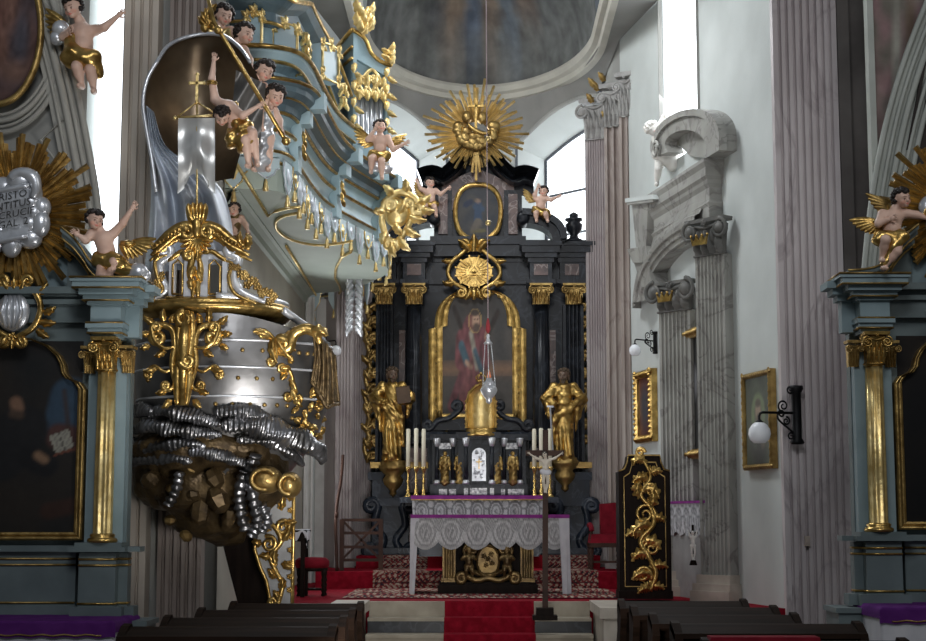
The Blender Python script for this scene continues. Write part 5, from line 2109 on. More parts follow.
m.build('oil_light', mat('amber_glass', (.55, .20, .10), .2, 0, (.5, .14, .06), 3, emit=.3), sl)

# ------------------------------------------------------------------ wooden rail and leaning pole on the left
wr = thing('wooden_rail', 'brown wooden railing with diagonal braces beside the altar', 'railing', (P(358, 570, 22.0).x, 22.0, .88))
A, B = P(342, 520, 22.0), P(381, 520, 22.0)
zr = [P(360, y, 22).z for y in (520, 533, 547, 560)]
for X in (A.x, B.x):
    m = MB()
    m.box(X - .03, X + .03, 21.97, 22.03, .88, zr[0] + .01)
    m.build('post', WOOD_R, wr)
for z in zr:
    m = MB()
    m.box(A.x, B.x, 21.98, 22.02, z - .02, z + .02)
    m.build('rail', WOOD_R, wr)
for a, b in (((A.x, 22, zr[0]), (B.x, 22, zr[3])), ((B.x, 22, zr[0]), (A.x, 22, zr[3]))):
    m = MB()
    m.bar(a, b, .03, .03, (0, 1, 0))
    m.build('brace', WOOD_R, wr)
m = MB()
p = [P(337, 572, 21.8), P(336, 515, 21.9), P(341, 480, 22.0), P(343, 455, 22.1)]
p[0].z = .88
m.tube(cat_rom(p, 6), .022, 8)
m.tube([P(335, 515, 21.88), P(338, 515, 21.88)], .04, 8)
tag(m.build('wooden_pole', WOOD_R), 'slim reddish wooden pole leaning on the pilaster left of the railing', 'pole')

# ------------------------------------------------------------------ stool and credence table at left


def turned(mb, b, h, r, n=10):
    mb.lathe([(r, 0), (r * 1.3, h * .05), (r * .7, h * .12), (r * 1.25, h * .2), (r * .8, h * .3), (r * 1.3, h * .42), (r * .75, h * .5), (r * 1.3, h * .6), (r * .8, h * .72), (r * 1.2, h * .82), (r * 1.1, h)], b, n)


YK = 19.7
so = thing('upholstered_stool', 'round-topped red velvet stool with dark turned legs, beside the dark side table', 'stool', (P(312, 595, YK).x, YK, ZC))
cxs = P(312, 575, YK).x
m = MB()
m.lathe([(.20, 0), (.215, .04), (.21, .09), (.17, .125), (0, .135)], (cxs, YK, ZC + .34), 28, sy=.8)
m.build('seat', REDV, so)
m = MB()
m.lathe([(.19, 0), (.2, .05)], (cxs, YK, ZC + .30), 28, sy=.8)
m.build('seat_rail', WOOD_D, so)
for dx in (-.15, .15):
    for dy in (-.11, .11):
        m = MB()
        turned(m, (cxs + dx, YK + dy, ZC), .32, .022)
        m.build('leg', WOOD_D, so)
m = MB()
m.bar((cxs - .15, YK, ZC + .08), (cxs + .15, YK, ZC + .08), .03)
m.build('stretcher', WOOD_D, so)
YK = 19.3
tbx0, tbx1 = P(288, 560, YK).x - .35, P(305, 560, YK).x
dt = thing('side_table', 'tall narrow dark wooden table with a white cloth corner, left of the red stool', 'table', ((tbx0 + tbx1) / 2, YK, ZC))
zt_ = P(298, 530, YK).z
m = MB()
m.box(tbx0 - .02, tbx1 + .02, YK - .02, YK + .45, zt_ - .03, zt_)
m.box(tbx0, tbx1, YK, YK + .43, zt_ - .14, zt_ - .03)
m.build('table_top', WOOD_D, dt)
for X in (tbx0 + .02, tbx1 - .03):
    for Y in (YK + .02, YK + .4):
        m = MB()
        m.box(X - .025, X + .025, Y - .025, Y + .025, ZC, zt_ - .14)
        m.build('leg', WOOD_D, dt)
m = MB()


def dcl(u, v):
    x = tbx1 - .14 + .2 * u
    z = zt_ + .008 - (max(0, u - .75) * .5) - (.14 * v if v > .3 else 0) * (.6 + .4 * math.sin(9 * u))
    return Vector((x if u < .8 else tbx1 + .022 + .01 * math.sin(9 * v), YK - .03 + (.4 * (1 - v / .3) if v < .3 else -.004), z))


m.grid(dcl, 16, 16, 0, True)
tag(m.build('small_white_cloth', LINEN), 'small white cloth draped over the corner of the dark side table', 'cloth')

# ------------------------------------------------------------------ red armchair at right
YC = 22.0
ch = thing('red_armchair', 'red velvet armchair with turned wooden legs standing right of the altar', 'armchair', (P(605, 568, YC).x, YC, .88))
k = S(YC)
x0, x1 = P(590, 540, YC).x, P(623, 540, YC).x
zs = P(600, 543, YC).z
m = MB()
m.box(x0, x1, YC - .05, YC + .5, zs, zs + .12, 0, .02, .02)
m.build('seat', REDV, ch)
m = MB()
m.box(x0 - .01, x1 + .01, YC - .06, YC + .51, zs - .06, zs)
m.build('seat_frame', WOOD_R, ch)
m = MB()
xb0 = P(602, 520, YC).x
pl = Plane((xb0, YC + .42, zs + .1), (1, 0.15, 0), (0, .08, 1), (.1, -1, 0))
m.prism([(0, 0), (.42, 0), (.43, .42), (.21, .46), (0, .44)], pl, 0, .09)
m.build('backrest', REDV, ch)
for X in (x0 + .02, x1 - .03):
    m = MB()
    m.tube(cat_rom([(X, YC + .45, zs + .24), (X, YC + .2, zs + .25), (X, YC - .02, zs + .21), (X, YC - .06, zs + .17)], 5), .035, 8)
    m.build('armrest', REDV, ch)
    m = MB()
    turned(m, (X, YC, zs + .02), .18, .02)
    m.build('arm_post', WOOD_R, ch)
    for Y in (YC, YC + .44):
        m = MB()
        turned(m, (X, Y, .88), zs - .06 - .88, .026)
        m.build('leg', WOOD_R, ch)
m = MB()
m.bar((x0 + .02, YC, 1.0), (x1 - .03, YC, 1.0), .03)
m.build('stretcher', WOOD_R, ch)

# ------------------------------------------------------------------ choir stall end with gilded acanthus
YG = 18.45
se = thing('choir_stall', 'dark choir stall end panel with carved gilded acanthus scroll, right of the steps', 'stall', (P(646, 598, YG).x, YG, ZC))
pl = front(646, 599, YG)
pan = [(-26, 0), (26, 0), (26, 127), (20, 129), (17, 136), (16, 143), (-16, 143), (-17, 136), (-20, 129), (-26, 127)]
m = MB()
m.prism(pan, pl, -34, 0)
m.prism([(a * 1.04, b) for a, b in ((-26, 0), (26, 0), (26, 8), (-26, 8))], pl, -36, 2)
m.build('end_panel', WOOD_D, se)
m = MB()
fr_ = [(-21, 12), (21, 12), (21, 122), (15, 126), (12, 137), (-12, 137), (-15, 126), (-21, 122)]
m.frame(fr_, [(a * .965, 12 + (b - 12) * .985) for a, b in [(x_, y_ + .8) for x_, y_ in fr_]], pl, 0, .8)
top = pan[2:]
m.tube([pl(a, b + .5, .5) for a, b in top], .9 * pl.u.length, 6)
m.build('gilt_line', GOLD_D, se)
m = MB()
stem = [(4, 8), (10, 26), (2, 44), (-5, 58), (8, 74), (6, 90), (-4, 104), (6, 122), (-2, 140)]
q = cat_rom([Vector((a, b, 0)) for a, b in stem], 6)
m.tube([pl(p.x, p.y, 3) for p in q], [2.4 * pl.u.length, 2.6 * pl.u.length, 1.4 * pl.u.length], 8, 0, .8, pl.n)
for (a, b, ang, ln, wd, bd) in ((8, 20, 2.2, 22, 10, 1.4), (6, 30, .9, 15, 9, -1.2), (3, 42, 2.3, 18, 10, 1.6), (-4, 56, .7, 20, 11, -1.5), (-3, 62, 2.2, 16, 10, 1.3), (7, 72, 2.6, 22, 11, 1.4), (8, 80, .6, 12, 9, -1.3), (5, 92, .8, 18, 10, 1.2),
                                (-4, 102, 2.4, 15, 10, -1.2), (-2, 108, .7, 18, 10, -1.6), (4, 118, 2.3, 16, 9, 1.4), (5, 124, .9, 12, 8, -1.0), (0, 136, 2.0, 14, 9, 2.0), (4, 10, 2.8, 12, 8, 1), (5, 12, .5, 12, 8, -1)):
    m.leaf(pl, a, b, ang, ln * 1.2, wd * 1.1, 2.5, .22, bd * 1.5, 4, 0, .34)
    m.leaf(pl, a * .6, b + 5, ang + (.7 if ang > 1.57 else -.7), ln * .8, wd * .9, 2, .22, bd, 4, 0, .34)
for c, r, a0, tn in (((-3, 24), 9, -.6, 1.6), ((6, 50), 8, 3.6, -1.6), ((0, 84), 11, -.5, 1.7), ((6, 108), 8, 3.5, -1.5), ((-4, 146), 5, 0, 1.4)):
    m.spiral(pl, c, r, r * .15, a0, tn, 2, 1.3, 3, 34, 0, .8)
m.build('acanthus_scroll', GOLD, se)

# ------------------------------------------------------------------ stone aedicule on the right wall
pt = thing('stone_aedicule', 'grey stone aedicule with fluted pilasters, arch and broken scroll pediment on the right wall', 'aedicule', (PW(700, 590, .2).x, PW(700, 590, .2).y, ZC))
NP = Vector((-.75, -.66, 0))


def wprism(mb, pts, off0, off1, mi=0):
    B = [PW(a, b, off1) for a, b in pts]
    A = [p - WN * (off1 - off0) for p in B]
    n = len(pts)
    mb.add(A + B, [tuple(range(n - 1, -1, -1)), tuple(range(n, 2 * n))] + [(i, (i + 1) % n, n + (i + 1) % n, n + i) for i in range(n)], mi)


for px, w, zt_, nf, cpy in ((712.5, .44, P(712, 255, 18.4).z, 7, 240), (676, .52, P(676, 316, 20.2).z, 7, 303)):
    c = PW(px, 420, .24)
    m = MB()
    fluted(m, (c.x, c.y), NP, w, .34, ZC + .3, zt_, nf, 0, .06, .9, .33)
    po = m.build('pilaster', GREYM, pt)
    m = MB()
    n = NP.normalized()
    u = Vector((-n.y, n.x, 0))
    for hw, z0, z1, e in ((w * .66, ZC, ZC + .12, .1), (w * .63, ZC + .12, ZC + .2, .07), (w * .56, ZC + .2, ZC + .3, .03)):
        m.obox(Vector((c.x, c.y, (z0 + z1) / 2)) - n * .12, u * hw, n * (.14 + e), Vector((0, 0, (z1 - z0) / 2)))
    m.build('base', STONE_W, po)
    m = MB()
    capital(m, (c.x, c.y), NP, w, zt_, .42 if px > 700 else .36, 0, .27)
    m.build('capital', GREYD, po)
    m = MB()
    h_ = .3
    pl = Plane(Vector((c.x, c.y, zt_ + .1)) + n * .16, u if u.x > 0 else -u, (0, 0, 1), n)
    pts = [(-.10, 0), (.10, 0), (.125, .10), (.07, .05), (.045, .12), (0, .055), (-.045, .12), (-.07, .05), (-.125, .10)]
    m.prism(pts, pl, 0, .03)
    for a in (-.125, -.045, .045, .125): m.ell(pl(a, .115, .015), .017, None, 8, 6)
    m.build('crown', GOLD, po)
# straight entablature over the near pilaster
zc0, zc1 = 4.98, 5.86
near, far = PW(709, 150, .15), PW(654, 190, .15)
path = [near - WN * .15, near, far, far - WN * .15]
path = [Vector((p.x, p.y, zc0)) for p in path]
m = MB()
prof = [(-.12, 0), (.0, 0), (.0, .14), (.02, .16), (.02, .32), (.04, .36), (.01, .40), (.01, .55), (.04, .60), (.05, .64), (.08, .68), (.08, .78), (.11, .84), (.11, .88), (-.2, .88)]
m.sweep(prof, path, side=-1)
m.build('entablature', GREYM, pt)
# archivolt
ya, yb = 17.9, 21.05
zs_, rise = PW(658, 291, .3).z, .52


def apt(t, s_, o):
    Y = (ya + yb) / 2 - (yb - ya) / 2 * math.cos(t) * s_
    z = zs_ + rise * math.sin(t) * (1 + (s_ - 1) * 2.1)
    return Vector((wallx(Y), Y, z)) + WN * o


m = MB()
ts = [PI * (.40 + .60 * i / 28) for i in range(29)]
rows = [(1.0, 0.0), (1.0, .20), (1.05, .21), (1.06, .24), (1.11, .25), (1.12, .28), (1.17, .29), (1.18, .26), (1.23, .26), (1.26, .20), (1.5, .13), (1.5, 0.0)]
vs = [apt(t, a, o) for a, o in rows for t in ts]
m.add(vs, [(j * 29 + i, j * 29 + i + 1, (j + 1) * 29 + i + 1, (j + 1) * 29 + i) for j in range(len(rows) - 1) for i in range(28)])
# pier below the arch on the far side and filling to the cornice
m.build('archivolt', GREYM, pt)
# far entablature block with sunlit top
m = MB()
for pts, o0, o1 in (([(626, 199), (652, 195), (653, 202), (627, 205)], .0, .30), ([(632, 205), (648, 202), (646, 247), (636, 247)], 0, .24), ([(627, 249), (646, 246), (648, 262), (633, 263)], 0, .28), ([(634, 263), (648, 262), (652, 288), (642, 287)], 0, .24)):
    wprism(m, pts, o0, o1)
m.build('impost_block', GREYM, pt)
m = MB()
wprism(m, [(625, 198.5), (652, 194.5), (653, 199), (625, 202.5)], 0, .31)
m.build('impost_slab_sunlit', WHITEW, pt)  # white colour stands in for sunlight on the slab
# broken scroll pediment
m = MB()
outer = [(652, 158), (650, 146), (654, 132), (664, 120), (680, 111), (698, 109), (711, 115), (718, 128), (719, 150)]
inner = [(668, 152), (665, 144), (668, 137), (676, 132), (686, 130), (697, 133), (704, 140), (706, 148), (706, 158)]
o2, i2 = cat_rom([Vector((a, b, 0)) for a, b in outer], 4), cat_rom([Vector((a, b, 0)) for a, b in inner], 4)
for i in range(len(o2) - 1):
    wprism(m, [tuple(o2[i][:2]), tuple(o2[i + 1][:2]), tuple(i2[i + 1][:2]), tuple(i2[i][:2])], 0, .22)
    a, b = o2[i], o2[i + 1]
    c_, d_ = o2[i].lerp(i2[i], .3), o2[i + 1].lerp(i2[i + 1], .3)
    wprism(m, [tuple(a[:2]), tuple(b[:2]), tuple(d_[:2]), tuple(c_[:2])], .16, .26)
wprism(m, [(668, 150), (672, 132), (686, 124), (700, 124), (708, 140), (708, 158), (690, 156), (680, 146)], 0, .06)
e = PW(659, 150, .23)
pl = Plane(e, -WD, (0, 0, 1), WN, S(20.5))
m.lathe([(7 * S(20.5), -.2), (7 * S(20.5), .02)], PW(659, 150, .22), 18, axis=WN.to_track_quat('Z', 'Y').to_matrix())
m.spiral(pl, (0, 0), 9, 1, 0, 2.2, 1.6, .8, 4, 44, 0, .9)
m.build('scroll_pediment', GREYM, pt)
f = Fig(664, 158, PW(664, 150, .12).y, 66, CHILD, look=(60, 0, 0), head=(-.17, -.02, .44), neck=(-.1, 0, .33), chest=(-.05, 0, .22), el_l=(-.12, -.05, .42), wr_l=(-.02, -.05, .6), el_r=(.16, -.06, .34), wr_r=(.06, -.08, .58),
        kn_l=(-.1, -.1, -.2), an_l=(-.12, -.02, -.4), kn_r=(.2, -.1, -.1), an_r=(.26, -.05, -.3))
f.body('stucco_putto', 'white stucco putto with raised arm behind the stone scroll pediment on the right wall', 'statue', SKIN_W)
f.hair(SKIN_W, .3, 50)
f.cloth(SKIN_W, [(-.1, -.05, .05), (.15, -.05, -.1), (.28, -.02, -.02)], [.1, .12, .08])

# wall paintings


def portrait(u, v):
    c = mixc((.05, .06, .045), (.085, .10, .07), max(0, min(1, .5 + noise.noise(Vector((u * 4, v * 4, 1))))))
    d = math.hypot((u - .5) / .26, (v - .58) / .22)
    c = mixc(c, (.20, .26, .13), max(0, min(1, 1.5 - abs(d - .8) * 4)) * .8)
    for cx, cy, rx, ry, cc in ((.5, .22, .3, .28, (.055, .055, .05)), (.5, .60, .11, .12, (.34, .25, .18)), (.5, .52, .07, .06, (.12, .09, .07)), (.5, .70, .11, .05, (.10, .08, .06)), (.36, .3, .1, .12, (.08, .09, .07)), (.66, .28, .09, .1, (.14, .11, .08))):
        c = mixc(c, cc, blob(u, v, cx, cy, rx, ry, .3))
    return c


def wall_picture(name, label, q, o, fw, gm, colfn, thick=.07):
    """q = photo corners of the frame: left-top, left-bottom, right-top, right-bottom on the right wall"""
    a, b_, c_, d_ = [PW(x, y, o) for x, y in q]
    t = thing(name, label, 'painting', (a + d_) / 2)
    w = (Vector((c_.x, c_.y, 0)) - Vector((a.x, a.y, 0))).length
    ztop, zbot = (a.z + c_.z) / 2, (b_.z + d_.z) / 2
    mid = Vector(((a.x + d_.x) / 2, (a.y + d_.y) / 2, (ztop + zbot) / 2))
    h = ztop - zbot
    pl = Plane(mid, -WD, (0, 0, 1), WN)
    oo = [(-w / 2, -h / 2), (w / 2, -h / 2), (w / 2, h / 2), (-w / 2, h / 2)]
    ii = [(x - math.copysign(fw, x), y - math.copysign(fw, y)) for x, y in oo]
    m = MB()
    m.frame(oo, ii, pl, -o, thick, 0, .025)
    n = 14
    for i in range(n):
        for sy in (-1, 1):
            m.leaf(pl, -w / 2 + w * (i + .3) / n, sy * (h / 2 - fw * .5), 0, w / n * .9, fw * .9, thick, .4, 0, 2)
            if i % 1 == 0: m.leaf(pl, sy * (w / 2 - fw * .5), -h / 2 + h * (i + .3) / n, PI / 2, h / n * .9, fw * .9, thick, .4, 0, 2)
    m.build('frame', gm, t)
    m = MB()
    m.grid(lambda u, v: pl((-.5 + u) * (w - 1.9 * fw), (-.5 + v) * (h - 1.9 * fw), .015), 40, 50, 0, False, colfn)
    m.build('canvas', PAINT, t)
    return t


wall_picture('framed_painting', 'gilt framed dark green portrait with pale halo on the white right wall', ((744.5, 379), (745.5, 472), (773, 364), (775.5, 467)), .03, .06, GOLD_D, portrait, .03)
wall_picture('gilt_picture', 'small picture in a deep bright gilt frame on the wall behind the armchair', ((638, 375), (639, 445), (655, 366), (656, 440)), .03, .10, GOLD,
             lambda u, v: mixc((.12, .03, .025), (.05, .06, .09), blob(u, v, .4, .5, .3, .4, .5)), .05)
wall_picture('niche_painting', 'tall gilt framed painting half hidden between the stone pilasters', ((688, 332), (688, 460), (712, 322), (712, 458)), .05, .12, GOLD_D,
             lambda u, v: mixc((.03, .03, .03), (.28, .28, .30), blob(u, v, .2, .6, .2, .15, .4)))
# narrow side altar table with lace between the pilasters
tx = PW(688, 520, .15)
lt = thing('side_altar_table', 'narrow white side table with lace and purple edge between the stone pilasters', 'table', (tx.x, tx.y, ZC))
zl = PW(690, 500, .28).z - .06
m = MB()
c0, c1 = PW(669, 520, .28) - WN * .28, PW(706, 520, .28) - WN * .28
m.hexa([Vector((p.x, p.y, z)) + WN * o for z in (ZC, zl) for p, o in ((c1, .02), (c1, .28), (c0, .28), (c0, .02))])
m.build('table_body', mat('painted_grey_panel', (.40, .40, .40), .6, 0, (.3, .3, .3), 4), lt)
m = MB()
c0, c1 = PW(668, 520, .30), PW(706, 520, .30)
m.grid(lambda u, v: Vector((c0.x + (c1.x - c0.x) * u, c0.y + (c1.y - c0.y) * u, zl + .02 - v * (.34 + .05 * abs(math.sin(u * 14))))) + WN * .012 * math.sin(u * 40) * v, 80, 12, 0, True, lambda u, v: tuple(1.15 * q for q in lace_col(u, v, 5)))
m.build('lace_front', CLOTHP, lt)
m = MB()
m.hexa([Vector((p.x, p.y, z)) + WN * o for z in (zl + .02, zl + .05) for p, o in ((c1, -.27), (c1, .02), (c0, .02), (c0, -.27))])
m.build('purple_edge', PURPLE_B, lt)
p0 = PW(693, 545, .42)
sc_ = thing('small_crucifix', 'small white crucifix leaning against the white side table', 'crucifix', PW(693, 565, .42))
m = MB()
k = S(p0.y)
plc = front(693, 545, p0.y)
m.bar(plc(0, -20), plc(0, 20), 2.2 * k, .02, (0, 1, 0))
m.bar(plc(-4, 12), plc(5, 12), 2.2 * k, .02, (0, 1, 0))
m.lathe([(4 * k, 0), (3 * k, 4 * k), (1 * k, 6 * k)], plc(0, -20), 12)
m.build('cross', WOOD_D, sc_)
f = Fig(693, 545, p0.y - .04, 30, ADULT, el_l=(-.12, 0, .38), wr_l=(-.15, 0, .5), el_r=(.12, 0, .38), wr_r=(.15, 0, .5), an_l=(-.02, 0, -.46), an_r=(.02, 0, -.46), fat=.6)
o = f.body('corpus', None, None, SKIN_W, None, hands=False)
o.name = 'corpus'
o.parent = sc_
o.location = o.location - sc_.location


# ------------------------------------------------------------------ wall lamps with opal globes
def sconce(label, wallp, globep, r, plate_h, big):
    wallp, globep = Vector(wallp), Vector(globep)
    t = thing('wall_lamp', label, 'lamp', wallp, 'opal globe wall lamps')
    d = globep - wallp
    d.z = 0
    L_ = d.length
    d.normalize()
    za = globep.z + r * 1.9
    m = MB()
    n = Vector((-d.y, d.x, 0))
    m.lathe([(plate_h * .10, -plate_h / 2), (plate_h * .13, -plate_h * .47), (plate_h * .085, -plate_h * .4), (plate_h * .085, plate_h * .38), (plate_h * .13, plate_h * .44), (plate_h * .12, plate_h / 2)], (wallp.x, wallp.y, za - .02), 10)
    m.build('wall_plate', IRON, t)
    pl = Plane((wallp.x, wallp.y, za), d, (0, 0, 1))
    m = MB()
    m.tube([pl(0, 0), pl(L_ - r * .4, 0), pl(L_ - r * .1, -r * .1), pl(L_, -r * .4), pl(L_, -r * .9)], r * .12, 7)
    m.lathe([(r * .45, -r * .25), (r * .4, 0), (r * .15, r * .2)], (globep.x, globep.y, globep.z + r * 1.02), 14)
    w = r * .10
    m.spiral(pl, (L_ * .35, L_ * .16), L_ * .15, L_ * .03, -PI / 2, 1.5, w, w * .7)
    m.cscroll(pl, [(.02, -plate_h * .36), (L_ * .2, -plate_h * .28), (L_ * .48, -plate_h * .12), (L_ * .5, -.01)], w, 0, (-1, 1), L_ * .09)
    m.spiral(pl, (L_ * .28, -plate_h * .14), L_ * .1, L_ * .02, PI / 2, 1.5, w, w * .6)
    for sg in (-1, 1):
        m.spiral(pl, (L_ * .16, sg * plate_h * .40), L_ * .10, L_ * .02, PI if sg > 0 else PI, sg * 1.4, w, w * .6)
    m.build('scroll_bracket', IRON, t)
    m = MB()
    m.lathe([(r * .5, -r * .86), (r * .85, -r * .55), (r, -r * .05), (r * .93, r * .4), (r * .65, r * .8), (r * .4, r * .98)], globep, 28)
    m.build('globe', GLOBE, t)
    return t


a = P(797, 410, 16.75)
g = P(759.5, 433.5, 16.62)
sconce('large wrought iron wall lamp with white globe on the near right pilaster', (a.x, 16.78, a.z), g, .118, .62, True)
a = PW(655, 345, .03)
g = P(635, 350.5, a.y - .25)
sconce('small iron wall lamp with white globe beside the stone aedicule', a, g, .08, .30, False)
a = P(317, 348, 22.75)
g = P(336, 351, 22.5)
sconce('iron wall lamp with white globe behind the pulpit on the left', a, g, .08, .30, False)

# light switches
m = MB()
pl = front(807, 541, 16.89)
m.prism([(-2.6, -5), (2.6, -5), (2.6, 5), (-2.6, 5)], pl, 0, 3)
m.prism([(-1.4, -2.4), (1.4, -2.4), (1.4, 2.4), (-1.4, 2.4)], pl, 3, 3.8)
tag(m.build('light_switch', PLASTIC), 'beige light switch box on the right pilaster', 'switch')
for py, w_ in ((576.5, 'upper'), (587, 'lower')):
    m = MB()
    pl = front(163, py, 15.93)
    m.prism([(-2.2, -4), (2.2, -4), (2.2, 4), (-2.2, 4)], pl, 0, 2.4)
    m.prism([(-1.1, -2), (1.1, -2), (1.1, 2), (-1.1, 2)], pl, 2.4, 3)
    tag(m.build('light_switch', PLASTIC), w_ + ' of two pale switches on the pier under the pulpit', 'switch')


# ------------------------------------------------------------------ pews
def pew(x0, x1, Y, zt, label, group, aisle):
    t = thing('pew', label, 'pew', ((x0 + x1) / 2, Y + .25, 0), group)
    m = MB()
    m.box(x0 + .03, x1 - .03, Y + .02, Y + .06, .38, zt - .03)
    n_ = 4
    for i in range(n_):
        a = x0 + .06 + (x1 - x0 - .12) * i / n_
        b = x0 + .06 + (x1 - x0 - .12) * (i + 1) / n_
        m.box(a + .03, b - .03, Y + .005, Y + .03, .5, zt - .16)
    m.build('backrest', WOOD, t)
    m = MB()
    # sloping book ledge with rounded nose
    pl = Plane((x0, Y, zt), (0, 1, 0), (0, 0, 1), (1, 0, 0))
    prof = [(-.17, -.075), (-.155, -.045), (.02, .0), (.07, .0), (.085, -.02), (.07, -.04), (.0, -.045), (-.15, -.09)]
    m.prism(prof, pl, 0, x1 - x0)
    m.build('book_ledge', WOOD, t)
    m = MB()
    m.box(x0 + .03, x1 - .03, Y + .06, Y + .42, .42, .46)
    m.build('seat', WOOD, t)
    m = MB()
    m.box(x0 + .05, x1 - .05, Y - .32, Y - .14, .12, .17)
    m.build('kneeler', WOOD, t)
    side = [(-.22, 0), (.46, 0), (.46, .46), (.40, .56), (.2, .62), (.12, .72), (.10, .84), (.12, zt - .04), (.06, zt + .02), (-.03, zt + .01), (-.16, zt - .05), (-.2, zt - .12), (-.15, zt - .2), (-.09, .6), (-.16, .45), (-.22, .35)]
    for X in (x0, x1 - .05):
        m = MB()
        pl = Plane((X, Y, 0), (0, 1, 0), (0, 0, 1), (1, 0, 0))
        m.prism(side, pl, 0, .05)
        m.build('end_panel', WOOD, t)
    return t


ords = ['farthest', 'second from the steps', 'third from the steps', 'nearest visible']
for i, Y in enumerate((12.6, 11.7, 10.8, 9.9)):
    xa = (-1.95, -2.05, -2.12, -2.2)[i]
    pew(xa, -.90 + .01 * i, Y, .93, 'dark wooden pew left of the aisle, %s of the four' % ords[i], 'pews left of the aisle', 1)
for i, (Y, xa, xb) in enumerate(((12.6, 1.10, 2.11), (11.7, 1.11, 2.18), (10.8, 1.15, 2.15), (9.9, 1.19, 2.36), (9.0, 1.25, 2.4))):
    lab = 'dark wooden pew right of the aisle, %s of the row' % ords[i] if i < 3 else ('long dark pew right of the aisle, just in front of the red cushioned one' if i == 3 else 'long dark pew at the lower edge carrying a red cushion, right of the aisle')
    pew(xa, xb, Y, .95 if i < 4 else .915, lab, 'pews right of the aisle', -1)
m = MB()
m.box(1.28, 1.90, 8.90, 9.07, .905, .945, 0, .01, .01)
tag(m.build('red_cushion', REDV), 'long red cushion lying on the nearest pew at the right', 'cushion')
# ------------------------------------------------------------------ the two side altars in front of the chancel arch
def monk_painting(u, v):
    c = mixc((.008, .009, .010), (.016, .013, .011), max(0, min(1, .5 + noise.noise(Vector((u * 3, v * 3, 2))))))
    x, y = (u - .5) * 140, v * 205 - 22
    for a, b, r, cc in (((52, 95), (58, 125), 20, (.020, .035, .055)), ((48, 82), (60, 80), 14, (.045, .022, .02)), ((-10, 60), (12, 90), 26, (.010, .010, .011)), ((20, 60), (36, 52), 13, (.008, .008, .009)),
                        ((60, 70), (52, 130), 2, (.03, .017, .012)), ((4, 118), (6, 112), 6.5, (.13, .075, .05)), ((2, 106), (8, 105), 5, (.045, .03, .022)), ((28, 62), (34, 58), 5, (.13, .08, .05)), ((40, 4), (66, 10), 9, (.025, .013, .01))):
        c = mixc(c, cc, max(0, min(1, (r - capsule_d(x, y, a, b)) / 5 + .4)))
    bx, by = (x - 51) * .94 + (y - 77) * .34, -(x - 51) * .34 + (y - 77) * .94
    if abs(bx) < 10 and abs(by) < 10:
        c = (.17, .165, .14) if abs(bx) > .8 else (.06, .055, .05)
        if int(by * 1.4) % 2 and 1.5 < abs(bx) < 8: c = (.12, .115, .10)
    if abs(by + 11.5) < 1.2 and abs(bx) < 12: c = (.08, .03, .02)
    return tuple(1.6 * q for q in c)


def dark_painting(u, v):
    return mixc((.006, .006, .007), (.014, .010, .008), max(0, min(1, .5 + noise.noise(Vector((u * 4, v * 4, 8))))))


ARCH_O = [(77, -22), (77, 128), (72, 135), (62, 139), (57, 145), (55, 154), (50, 163), (38, 173), (20, 180), (0, 182)]


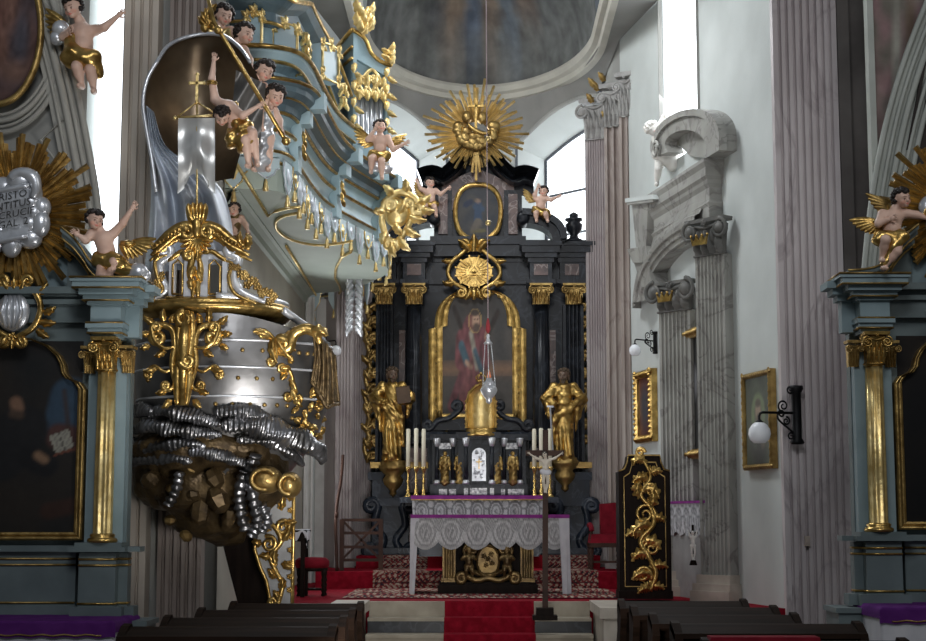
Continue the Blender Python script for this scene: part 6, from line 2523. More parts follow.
def side_altar(pl, where, sides, paint, tl=-140, tr=130):
    t = thing('side_altar', 'grey blue side altar with gilt columns and dark arched painting, %s of the chancel' % where, 'altar', pl(0, -190, 0), None)
    k = pl.u.length

    def bx(m, a0, a1, b0, b1, d0, d1, mi=0):
        c = [pl(a0, b0, d1), pl(a1, b0, d1), pl(a1, b0, d0), pl(a0, b0, d0), pl(a0, b1, d1), pl(a1, b1, d1), pl(a1, b1, d0), pl(a0, b1, d0)]
        m.hexa(c, mi)

    m = MB()
    bx(m, -115, 115, -95, 232, -22, -10)
    bx(m, -72, 72, -92, -30, -10, 0)
    bx(m, -75, 75, -95, -86, -10, 4)
    for s in (-1, 1): bx(m, s * 112, s * 120, -92, 180, -24, -8)
    m.build('back_board', ALTB, t)
    for i, b in enumerate((-40, -46, -83)):
        m = MB()
        m.tube([pl(-72, b, .5), pl(72, b, .5)], 1.1 * k, 6)
        m.build('gilt_moulding', GOLD_D, t)
    m = MB()
    bx(m, -80, 80, -33, -27, -12, 6)
    m.build('predella_ledge', ALTB, t)
    for s in sides:
        X = lambda a: s * a
        m = MB()
        bx(m, X(80), X(116), -86, -34, -10, 20)
        bx(m, X(116), X(125), -86, -34, -10, 6)
        bx(m, X(73), X(124), -97, -86, -10, 25)
        bx(m, X(124), X(133), -97, -86, -10, 12)
        bx(m, X(70), X(126), -33, -28, -10, 26)
        bx(m, X(126), X(138), -33, -28, -10, 12)
        bx(m, X(76), X(122), -28, -24, -10, 24)
        ped = m.build('pedestal', ALTB, t)
        for b in (-40, -46, -83):
            m = MB()
            m.tube([pl(X(80), b, -8), pl(X(80), b, 20.5), pl(X(116), b, 20.5), pl(X(116), b, 6.5), pl(X(125), b, 6.5), pl(X(125), b, -8)], 1.2 * k, 6)
            m.build('gilt_moulding', GOLD, ped)
        m = MB()
        bx(m, X(108), X(119), -24, 160, -10, 6)
        bx(m, X(80), X(92), -24, 160, -10, 2)
        m.build('pilaster', ALTB_L, t)
        for a, d in ((81, 3), (120, 7)):
            m = MB()
            c = pl(X(a), 144, d)
            capital(m, (c.x, c.y), (0, -1), 11 * k, c.z, 26 * k, 0, .34)
            m.build('pilaster_capital', GOLD_D, t)
        m = MB()
        c = pl(X(101), -24, 14)
        m.lathe([(13 * k, 0), (13.5 * k, 2 * k), (12 * k, 4 * k), (11 * k, 5 * k), (12 * k, 7 * k), (9.6 * k, 9 * k), (9.6 * k, 60 * k), (8.9 * k, 168 * k)], c, 48, flute=8, fl_amp=.16)
        col = m.build('column', GOLD_B, t)
        m = MB()
        m.lathe([(14 * k, 0), (15 * k, 2 * k), (14 * k, 4 * k), (11.5 * k, 5 * k), (12.6 * k, 7 * k), (11 * k, 9 * k)], c, 28)
        m.build('column_base', GOLD, col)
        m = MB()
        c2 = pl(X(101), 146, 23)
        capital(m, (c2.x, c2.y), (0, -1), 19 * k, c2.z, 31 * k, 0, .30)
        m.lathe([(9.5 * k, 0), (11 * k, 2 * k), (9.5 * k, 4 * k), (10 * k, 16 * k), (13 * k, 28 * k), (14 * k, 31 * k)], pl(X(101), 144, 14), 24)
        m.build('column_capital', GOLD, col)
        # stepped entablature block and cornice
        m = MB()
        for a0, a1, b0, b1, d in ((87, 115, 177, 182, 25), (84, 118, 182, 187, 29), (82, 120, 187, 192, 32), (86, 116, 192, 210, 27), (83, 119, 210, 214, 31), (80, 125, 214, 219, 36), (77, 131, 219, 225, 42), (72, 138, 225, 231, 48), (70, 141, 231, 235, 50)):
            bx(m, X(a0), X(a1), b0, b1, -10, d)
        for a0, a1, b0, b1, d in ((115, 130, 180, 212, 5), (115, 135, 212, 218, 10), (115, 141, 218, 224, 16), (115, 148, 224, 231, 22)):
            bx(m, X(a0), X(a1), b0, b1, -10, d)
        m.build('entablature', ALTB_L, t)
        for b, a0, a1, d in ((182, 84, 118, 29), (192, 83, 119, 31), (214, 80, 125, 35), (225, 72, 138, 47), (235, 70, 141, 50)):
            m = MB()
            m.tube([pl(X(a0), b, -6), pl(X(a0), b, d + .6), pl(X(a1), b, d + .6), pl(X(a1), b, -6)], 1.2 * k, 6)
            m.build('gilt_moulding', GOLD_D, t)
        # sweeping broken pediment
        sp = cat_rom([Vector((a, b, 0)) for a, b in ((54, 284), (66, 274), (76, 262), (84, 250), (96, 241), (112, 237), (128, 236))], 5)
        m = MB()
        for d0, d1, w0, w1, dz in ((-10, 30, 0, 5, 0), (-10, 24, -6, 0, 0), (-10, 12, -13, -6, 0)):
            for p, q in zip(sp[:-1], sp[1:]):
                poly = [(X(p.x), p.y + w0), (X(q.x), q.y + w0), (X(q.x), q.y + w1), (X(p.x), p.y + w1)]
                m.prism(poly, pl, d0, d1)
        for p, q in zip(sp[:-1], sp[1:]):
            m.prism([(X(p.x), 232), (X(q.x), 232), (X(q.x), q.y - 6), (X(p.x), p.y - 6)], pl, -12, -2)
        m.build('pediment', ALTB, t)
        for o, d in ((5, 30), (-6, 24), (-13, 12)):
            m = MB()
            m.tube([pl(X(p.x), p.y + o, d + .5) for p in sp], 1.2 * k, 6)
            m.build('gilt_moulding', GOLD_D, t)
    m = MB()
    bx(m, -82, 82, 196, 231, -12, 0)
    bx(m, -82, 82, 214, 219, -12, 5)
    bx(m, -82, 82, 224, 231, -12, 12)
    m.build('frieze', ALTB, t)
    m = MB()
    bx(m, -56, 56, 232, 300, -20, -10)
    m.build('upper_panel', ALTB_L, t)
    # arched painting
    oo = ARCH_O + [(-a, b) for a, b in ARCH_O[-2::-1]]
    ii = [(a * .885, -14 + (b + 22) * .955) for a, b in oo]
    mid = [((a + c) / 2, (b + d) / 2) for (a, b), (c, d) in zip(oo, ii)]
    m = MB()
    m.frame(oo, mid, pl, -11, 0, 0, 1.5)
    m.frame(mid, ii, pl, -11, -3, 0, 1)
    fr = m.build('picture_frame', GOLD_D, t)
    m = MB()
    m.grid(lambda u, v: pl(-71 + 142 * u, -18 + 196 * v, -9.4), 70, 100, 0, False, paint)
    m.build('canvas', PAINT, fr)
    # silver cartouche with gilt scrolls over the frame
    m = MB()
    m.ell(pl(2, 206, 4), (17 * k, 6 * k, 20 * k), None, 24, 14)
    for a_ in (-9, -3, 3, 9): m.tube([pl(2 + a_ * .7, 222, 8), pl(2 + a_ * 1.1, 206, 10), pl(2 + a_ * .6, 190, 8)], 2.2 * k, 7)
    ca = m.build('cartouche', SILVER, t)
    m = MB()
    for s in (-1, 1):
        m.cscroll(pl, [(4 + s * 10, 232), (4 + s * 22, 224), (4 + s * 27, 208), (4 + s * 20, 190), (4 + s * 6, 181)], 3.2, 9, (-s, s), 6)
        for a, b, an, ln in ((26, 196, -.3, 18), (24, 188, -.8, 16), (22, 224, .5, 16), (30, 205, .2, 14)):
            m.leaf(pl, 4 + s * a, b, an if s > 0 else PI - an, ln, 9, 8, .4, .5 * s)
    for a in (-10, 0, 10): m.leaf(pl, 4 + a * .5, 182, -PI / 2 + a * .05, 14, 9, 9, .4)
    for a in (-10, 0, 10): m.leaf(pl, 4 + a * .5, 226, PI / 2 - a * .05, 15, 9, 9, .4)
    m.flower(pl, 4, 180, 5, 12)
    m.build('gilt_scrollwork', GOLD, ca)
    # mensa
    m = MB()
    bx(m, tl, tr, -190, -96, -10, 95)
    bx(m, tl - 3, tr + 3, -102, -96, -10, 98)
    m.build('altar_table', ALTB, t)
    for i in range(1):
        m = MB()
        bx(m, 118, 150, -104, -99, -30, 30) if where == 'left' else bx(m, -150, -118, -104, -99, -30, 30)
        bx(m, 120, 147, -190, -104, -30, 27) if where == 'left' else bx(m, -147, -120, -190, -104, -30, 27)
        m.build('side_base', ALTB, t)
    return t


def glory(pl, label, txt):
    t = thing('gilded_sunburst', label, 'sculpture', pl(0, -95, -8))
    k = pl.u.length
    m = MB()
    sunburst(m, pl, 24, lambda a: 90 if math.sin(a) > -.3 else 82, 42, 11, 9, -4, 3)
    for r_ in (0,):
        pass
    m.build('rays', GOLD_D, t)
    m = MB()
    r = random.Random(4)
    for i in range(11):
        a = 2 * PI * i / 11 + .2
        R = 32 + r.uniform(-4, 4)
        m.ell(pl(R * math.cos(a), R * .95 * math.sin(a), 6 + i % 3 * 2), (r.uniform(10, 15) * k, 8 * k, r.uniform(10, 15) * k), None, 14, 10)
    for i in range(12):
        a = 2 * PI * i / 12
        m.ell(pl(22 * math.cos(a), 22 * math.sin(a), 9), (10 * k, 7 * k, 10 * k), None, 12, 8)
    m.build('clouds', SILVER, t)
    m = MB()

    def sc(u, v):
        return pl(-26 + 46 * u, 22 - 52 * v + 9 * (u - .5) + 0 * u, 17 + 2.2 * math.sin(v * PI * 2.2))
    m.grid(sc, 10, 24, 0, True)
    m.tube([sc(u / 8, 0) for u in range(9)], 3 * k, 8)
    m.tube([sc(u / 8, 1) for u in range(9)], 3 * k, 8)
    m.tube(cat_rom([pl(0, 34, 14), pl(10, 40, 14), pl(22, 36, 14), pl(26, 24, 14), pl(23, 14, 14)], 5), [5 * k, 7 * k, 4 * k], 8)
    s = m.build('scroll', SILVER, t)
    if txt:
        m = MB()
        for i, ln in enumerate(txt):
            vs, fs = text_mesh(ln, 10.5, .01)
            vv = (i + .7) / 5.4
            o = [pl(-3 + (v.x), 22 - 52 * vv + 9 * ((v.x + 23) / 46 - .5) + v.y - 1, 20.2 + v.z * 10) for v in vs]
            m.add(o, fs)
        m.build('lettering', mat('black_letter', (.03, .028, .027), .6), s)
    return t


plL = Plane(P(5, 518, 13.0), (1, 0, 0), (0, 0, 1), (0, -1, 0), S(13.0) * 1.0)
side_altar(plL, 'left', (-1, 1), monk_painting)
kR = S(13.0) * 1.03
oR = P(974, 508, 13.8)
plR = Plane(oR, (1, 0, 0), (0, 0, 1), (0, -1, 0), kR)
side_altar(plR, 'right', (-1, 1), dark_painting, -119, 130)
glory(Plane(plL(-1, 306, 4), (1, 0, 0), (0, 0, 1), (0, -1, 0), S(13.0)), 'gilded sunburst with silver clouds and an inscribed scroll above the left side altar', ['CHRISTO', 'CONTITUS', 'SUM CRUCIF', 'AD GAL. 2'])
glory(Plane(plR(0, 306, 4), (1, 0, 0), (0, 0, 1), (0, -1, 0), kR), 'gilded sunburst behind the angel above the right side altar, mostly outside the frame', None)


def altar_cloth(pl, label, label2, tl=-140, tr=130):
    k = pl.u.length
    t = thing('purple_altar_cloth', label, 'tablecloth', pl(0, -94, 40))
    m = MB()

    def prof(u, v):
        # u across -150..140 incl. side drops, v from back to front drop
        a = tl - 13 + (tr - tl + 26) * u
        dz = 0
        x = a
        if a > tr + 3: x, dz = tr + 5 + (a - tr - 3) * .12, (a - tr - 3)
        if a < tl - 3: x, dz = tl - 5 + (a - tl + 3) * .12, (tl - 3 - a)
        d = -8 + 122 * v
        z = 0
        if d > 99: d, z = 101 + .06 * (d - 99), (d - 99)
        return pl(x, -94.5 - max(dz, z) + .6 * math.sin(a * .3) * (1 if z or dz else .2), d)
    m.grid(prof, 80, 50, 0, True)
    c = m.build('cloth', PURPLE, t)
    m = MB()
    m.tube([prof(u / 60, .985) + Vector((0, -.004, .004)) for u in range(4, 57)], .8 * k, 5)
    m.build('gold_braid', GOLD_D, t)
    t2 = thing('white_under_cloth', label2, 'tablecloth', pl(0, -140, 99))
    m = MB()

    def p2(u, v):
        s = u * 3
        if s < 1: q = (tl - 4.4, -8 + 107 * s)
        elif s < 2: q = (tl - 4.4 + (tr - tl + 8.8) * (s - 1), 99.6)
        else: q = (tr + 4.4, 99.6 - 107 * (s - 2))
        return pl(q[0] + .8 * math.sin(u * 70) * v, -97 - 88 * v, q[1] + .9 * math.sin(u * 90) * v)
    m.grid(p2, 160, 12, 0, True)
    m.build('cloth', LINEN, t2)


altar_cloth(plL, 'purple cloth with gold braid covering the left side altar table', 'white linen hanging below the purple cloth of the left side altar')
altar_cloth(plR, 'purple cloth with gold braid covering the right side altar table', 'white linen hanging below the purple cloth of the right side altar', -119, 130)

# ------------------------------------------------------------------ angels on and beside the side altars
Ya = 12.75
f = Fig(109, 262, Ya, 84, CHILD, look=(35, 12, 8), head=(-.17, -.05, .50), neck=(-.12, -.01, .38), chest=(-.07, 0, .26), sh_l=(-.21, 0, .35), sh_r=(.04, 0, .34),
        el_r=(.16, -.04, .46), wr_r=(.26, -.05, .62), el_l=(-.27, -.06, .25), wr_l=(-.34, -.1, .30), kn_r=(.09, -.14, -.02), an_r=(.02, -.10, -.2), kn_l=(-.07, -.1, -.17), an_l=(.16, -.02, -.24), curl=.15)
f.body('angel', 'pink putto with raised hand and gold wing, seated on the left altar pediment', 'statue', SKIN)
f.hair()
f.cloth(GOLD, [(-.1, -.02, .03), (.08, -.06, -.02), (.22, .02, -.10), (.3, .03, -.06)], [.11, .12, .09, .06])
f.wing(GOLD, (.12, .05, .24), -.35, .34, 8, 1.3)
m = MB()
for c, r in (((.35, .0, -.13), .12), ((.27, .02, -.2), .1), ((.42, .02, -.16), .08)): m.ell(f.w(c), (r * f.k, r * f.k * .8, r * f.k), None, 14, 10)
m.build('cloud', SILVER, f.root)

f = Fig(84, 56, 14.9, 92, CHILD, look=(-25, 20, -10), head=(-.12, -.06, .52), neck=(-.05, 0, .38), chest=(-.02, 0, .26), el_r=(.22, -.05, .3), wr_r=(.36, -.06, .42), el_l=(-.22, -.05, .2), wr_l=(-.14, -.15, .22),
        kn_l=(-.04, -.14, -.16), an_l=(.0, -.06, -.34), kn_r=(.1, -.1, -.18), an_r=(.12, .0, -.38))
f.body('angel', 'sunlit flying putto with gold drapery at top left against the bright window', 'statue', SKIN)
f.hair()
f.cloth(GOLD, [(-.12, -.03, .16), (-.1, -.06, -.02), (.1, -.06, -.06), (.16, 0, -.2)], [.08, .13, .11, .07])
f.wing(GOLD, (-.1, .03, .28), 2.9, .34, 7, 1.2)
m = MB()
for c, r in (((-.26, 0, .3), .1), ((-.2, 0, .22), .08), ((-.3, 0, .2), .08)): m.ell(f.w(c), r * f.k, None, 12, 8)
m.build('cloud', SILVER, f.root)

f = Fig(891, 238, 13.35, 84, CHILD, look=(25, 8, -10), head=(.13, -.05, .47), neck=(.06, 0, .35), chest=(.03, 0, .23), sh_l=(-.09, 0, .29), sh_r=(.17, 0, .30), el_l=(-.16, -.06, .16), wr_l=(-.05, -.13, .2),
        el_r=(.30, -.05, .27), wr_r=(.42, -.1, .22), kn_l=(-.11, -.17, -.05), an_l=(-.13, -.06, -.26), kn_r=(.03, -.14, -.18), an_r=(-.12, -.08, -.36))
f.body('angel', 'dark haired putto with gold wings and drapery on the right altar pediment', 'statue', SKIN)
f.hair()
f.cloth(GOLD, [(-.14, -.06, -.02), (.1, -.08, .0), (.0, -.12, -.14), (-.12, -.08, -.32)], [.1, .09, .06, .05])
f.wing(GOLD, (-.02, .04, .2), 3.35, .36, 7, .8)
f.wing(GOLD_D, (.14, .06, .32), 2.8, .36, 6, .6)
m = MB()
m.ell(f.w((.46, -.08, .28)), .09 * f.k, None, 12, 8)
m.build('gilt_ball', GOLD, f.root)
# ------------------------------------------------------------------ ship-shaped pulpit
pu = thing('ship_pulpit', 'large silver and gold ship shaped pulpit with billowing sail above carved waves and rocks', 'pulpit', (P(228, 600, 14.6).x, 14.6, 1.2))
CRT = CR.transposed()


def proj(v):
    d = CRT @ (Vector(v) - EYE)
    return 463 + FPX * d.x / -d.z, 320.5 - FPX * d.y / -d.z


HC = Vector((P(226, 400, 14.6).x, 14.6, 0))
AX, AY = .84, .74
zf = lambda py: P(228, py, 13.9).z
HP = [(500, .42), (470, .62), (445, .80), (425, .89), (400, .96), (375, .995), (350, 1.0), (330, .985), (314, .965)]


def Rf(py):
    if py >= HP[0][0]: return HP[0][1]
    for (a, ra), (b, rb) in zip(HP[:-1], HP[1:]):
        if b <= py <= a: return ra + (rb - ra) * (a - py) / (a - b)
    return HP[-1][1]


def hull(th, py, o=0.0):
    R = Rf(py) + o
    c, s_ = math.cos(th), math.sin(th)
    return Vector((HC.x + AX * R * c * (1 + .17 * max(0, c) ** 3), HC.y + AY * R * s_, zf(py)))


def on_hull(px, py, o=0.0):
    """plane lying on the hull where photo pixel px meets height py"""
    best = min((abs(proj(hull(-PI + PI * i / 240, py))[0] - px), -PI + PI * i / 240) for i in range(241))
    th = best[1]
    p = hull(th, py, o)
    u = hull(th + .02, py, o) - hull(th - .02, py, o)
    v = hull(th, py - 3, o) - hull(th, py + 3, o)
    n = u.cross(v)
    return Plane(p, u, v, n, S(14.0))


top_py = lambda th: 313 + 22 * max(0, math.cos(th)) ** 2
m = MB()
rows = []
for j in range(22):
    t = j / 21
    rows.append([hull(2 * PI * i / 72, 500 + (top_py(2 * PI * i / 72) - 500) * t) for i in range(72)])
m.add([p for r in rows for p in r], [(j * 72 + i, j * 72 + (i + 1) % 72, (j + 1) * 72 + (i + 1) % 72, (j + 1) * 72 + i) for j in range(21) for i in range(72)], 0, True)
m.build('hull', SILVER_D, pu)
for py in (340, 367, 396):
    m = MB()
    m.tube([hull(2 * PI * i / 72, py, .004) for i in range(72)], .012, 6, closed=True)
    m.build('silver_band', SILVER, pu)
for py, xs in ((350, (243, 262, 283, 299, 307, 314)), (378, (218, 238, 257, 272, 290, 148)), (404, (215, 232, 250, 264, 277, 287)), (416, (292, 300))):
    for x in xs:
        m = MB()
        q = on_hull(x, py)
        m.ell(q(0, 0, .5), 2.3 * S(14), None, 10, 7)
        m.build('gilt_stud', GOLD_D, pu)
# gold gunwale moulding of the parapet (own, narrower ring)
GC = Vector((P(213, 305, 14.55).x, 14.55, 0))
GX, GY = 77 * S(14.5), .68


def ring(py, o, n=64):
    z = zf(py)
    return [Vector((GC.x + (GX + o) * math.cos(2 * PI * i / n), GC.y + (GY + o) * math.sin(2 * PI * i / n), z)) for i in range(n)]


m = MB()
R_ = [ring(318, -.10), ring(314, -.03), ring(311, .0), ring(309, .03), ring(306, .04), ring(303, .03), ring(302, .01), ring(300, .02), ring(298, .0), ring(296, -.05), ring(295, -.10)]
n = 64
m.add([p for r in R_ for p in r], [(j * n + i, j * n + (i + 1) % n, (j + 1) * n + (i + 1) % n, (j + 1) * n + i) for j in range(len(R_) - 1) for i in range(n)] + [tuple(range(len(R_) * n - n, len(R_) * n))], 0, True)
m.build('gunwale', GOLD, pu)
m = MB()
q = ring(296, -.03)
m.tube(q[50:] + q[:8], .035, 8)
m.tube(cat_rom([P(283, 310, 14.2), P(300, 322, 14.3), P(318, 336, 14.4), P(325, 345, 14.5)], 5), .035, 8)
m.build('silver_rail', SILVER, pu)

# central gilded ornament on the hull
m = MB()
k = S(13.85)
c0 = on_hull(186, 360)
pl = Plane(P(184, 362, 13.78), (1, 0, 0), (0, .12, 1), (0, -1, 0), k)
m.cscroll(pl, [(-4, 52), (-7, 30), (-5, 8), (-6, -14), (-5, -44)], 5, 0, (0, 0), None)
m.cscroll(pl, [(5, 52), (7, 30), (5, 8), (6, -14), (4, -44)], 5, 0, (0, 0), None)
m.tube([pl(0, 52, 2), pl(0, 20, 4), pl(0, -44, 0)], [5 * k, 6 * k, 4 * k], 8)
m.spiral(pl, (-1, 44), 8, 1, PI / 2, 1.6, 4, 2, 5)
m.spiral(pl, (4, 0), 7, 1, PI, 1.6, 4, 2, 6)
for sx in (-1, 1):
    m.cscroll(pl, [(sx * 7, -26), (sx * 12, -4), (sx * 10, 18), (sx * 14, 34), (sx * 28, 38), (sx * 34, 28)], 3.6, 0, (0, -sx), 7)
    m.cscroll(pl, [(sx * 10, 16), (sx * 20, 14), (sx * 30, 22), (sx * 34, 34)], 2.6, 2, (0, sx), 5)
    m.cscroll(pl, [(sx * 8, -2), (sx * 18, -10), (sx * 30, -4), (sx * 38, -10)], 2.0, -1, (0, -sx), 4)
    m.cscroll(pl, [(sx * 6, -18), (sx * 12, -28), (sx * 18, -28)], 2.2, 0, (0, sx), 4)
    for a, b, an, ln in ((32, 40, .3, 13), (36, 30, -.4, 12), (22, 42, 1.2, 13), (28, -6, -.6, 13), (16, -28, -.7, 12), (12, -38, -1.2, 12), (36, 18, -.8, 10), (14, 40, 1.5, 10), (20, 12, -.9, 12)):
        m.leaf(pl, sx * a, b, an if sx > 0 else PI - an, ln, 8, 0, .4, .8 * sx)
m.build('gilt_ornament', GOLD, pu)
m = MB()
for (px, py, lst) in ((272, 338, ((0, 0, 2.6, 18), (2, 2, -2.0, 18), (-2, -4, -1.6, 22), (6, -2, -1.2, 24), (10, -4, -.7, 16), (-8, 6, 2.9, 14), (14, 4, .3, 14))), (290, 372, ((0, 4, 2.8, 10), (-4, 0, -2.6, 10), (2, -6, -1.4, 14), (4, -16, -1.5, 14), (6, -24, -1.1, 12), (0, 10, 1.4, 9)))):
    q = on_hull(px, py)
    for a, b, an, ln in lst: m.leaf(q, a, b, an, ln, 8, 1.5, .4, .6)
    m.cscroll(q, [(-8, 8), (0, 2), (4, -10), (2, -24)], 2.2, 1.5, (1, -1), 4)
q = on_hull(306, 412)
r = random.Random(5)
for i in range(26):
    q = on_hull(r.uniform(294, 322), r.uniform(392, 438))
    q2 = q
    m.leaf(q2, 0, 0, r.uniform(0, 6.28), r.uniform(8, 13), 7, 1.5, .45, r.uniform(-1, 1))
    if i % 3 == 0: m.flower(q2, 0, 0, 2.6, 2)
m.build('gilt_foliage', GOLD, pu)
# bow figurehead: curling scroll and hanging net
m = MB()
pl = front(306, 338, 14.05)
m.cscroll(pl, [(-16, -8), (-12, 4), (0, 9), (10, 4), (14, -6)], 6, 0, (-1, 0), 8, 0, .9)
m.leaf(pl, 6, 6, .3, 18, 14, 3, .5, -1.4)
m.build('figurehead_scroll', GOLD, pu)
m = MB()


def net(u, v):
    px = 314 + 21 * u * (1 - .1 * v) + 6 * v - 8 * v * v * (1 - u)
    py = 337 + (28 + 38 * (1 - abs(u - .55))) * v + 18 * u * u
    p = P(px, py, 14.25 - .12 * math.sin(PI * u) + .22 * u)
    p.y += .02 * math.sin(u * 22 + v * 5)
    return p


m.grid(net, 30, 30, 0, True)
for i in range(6):
    m.tube([net(i / 5, v / 10) + Vector((0, -.015, 0)) for v in range(11)], .012, 5, lobes=3, twist=.8)
m.tube([net(u / 12, 1) + Vector((0, -.02, 0)) for u in range(13)], .018, 6)
m.build('hanging_net', mat('net_brown_gold', (.22, .15, .07), .45, .6, (.07, .045, .022), 18, 3, bump=.5, bscale=60), pu)

# ---- waves and rocks beneath


def wave(pts, r, d0=.0, lob=7):
    q = []
    for x, y, o in pts:
        h = on_hull(x, y, o)
        q.append(h(0, 0, r * .4))
    q = cat_rom(q, 10)
    n_ = len(q)
    m = MB()
    rr = [(r * (.35 + .65 * math.sin(PI * min(1, max(.0, i / (n_ - 1))) ** .8)) + .8 * math.sin(i * .8)) * S(14) for i in range(n_)]
    fine = []
    rad = []
    for i in range(n_ - 1):
        for t in range(3):
            fine.append(q[i].lerp(q[i + 1], t / 3))
            rad.append((rr[i] + (rr[i + 1] - rr[i]) * t / 3) * (1 + .12 * math.sin((i * 3 + t) * 1.45 + .6 * math.sin(i * .9))))
    m.tube(fine, rad, 18, 0, .8, None, True, False, .22, 3, .14)
    return m


WV = [([(128, 406, .06), (140, 404, .1), (156, 409, .08), (160, 412, .05)], 7), ([(160, 408, .05), (182, 412, .09), (204, 418, .08), (224, 424, .05)], 8), ([(216, 412, .05), (240, 411, .1), (258, 415, .09), (268, 422, .04)], 8),
      ([(138, 426, .1), (160, 424, .12), (182, 428, .11), (205, 432, .1), (222, 434, .06)], 8), ([(222, 424, .06), (250, 424, .12), (276, 432, .14), (298, 444, .16), (312, 454, .14)], 13), ([(128, 444, .14), (146, 440, .16), (168, 444, .14), (194, 442, .14), (212, 446, .1)], 7),
      ([(196, 450, .14), (214, 452, .18), (232, 458, .16), (246, 464, .12)], 7), ([(138, 460, .2), (160, 456, .2), (186, 456, .2), (200, 460, .16)], 7), ([(235, 438, .1), (262, 440, .16), (280, 452, .16), (292, 462, .1)], 7)]
SILVER_W = mat('wave_silver', (.36, .36, .38), .28, .9, (.10, .095, .09), 4, 4, bump=.3, bscale=30)
for pts, r in WV: wave(pts, r).build('carved_wave', SILVER_W, pu)
for pts, r in (([(246, 470), (240, 490), (241, 510), (246, 530)], 6), ([(256, 455), (250, 475), (254, 500), (258, 522), (252, 536)], 6), ([(262, 505), (268, 520), (262, 532)], 5), ([(168, 505), (176, 490), (180, 472)], 5)):
    m = MB()
    q = cat_rom([P(x, y, 13.95 + (y - 455) * .004) for x, y in pts], 14)
    m.tube(q, [(r * (1 + .2 * math.sin(i * 1.3))) * S(14) for i in range(len(q))], 10, 0, .8, None, True, False, .5, 4, .18)
    m.build('carved_wave', SILVER_W, pu)
sc = Sculpt(.10)
for px, py, Y, rx, ry in ((210, 450, 14.5, 80, 30), (205, 485, 14.6, 62, 34), (212, 515, 14.7, 44, 26), (252, 480, 14.4, 38, 34), (160, 470, 14.6, 30, 40), (225, 535, 14.8, 22, 12)):
    c = P(px, py, Y)
    sc.ell(tuple(c), (rx * S(14), .45 * rx / 60, ry * S(14)))


def facet(X, F):
    v = 0
    r = random.Random(2)
    for i in range(7):
        d = np.array([r.uniform(-1, 1) for _ in range(3)]) * 9
        v = v + np.abs(((X @ d) % 2) - 1)
    return .028 * (v / 7 - .5) * 4


V, F = sc.mesh(.035, facet)
m = MB()
m.add([tuple(p) for p in V], [tuple(int(i) for i in f) for f in F], 0, False)
m.build('rock_base', mat('rock_dark', (.15, .10, .045), .45, .6, (.05, .033, .017), 6, 4, bump=.4, bscale=20), pu)
r = random.Random(9)
for i, (px, py, s_) in enumerate(((188, 465, 13), (215, 478, 16), (218, 500, 20), (175, 490, 12), (200, 512, 14), (236, 450, 14), (170, 520, 9), (165, 450, 12), (228, 520, 13), (183, 440, 13), (210, 440, 16), (150, 480, 12), (186, 536, 9), (195, 495, 11))):
    m = MB()
    rot = Euler((r.uniform(0, 3), r.uniform(0, 3), r.uniform(0, 3))).to_matrix()
    m.ell(P(px, py, 14.0 + .1 * (abs(px - 210) / 50) + (py - 440) * .003), (s_ * S(14), s_ * .6 * S(14), s_ * .75 * S(14)), rot, 7, 4, 0, False)
    m.build('rock', mat('rock_gilt', (.36, .24, .09), .4, .75, (.12, .075, .03), 6, 4) if i % 3 == 0 else MATS['rock_dark'], pu)
for px, py, rx, ry in ((266, 480, 17, 14), (290, 485, 12, 13)):
    m = MB()
    c = P(px, py, 13.9)
    m.ell(c, (rx * S(14), .16, ry * S(14)), None, 20, 14)
    m.tube([c + Vector((rx * S(14) * .7 * math.cos(a), -.15, ry * S(14) * .7 * math.sin(a))) for a in [.5 + 4.5 * i / 20 for i in range(21)]], 2.2 * S(14), 7)
    m.build('gilt_shell', GOLD_D, pu)

# ---- stair slab, gilded stair end
m = MB()
pl = front(0, 0, 14.9)
pl = Plane(P(250, 560, 14.9), (1, 0, 0), (0, 0, 1), (0, -1, 0), S(14.9))
m.prism([(-34, 40), (10, 40), (10, 4), (26, -40), (26, -78), (-6, -78), (-12, -40), (-20, -12)], pl, -60, 0)
m.build('stair_slab', WOOD_D, pu)
m = MB()
pl = Plane(P(275, 550, 14.75), (1, 0, 0), (0, 0, 1), (0, -1, 0), S(14.75))
poly = [(-16, 52), (18, 60), (18, -60), (2, -60), (-4, -50), (-8, -30), (-14, -18), (-20, 0), (-20, 28)]
m.prism(poly, pl, -8, 0)
m.build('stair_end_panel', mat('grey_silver_board', (.40, .40, .40), .5, .2, (.28, .28, .28), 4), pu)
m = MB()
m.tube([pl(a, b, .5) for a, b in poly + poly[:1]], 2.0 * S(14.75), 7)
for a, b, an, ln in ((-10, 36, 1.2, 16), (4, 40, 1.0, 16), (10, 28, -.4, 12), (-6, 18, 2.0, 14), (6, 10, .5, 14), (0, 0, -1.8, 16), (8, -12, -.8, 12), (0, -28, 1.8, 12), (6, -38, 1.0, 12), (4, -50, 1.6, 12), (-14, 4, 2.3, 10), (12, 50, .6, 10), (-4, -8, 2.6, 12), (12, 18, .9, 10)):
    m.leaf(pl, a, b, an, ln, 9, 1.5, .45, .9)
m.cscroll(pl, [(-10, 28), (0, 22), (6, 8), (-4, -6), (2, -22), (8, -34), (4, -52)], 2.6, 2, (1, -1), 5)
m.spiral(pl, (8, 22), 8, 1, 0, 1.6, 2.4, 1.4, 2)
m.spiral(pl, (-6, 6), 8, 1, 2, -1.6, 2.4, 1.4, 2)
for i in range(8): m.flower(pl, 15, 52 - i * 13, 3, 2, 5)
m.build('stair_gilding', GOLD, pu)

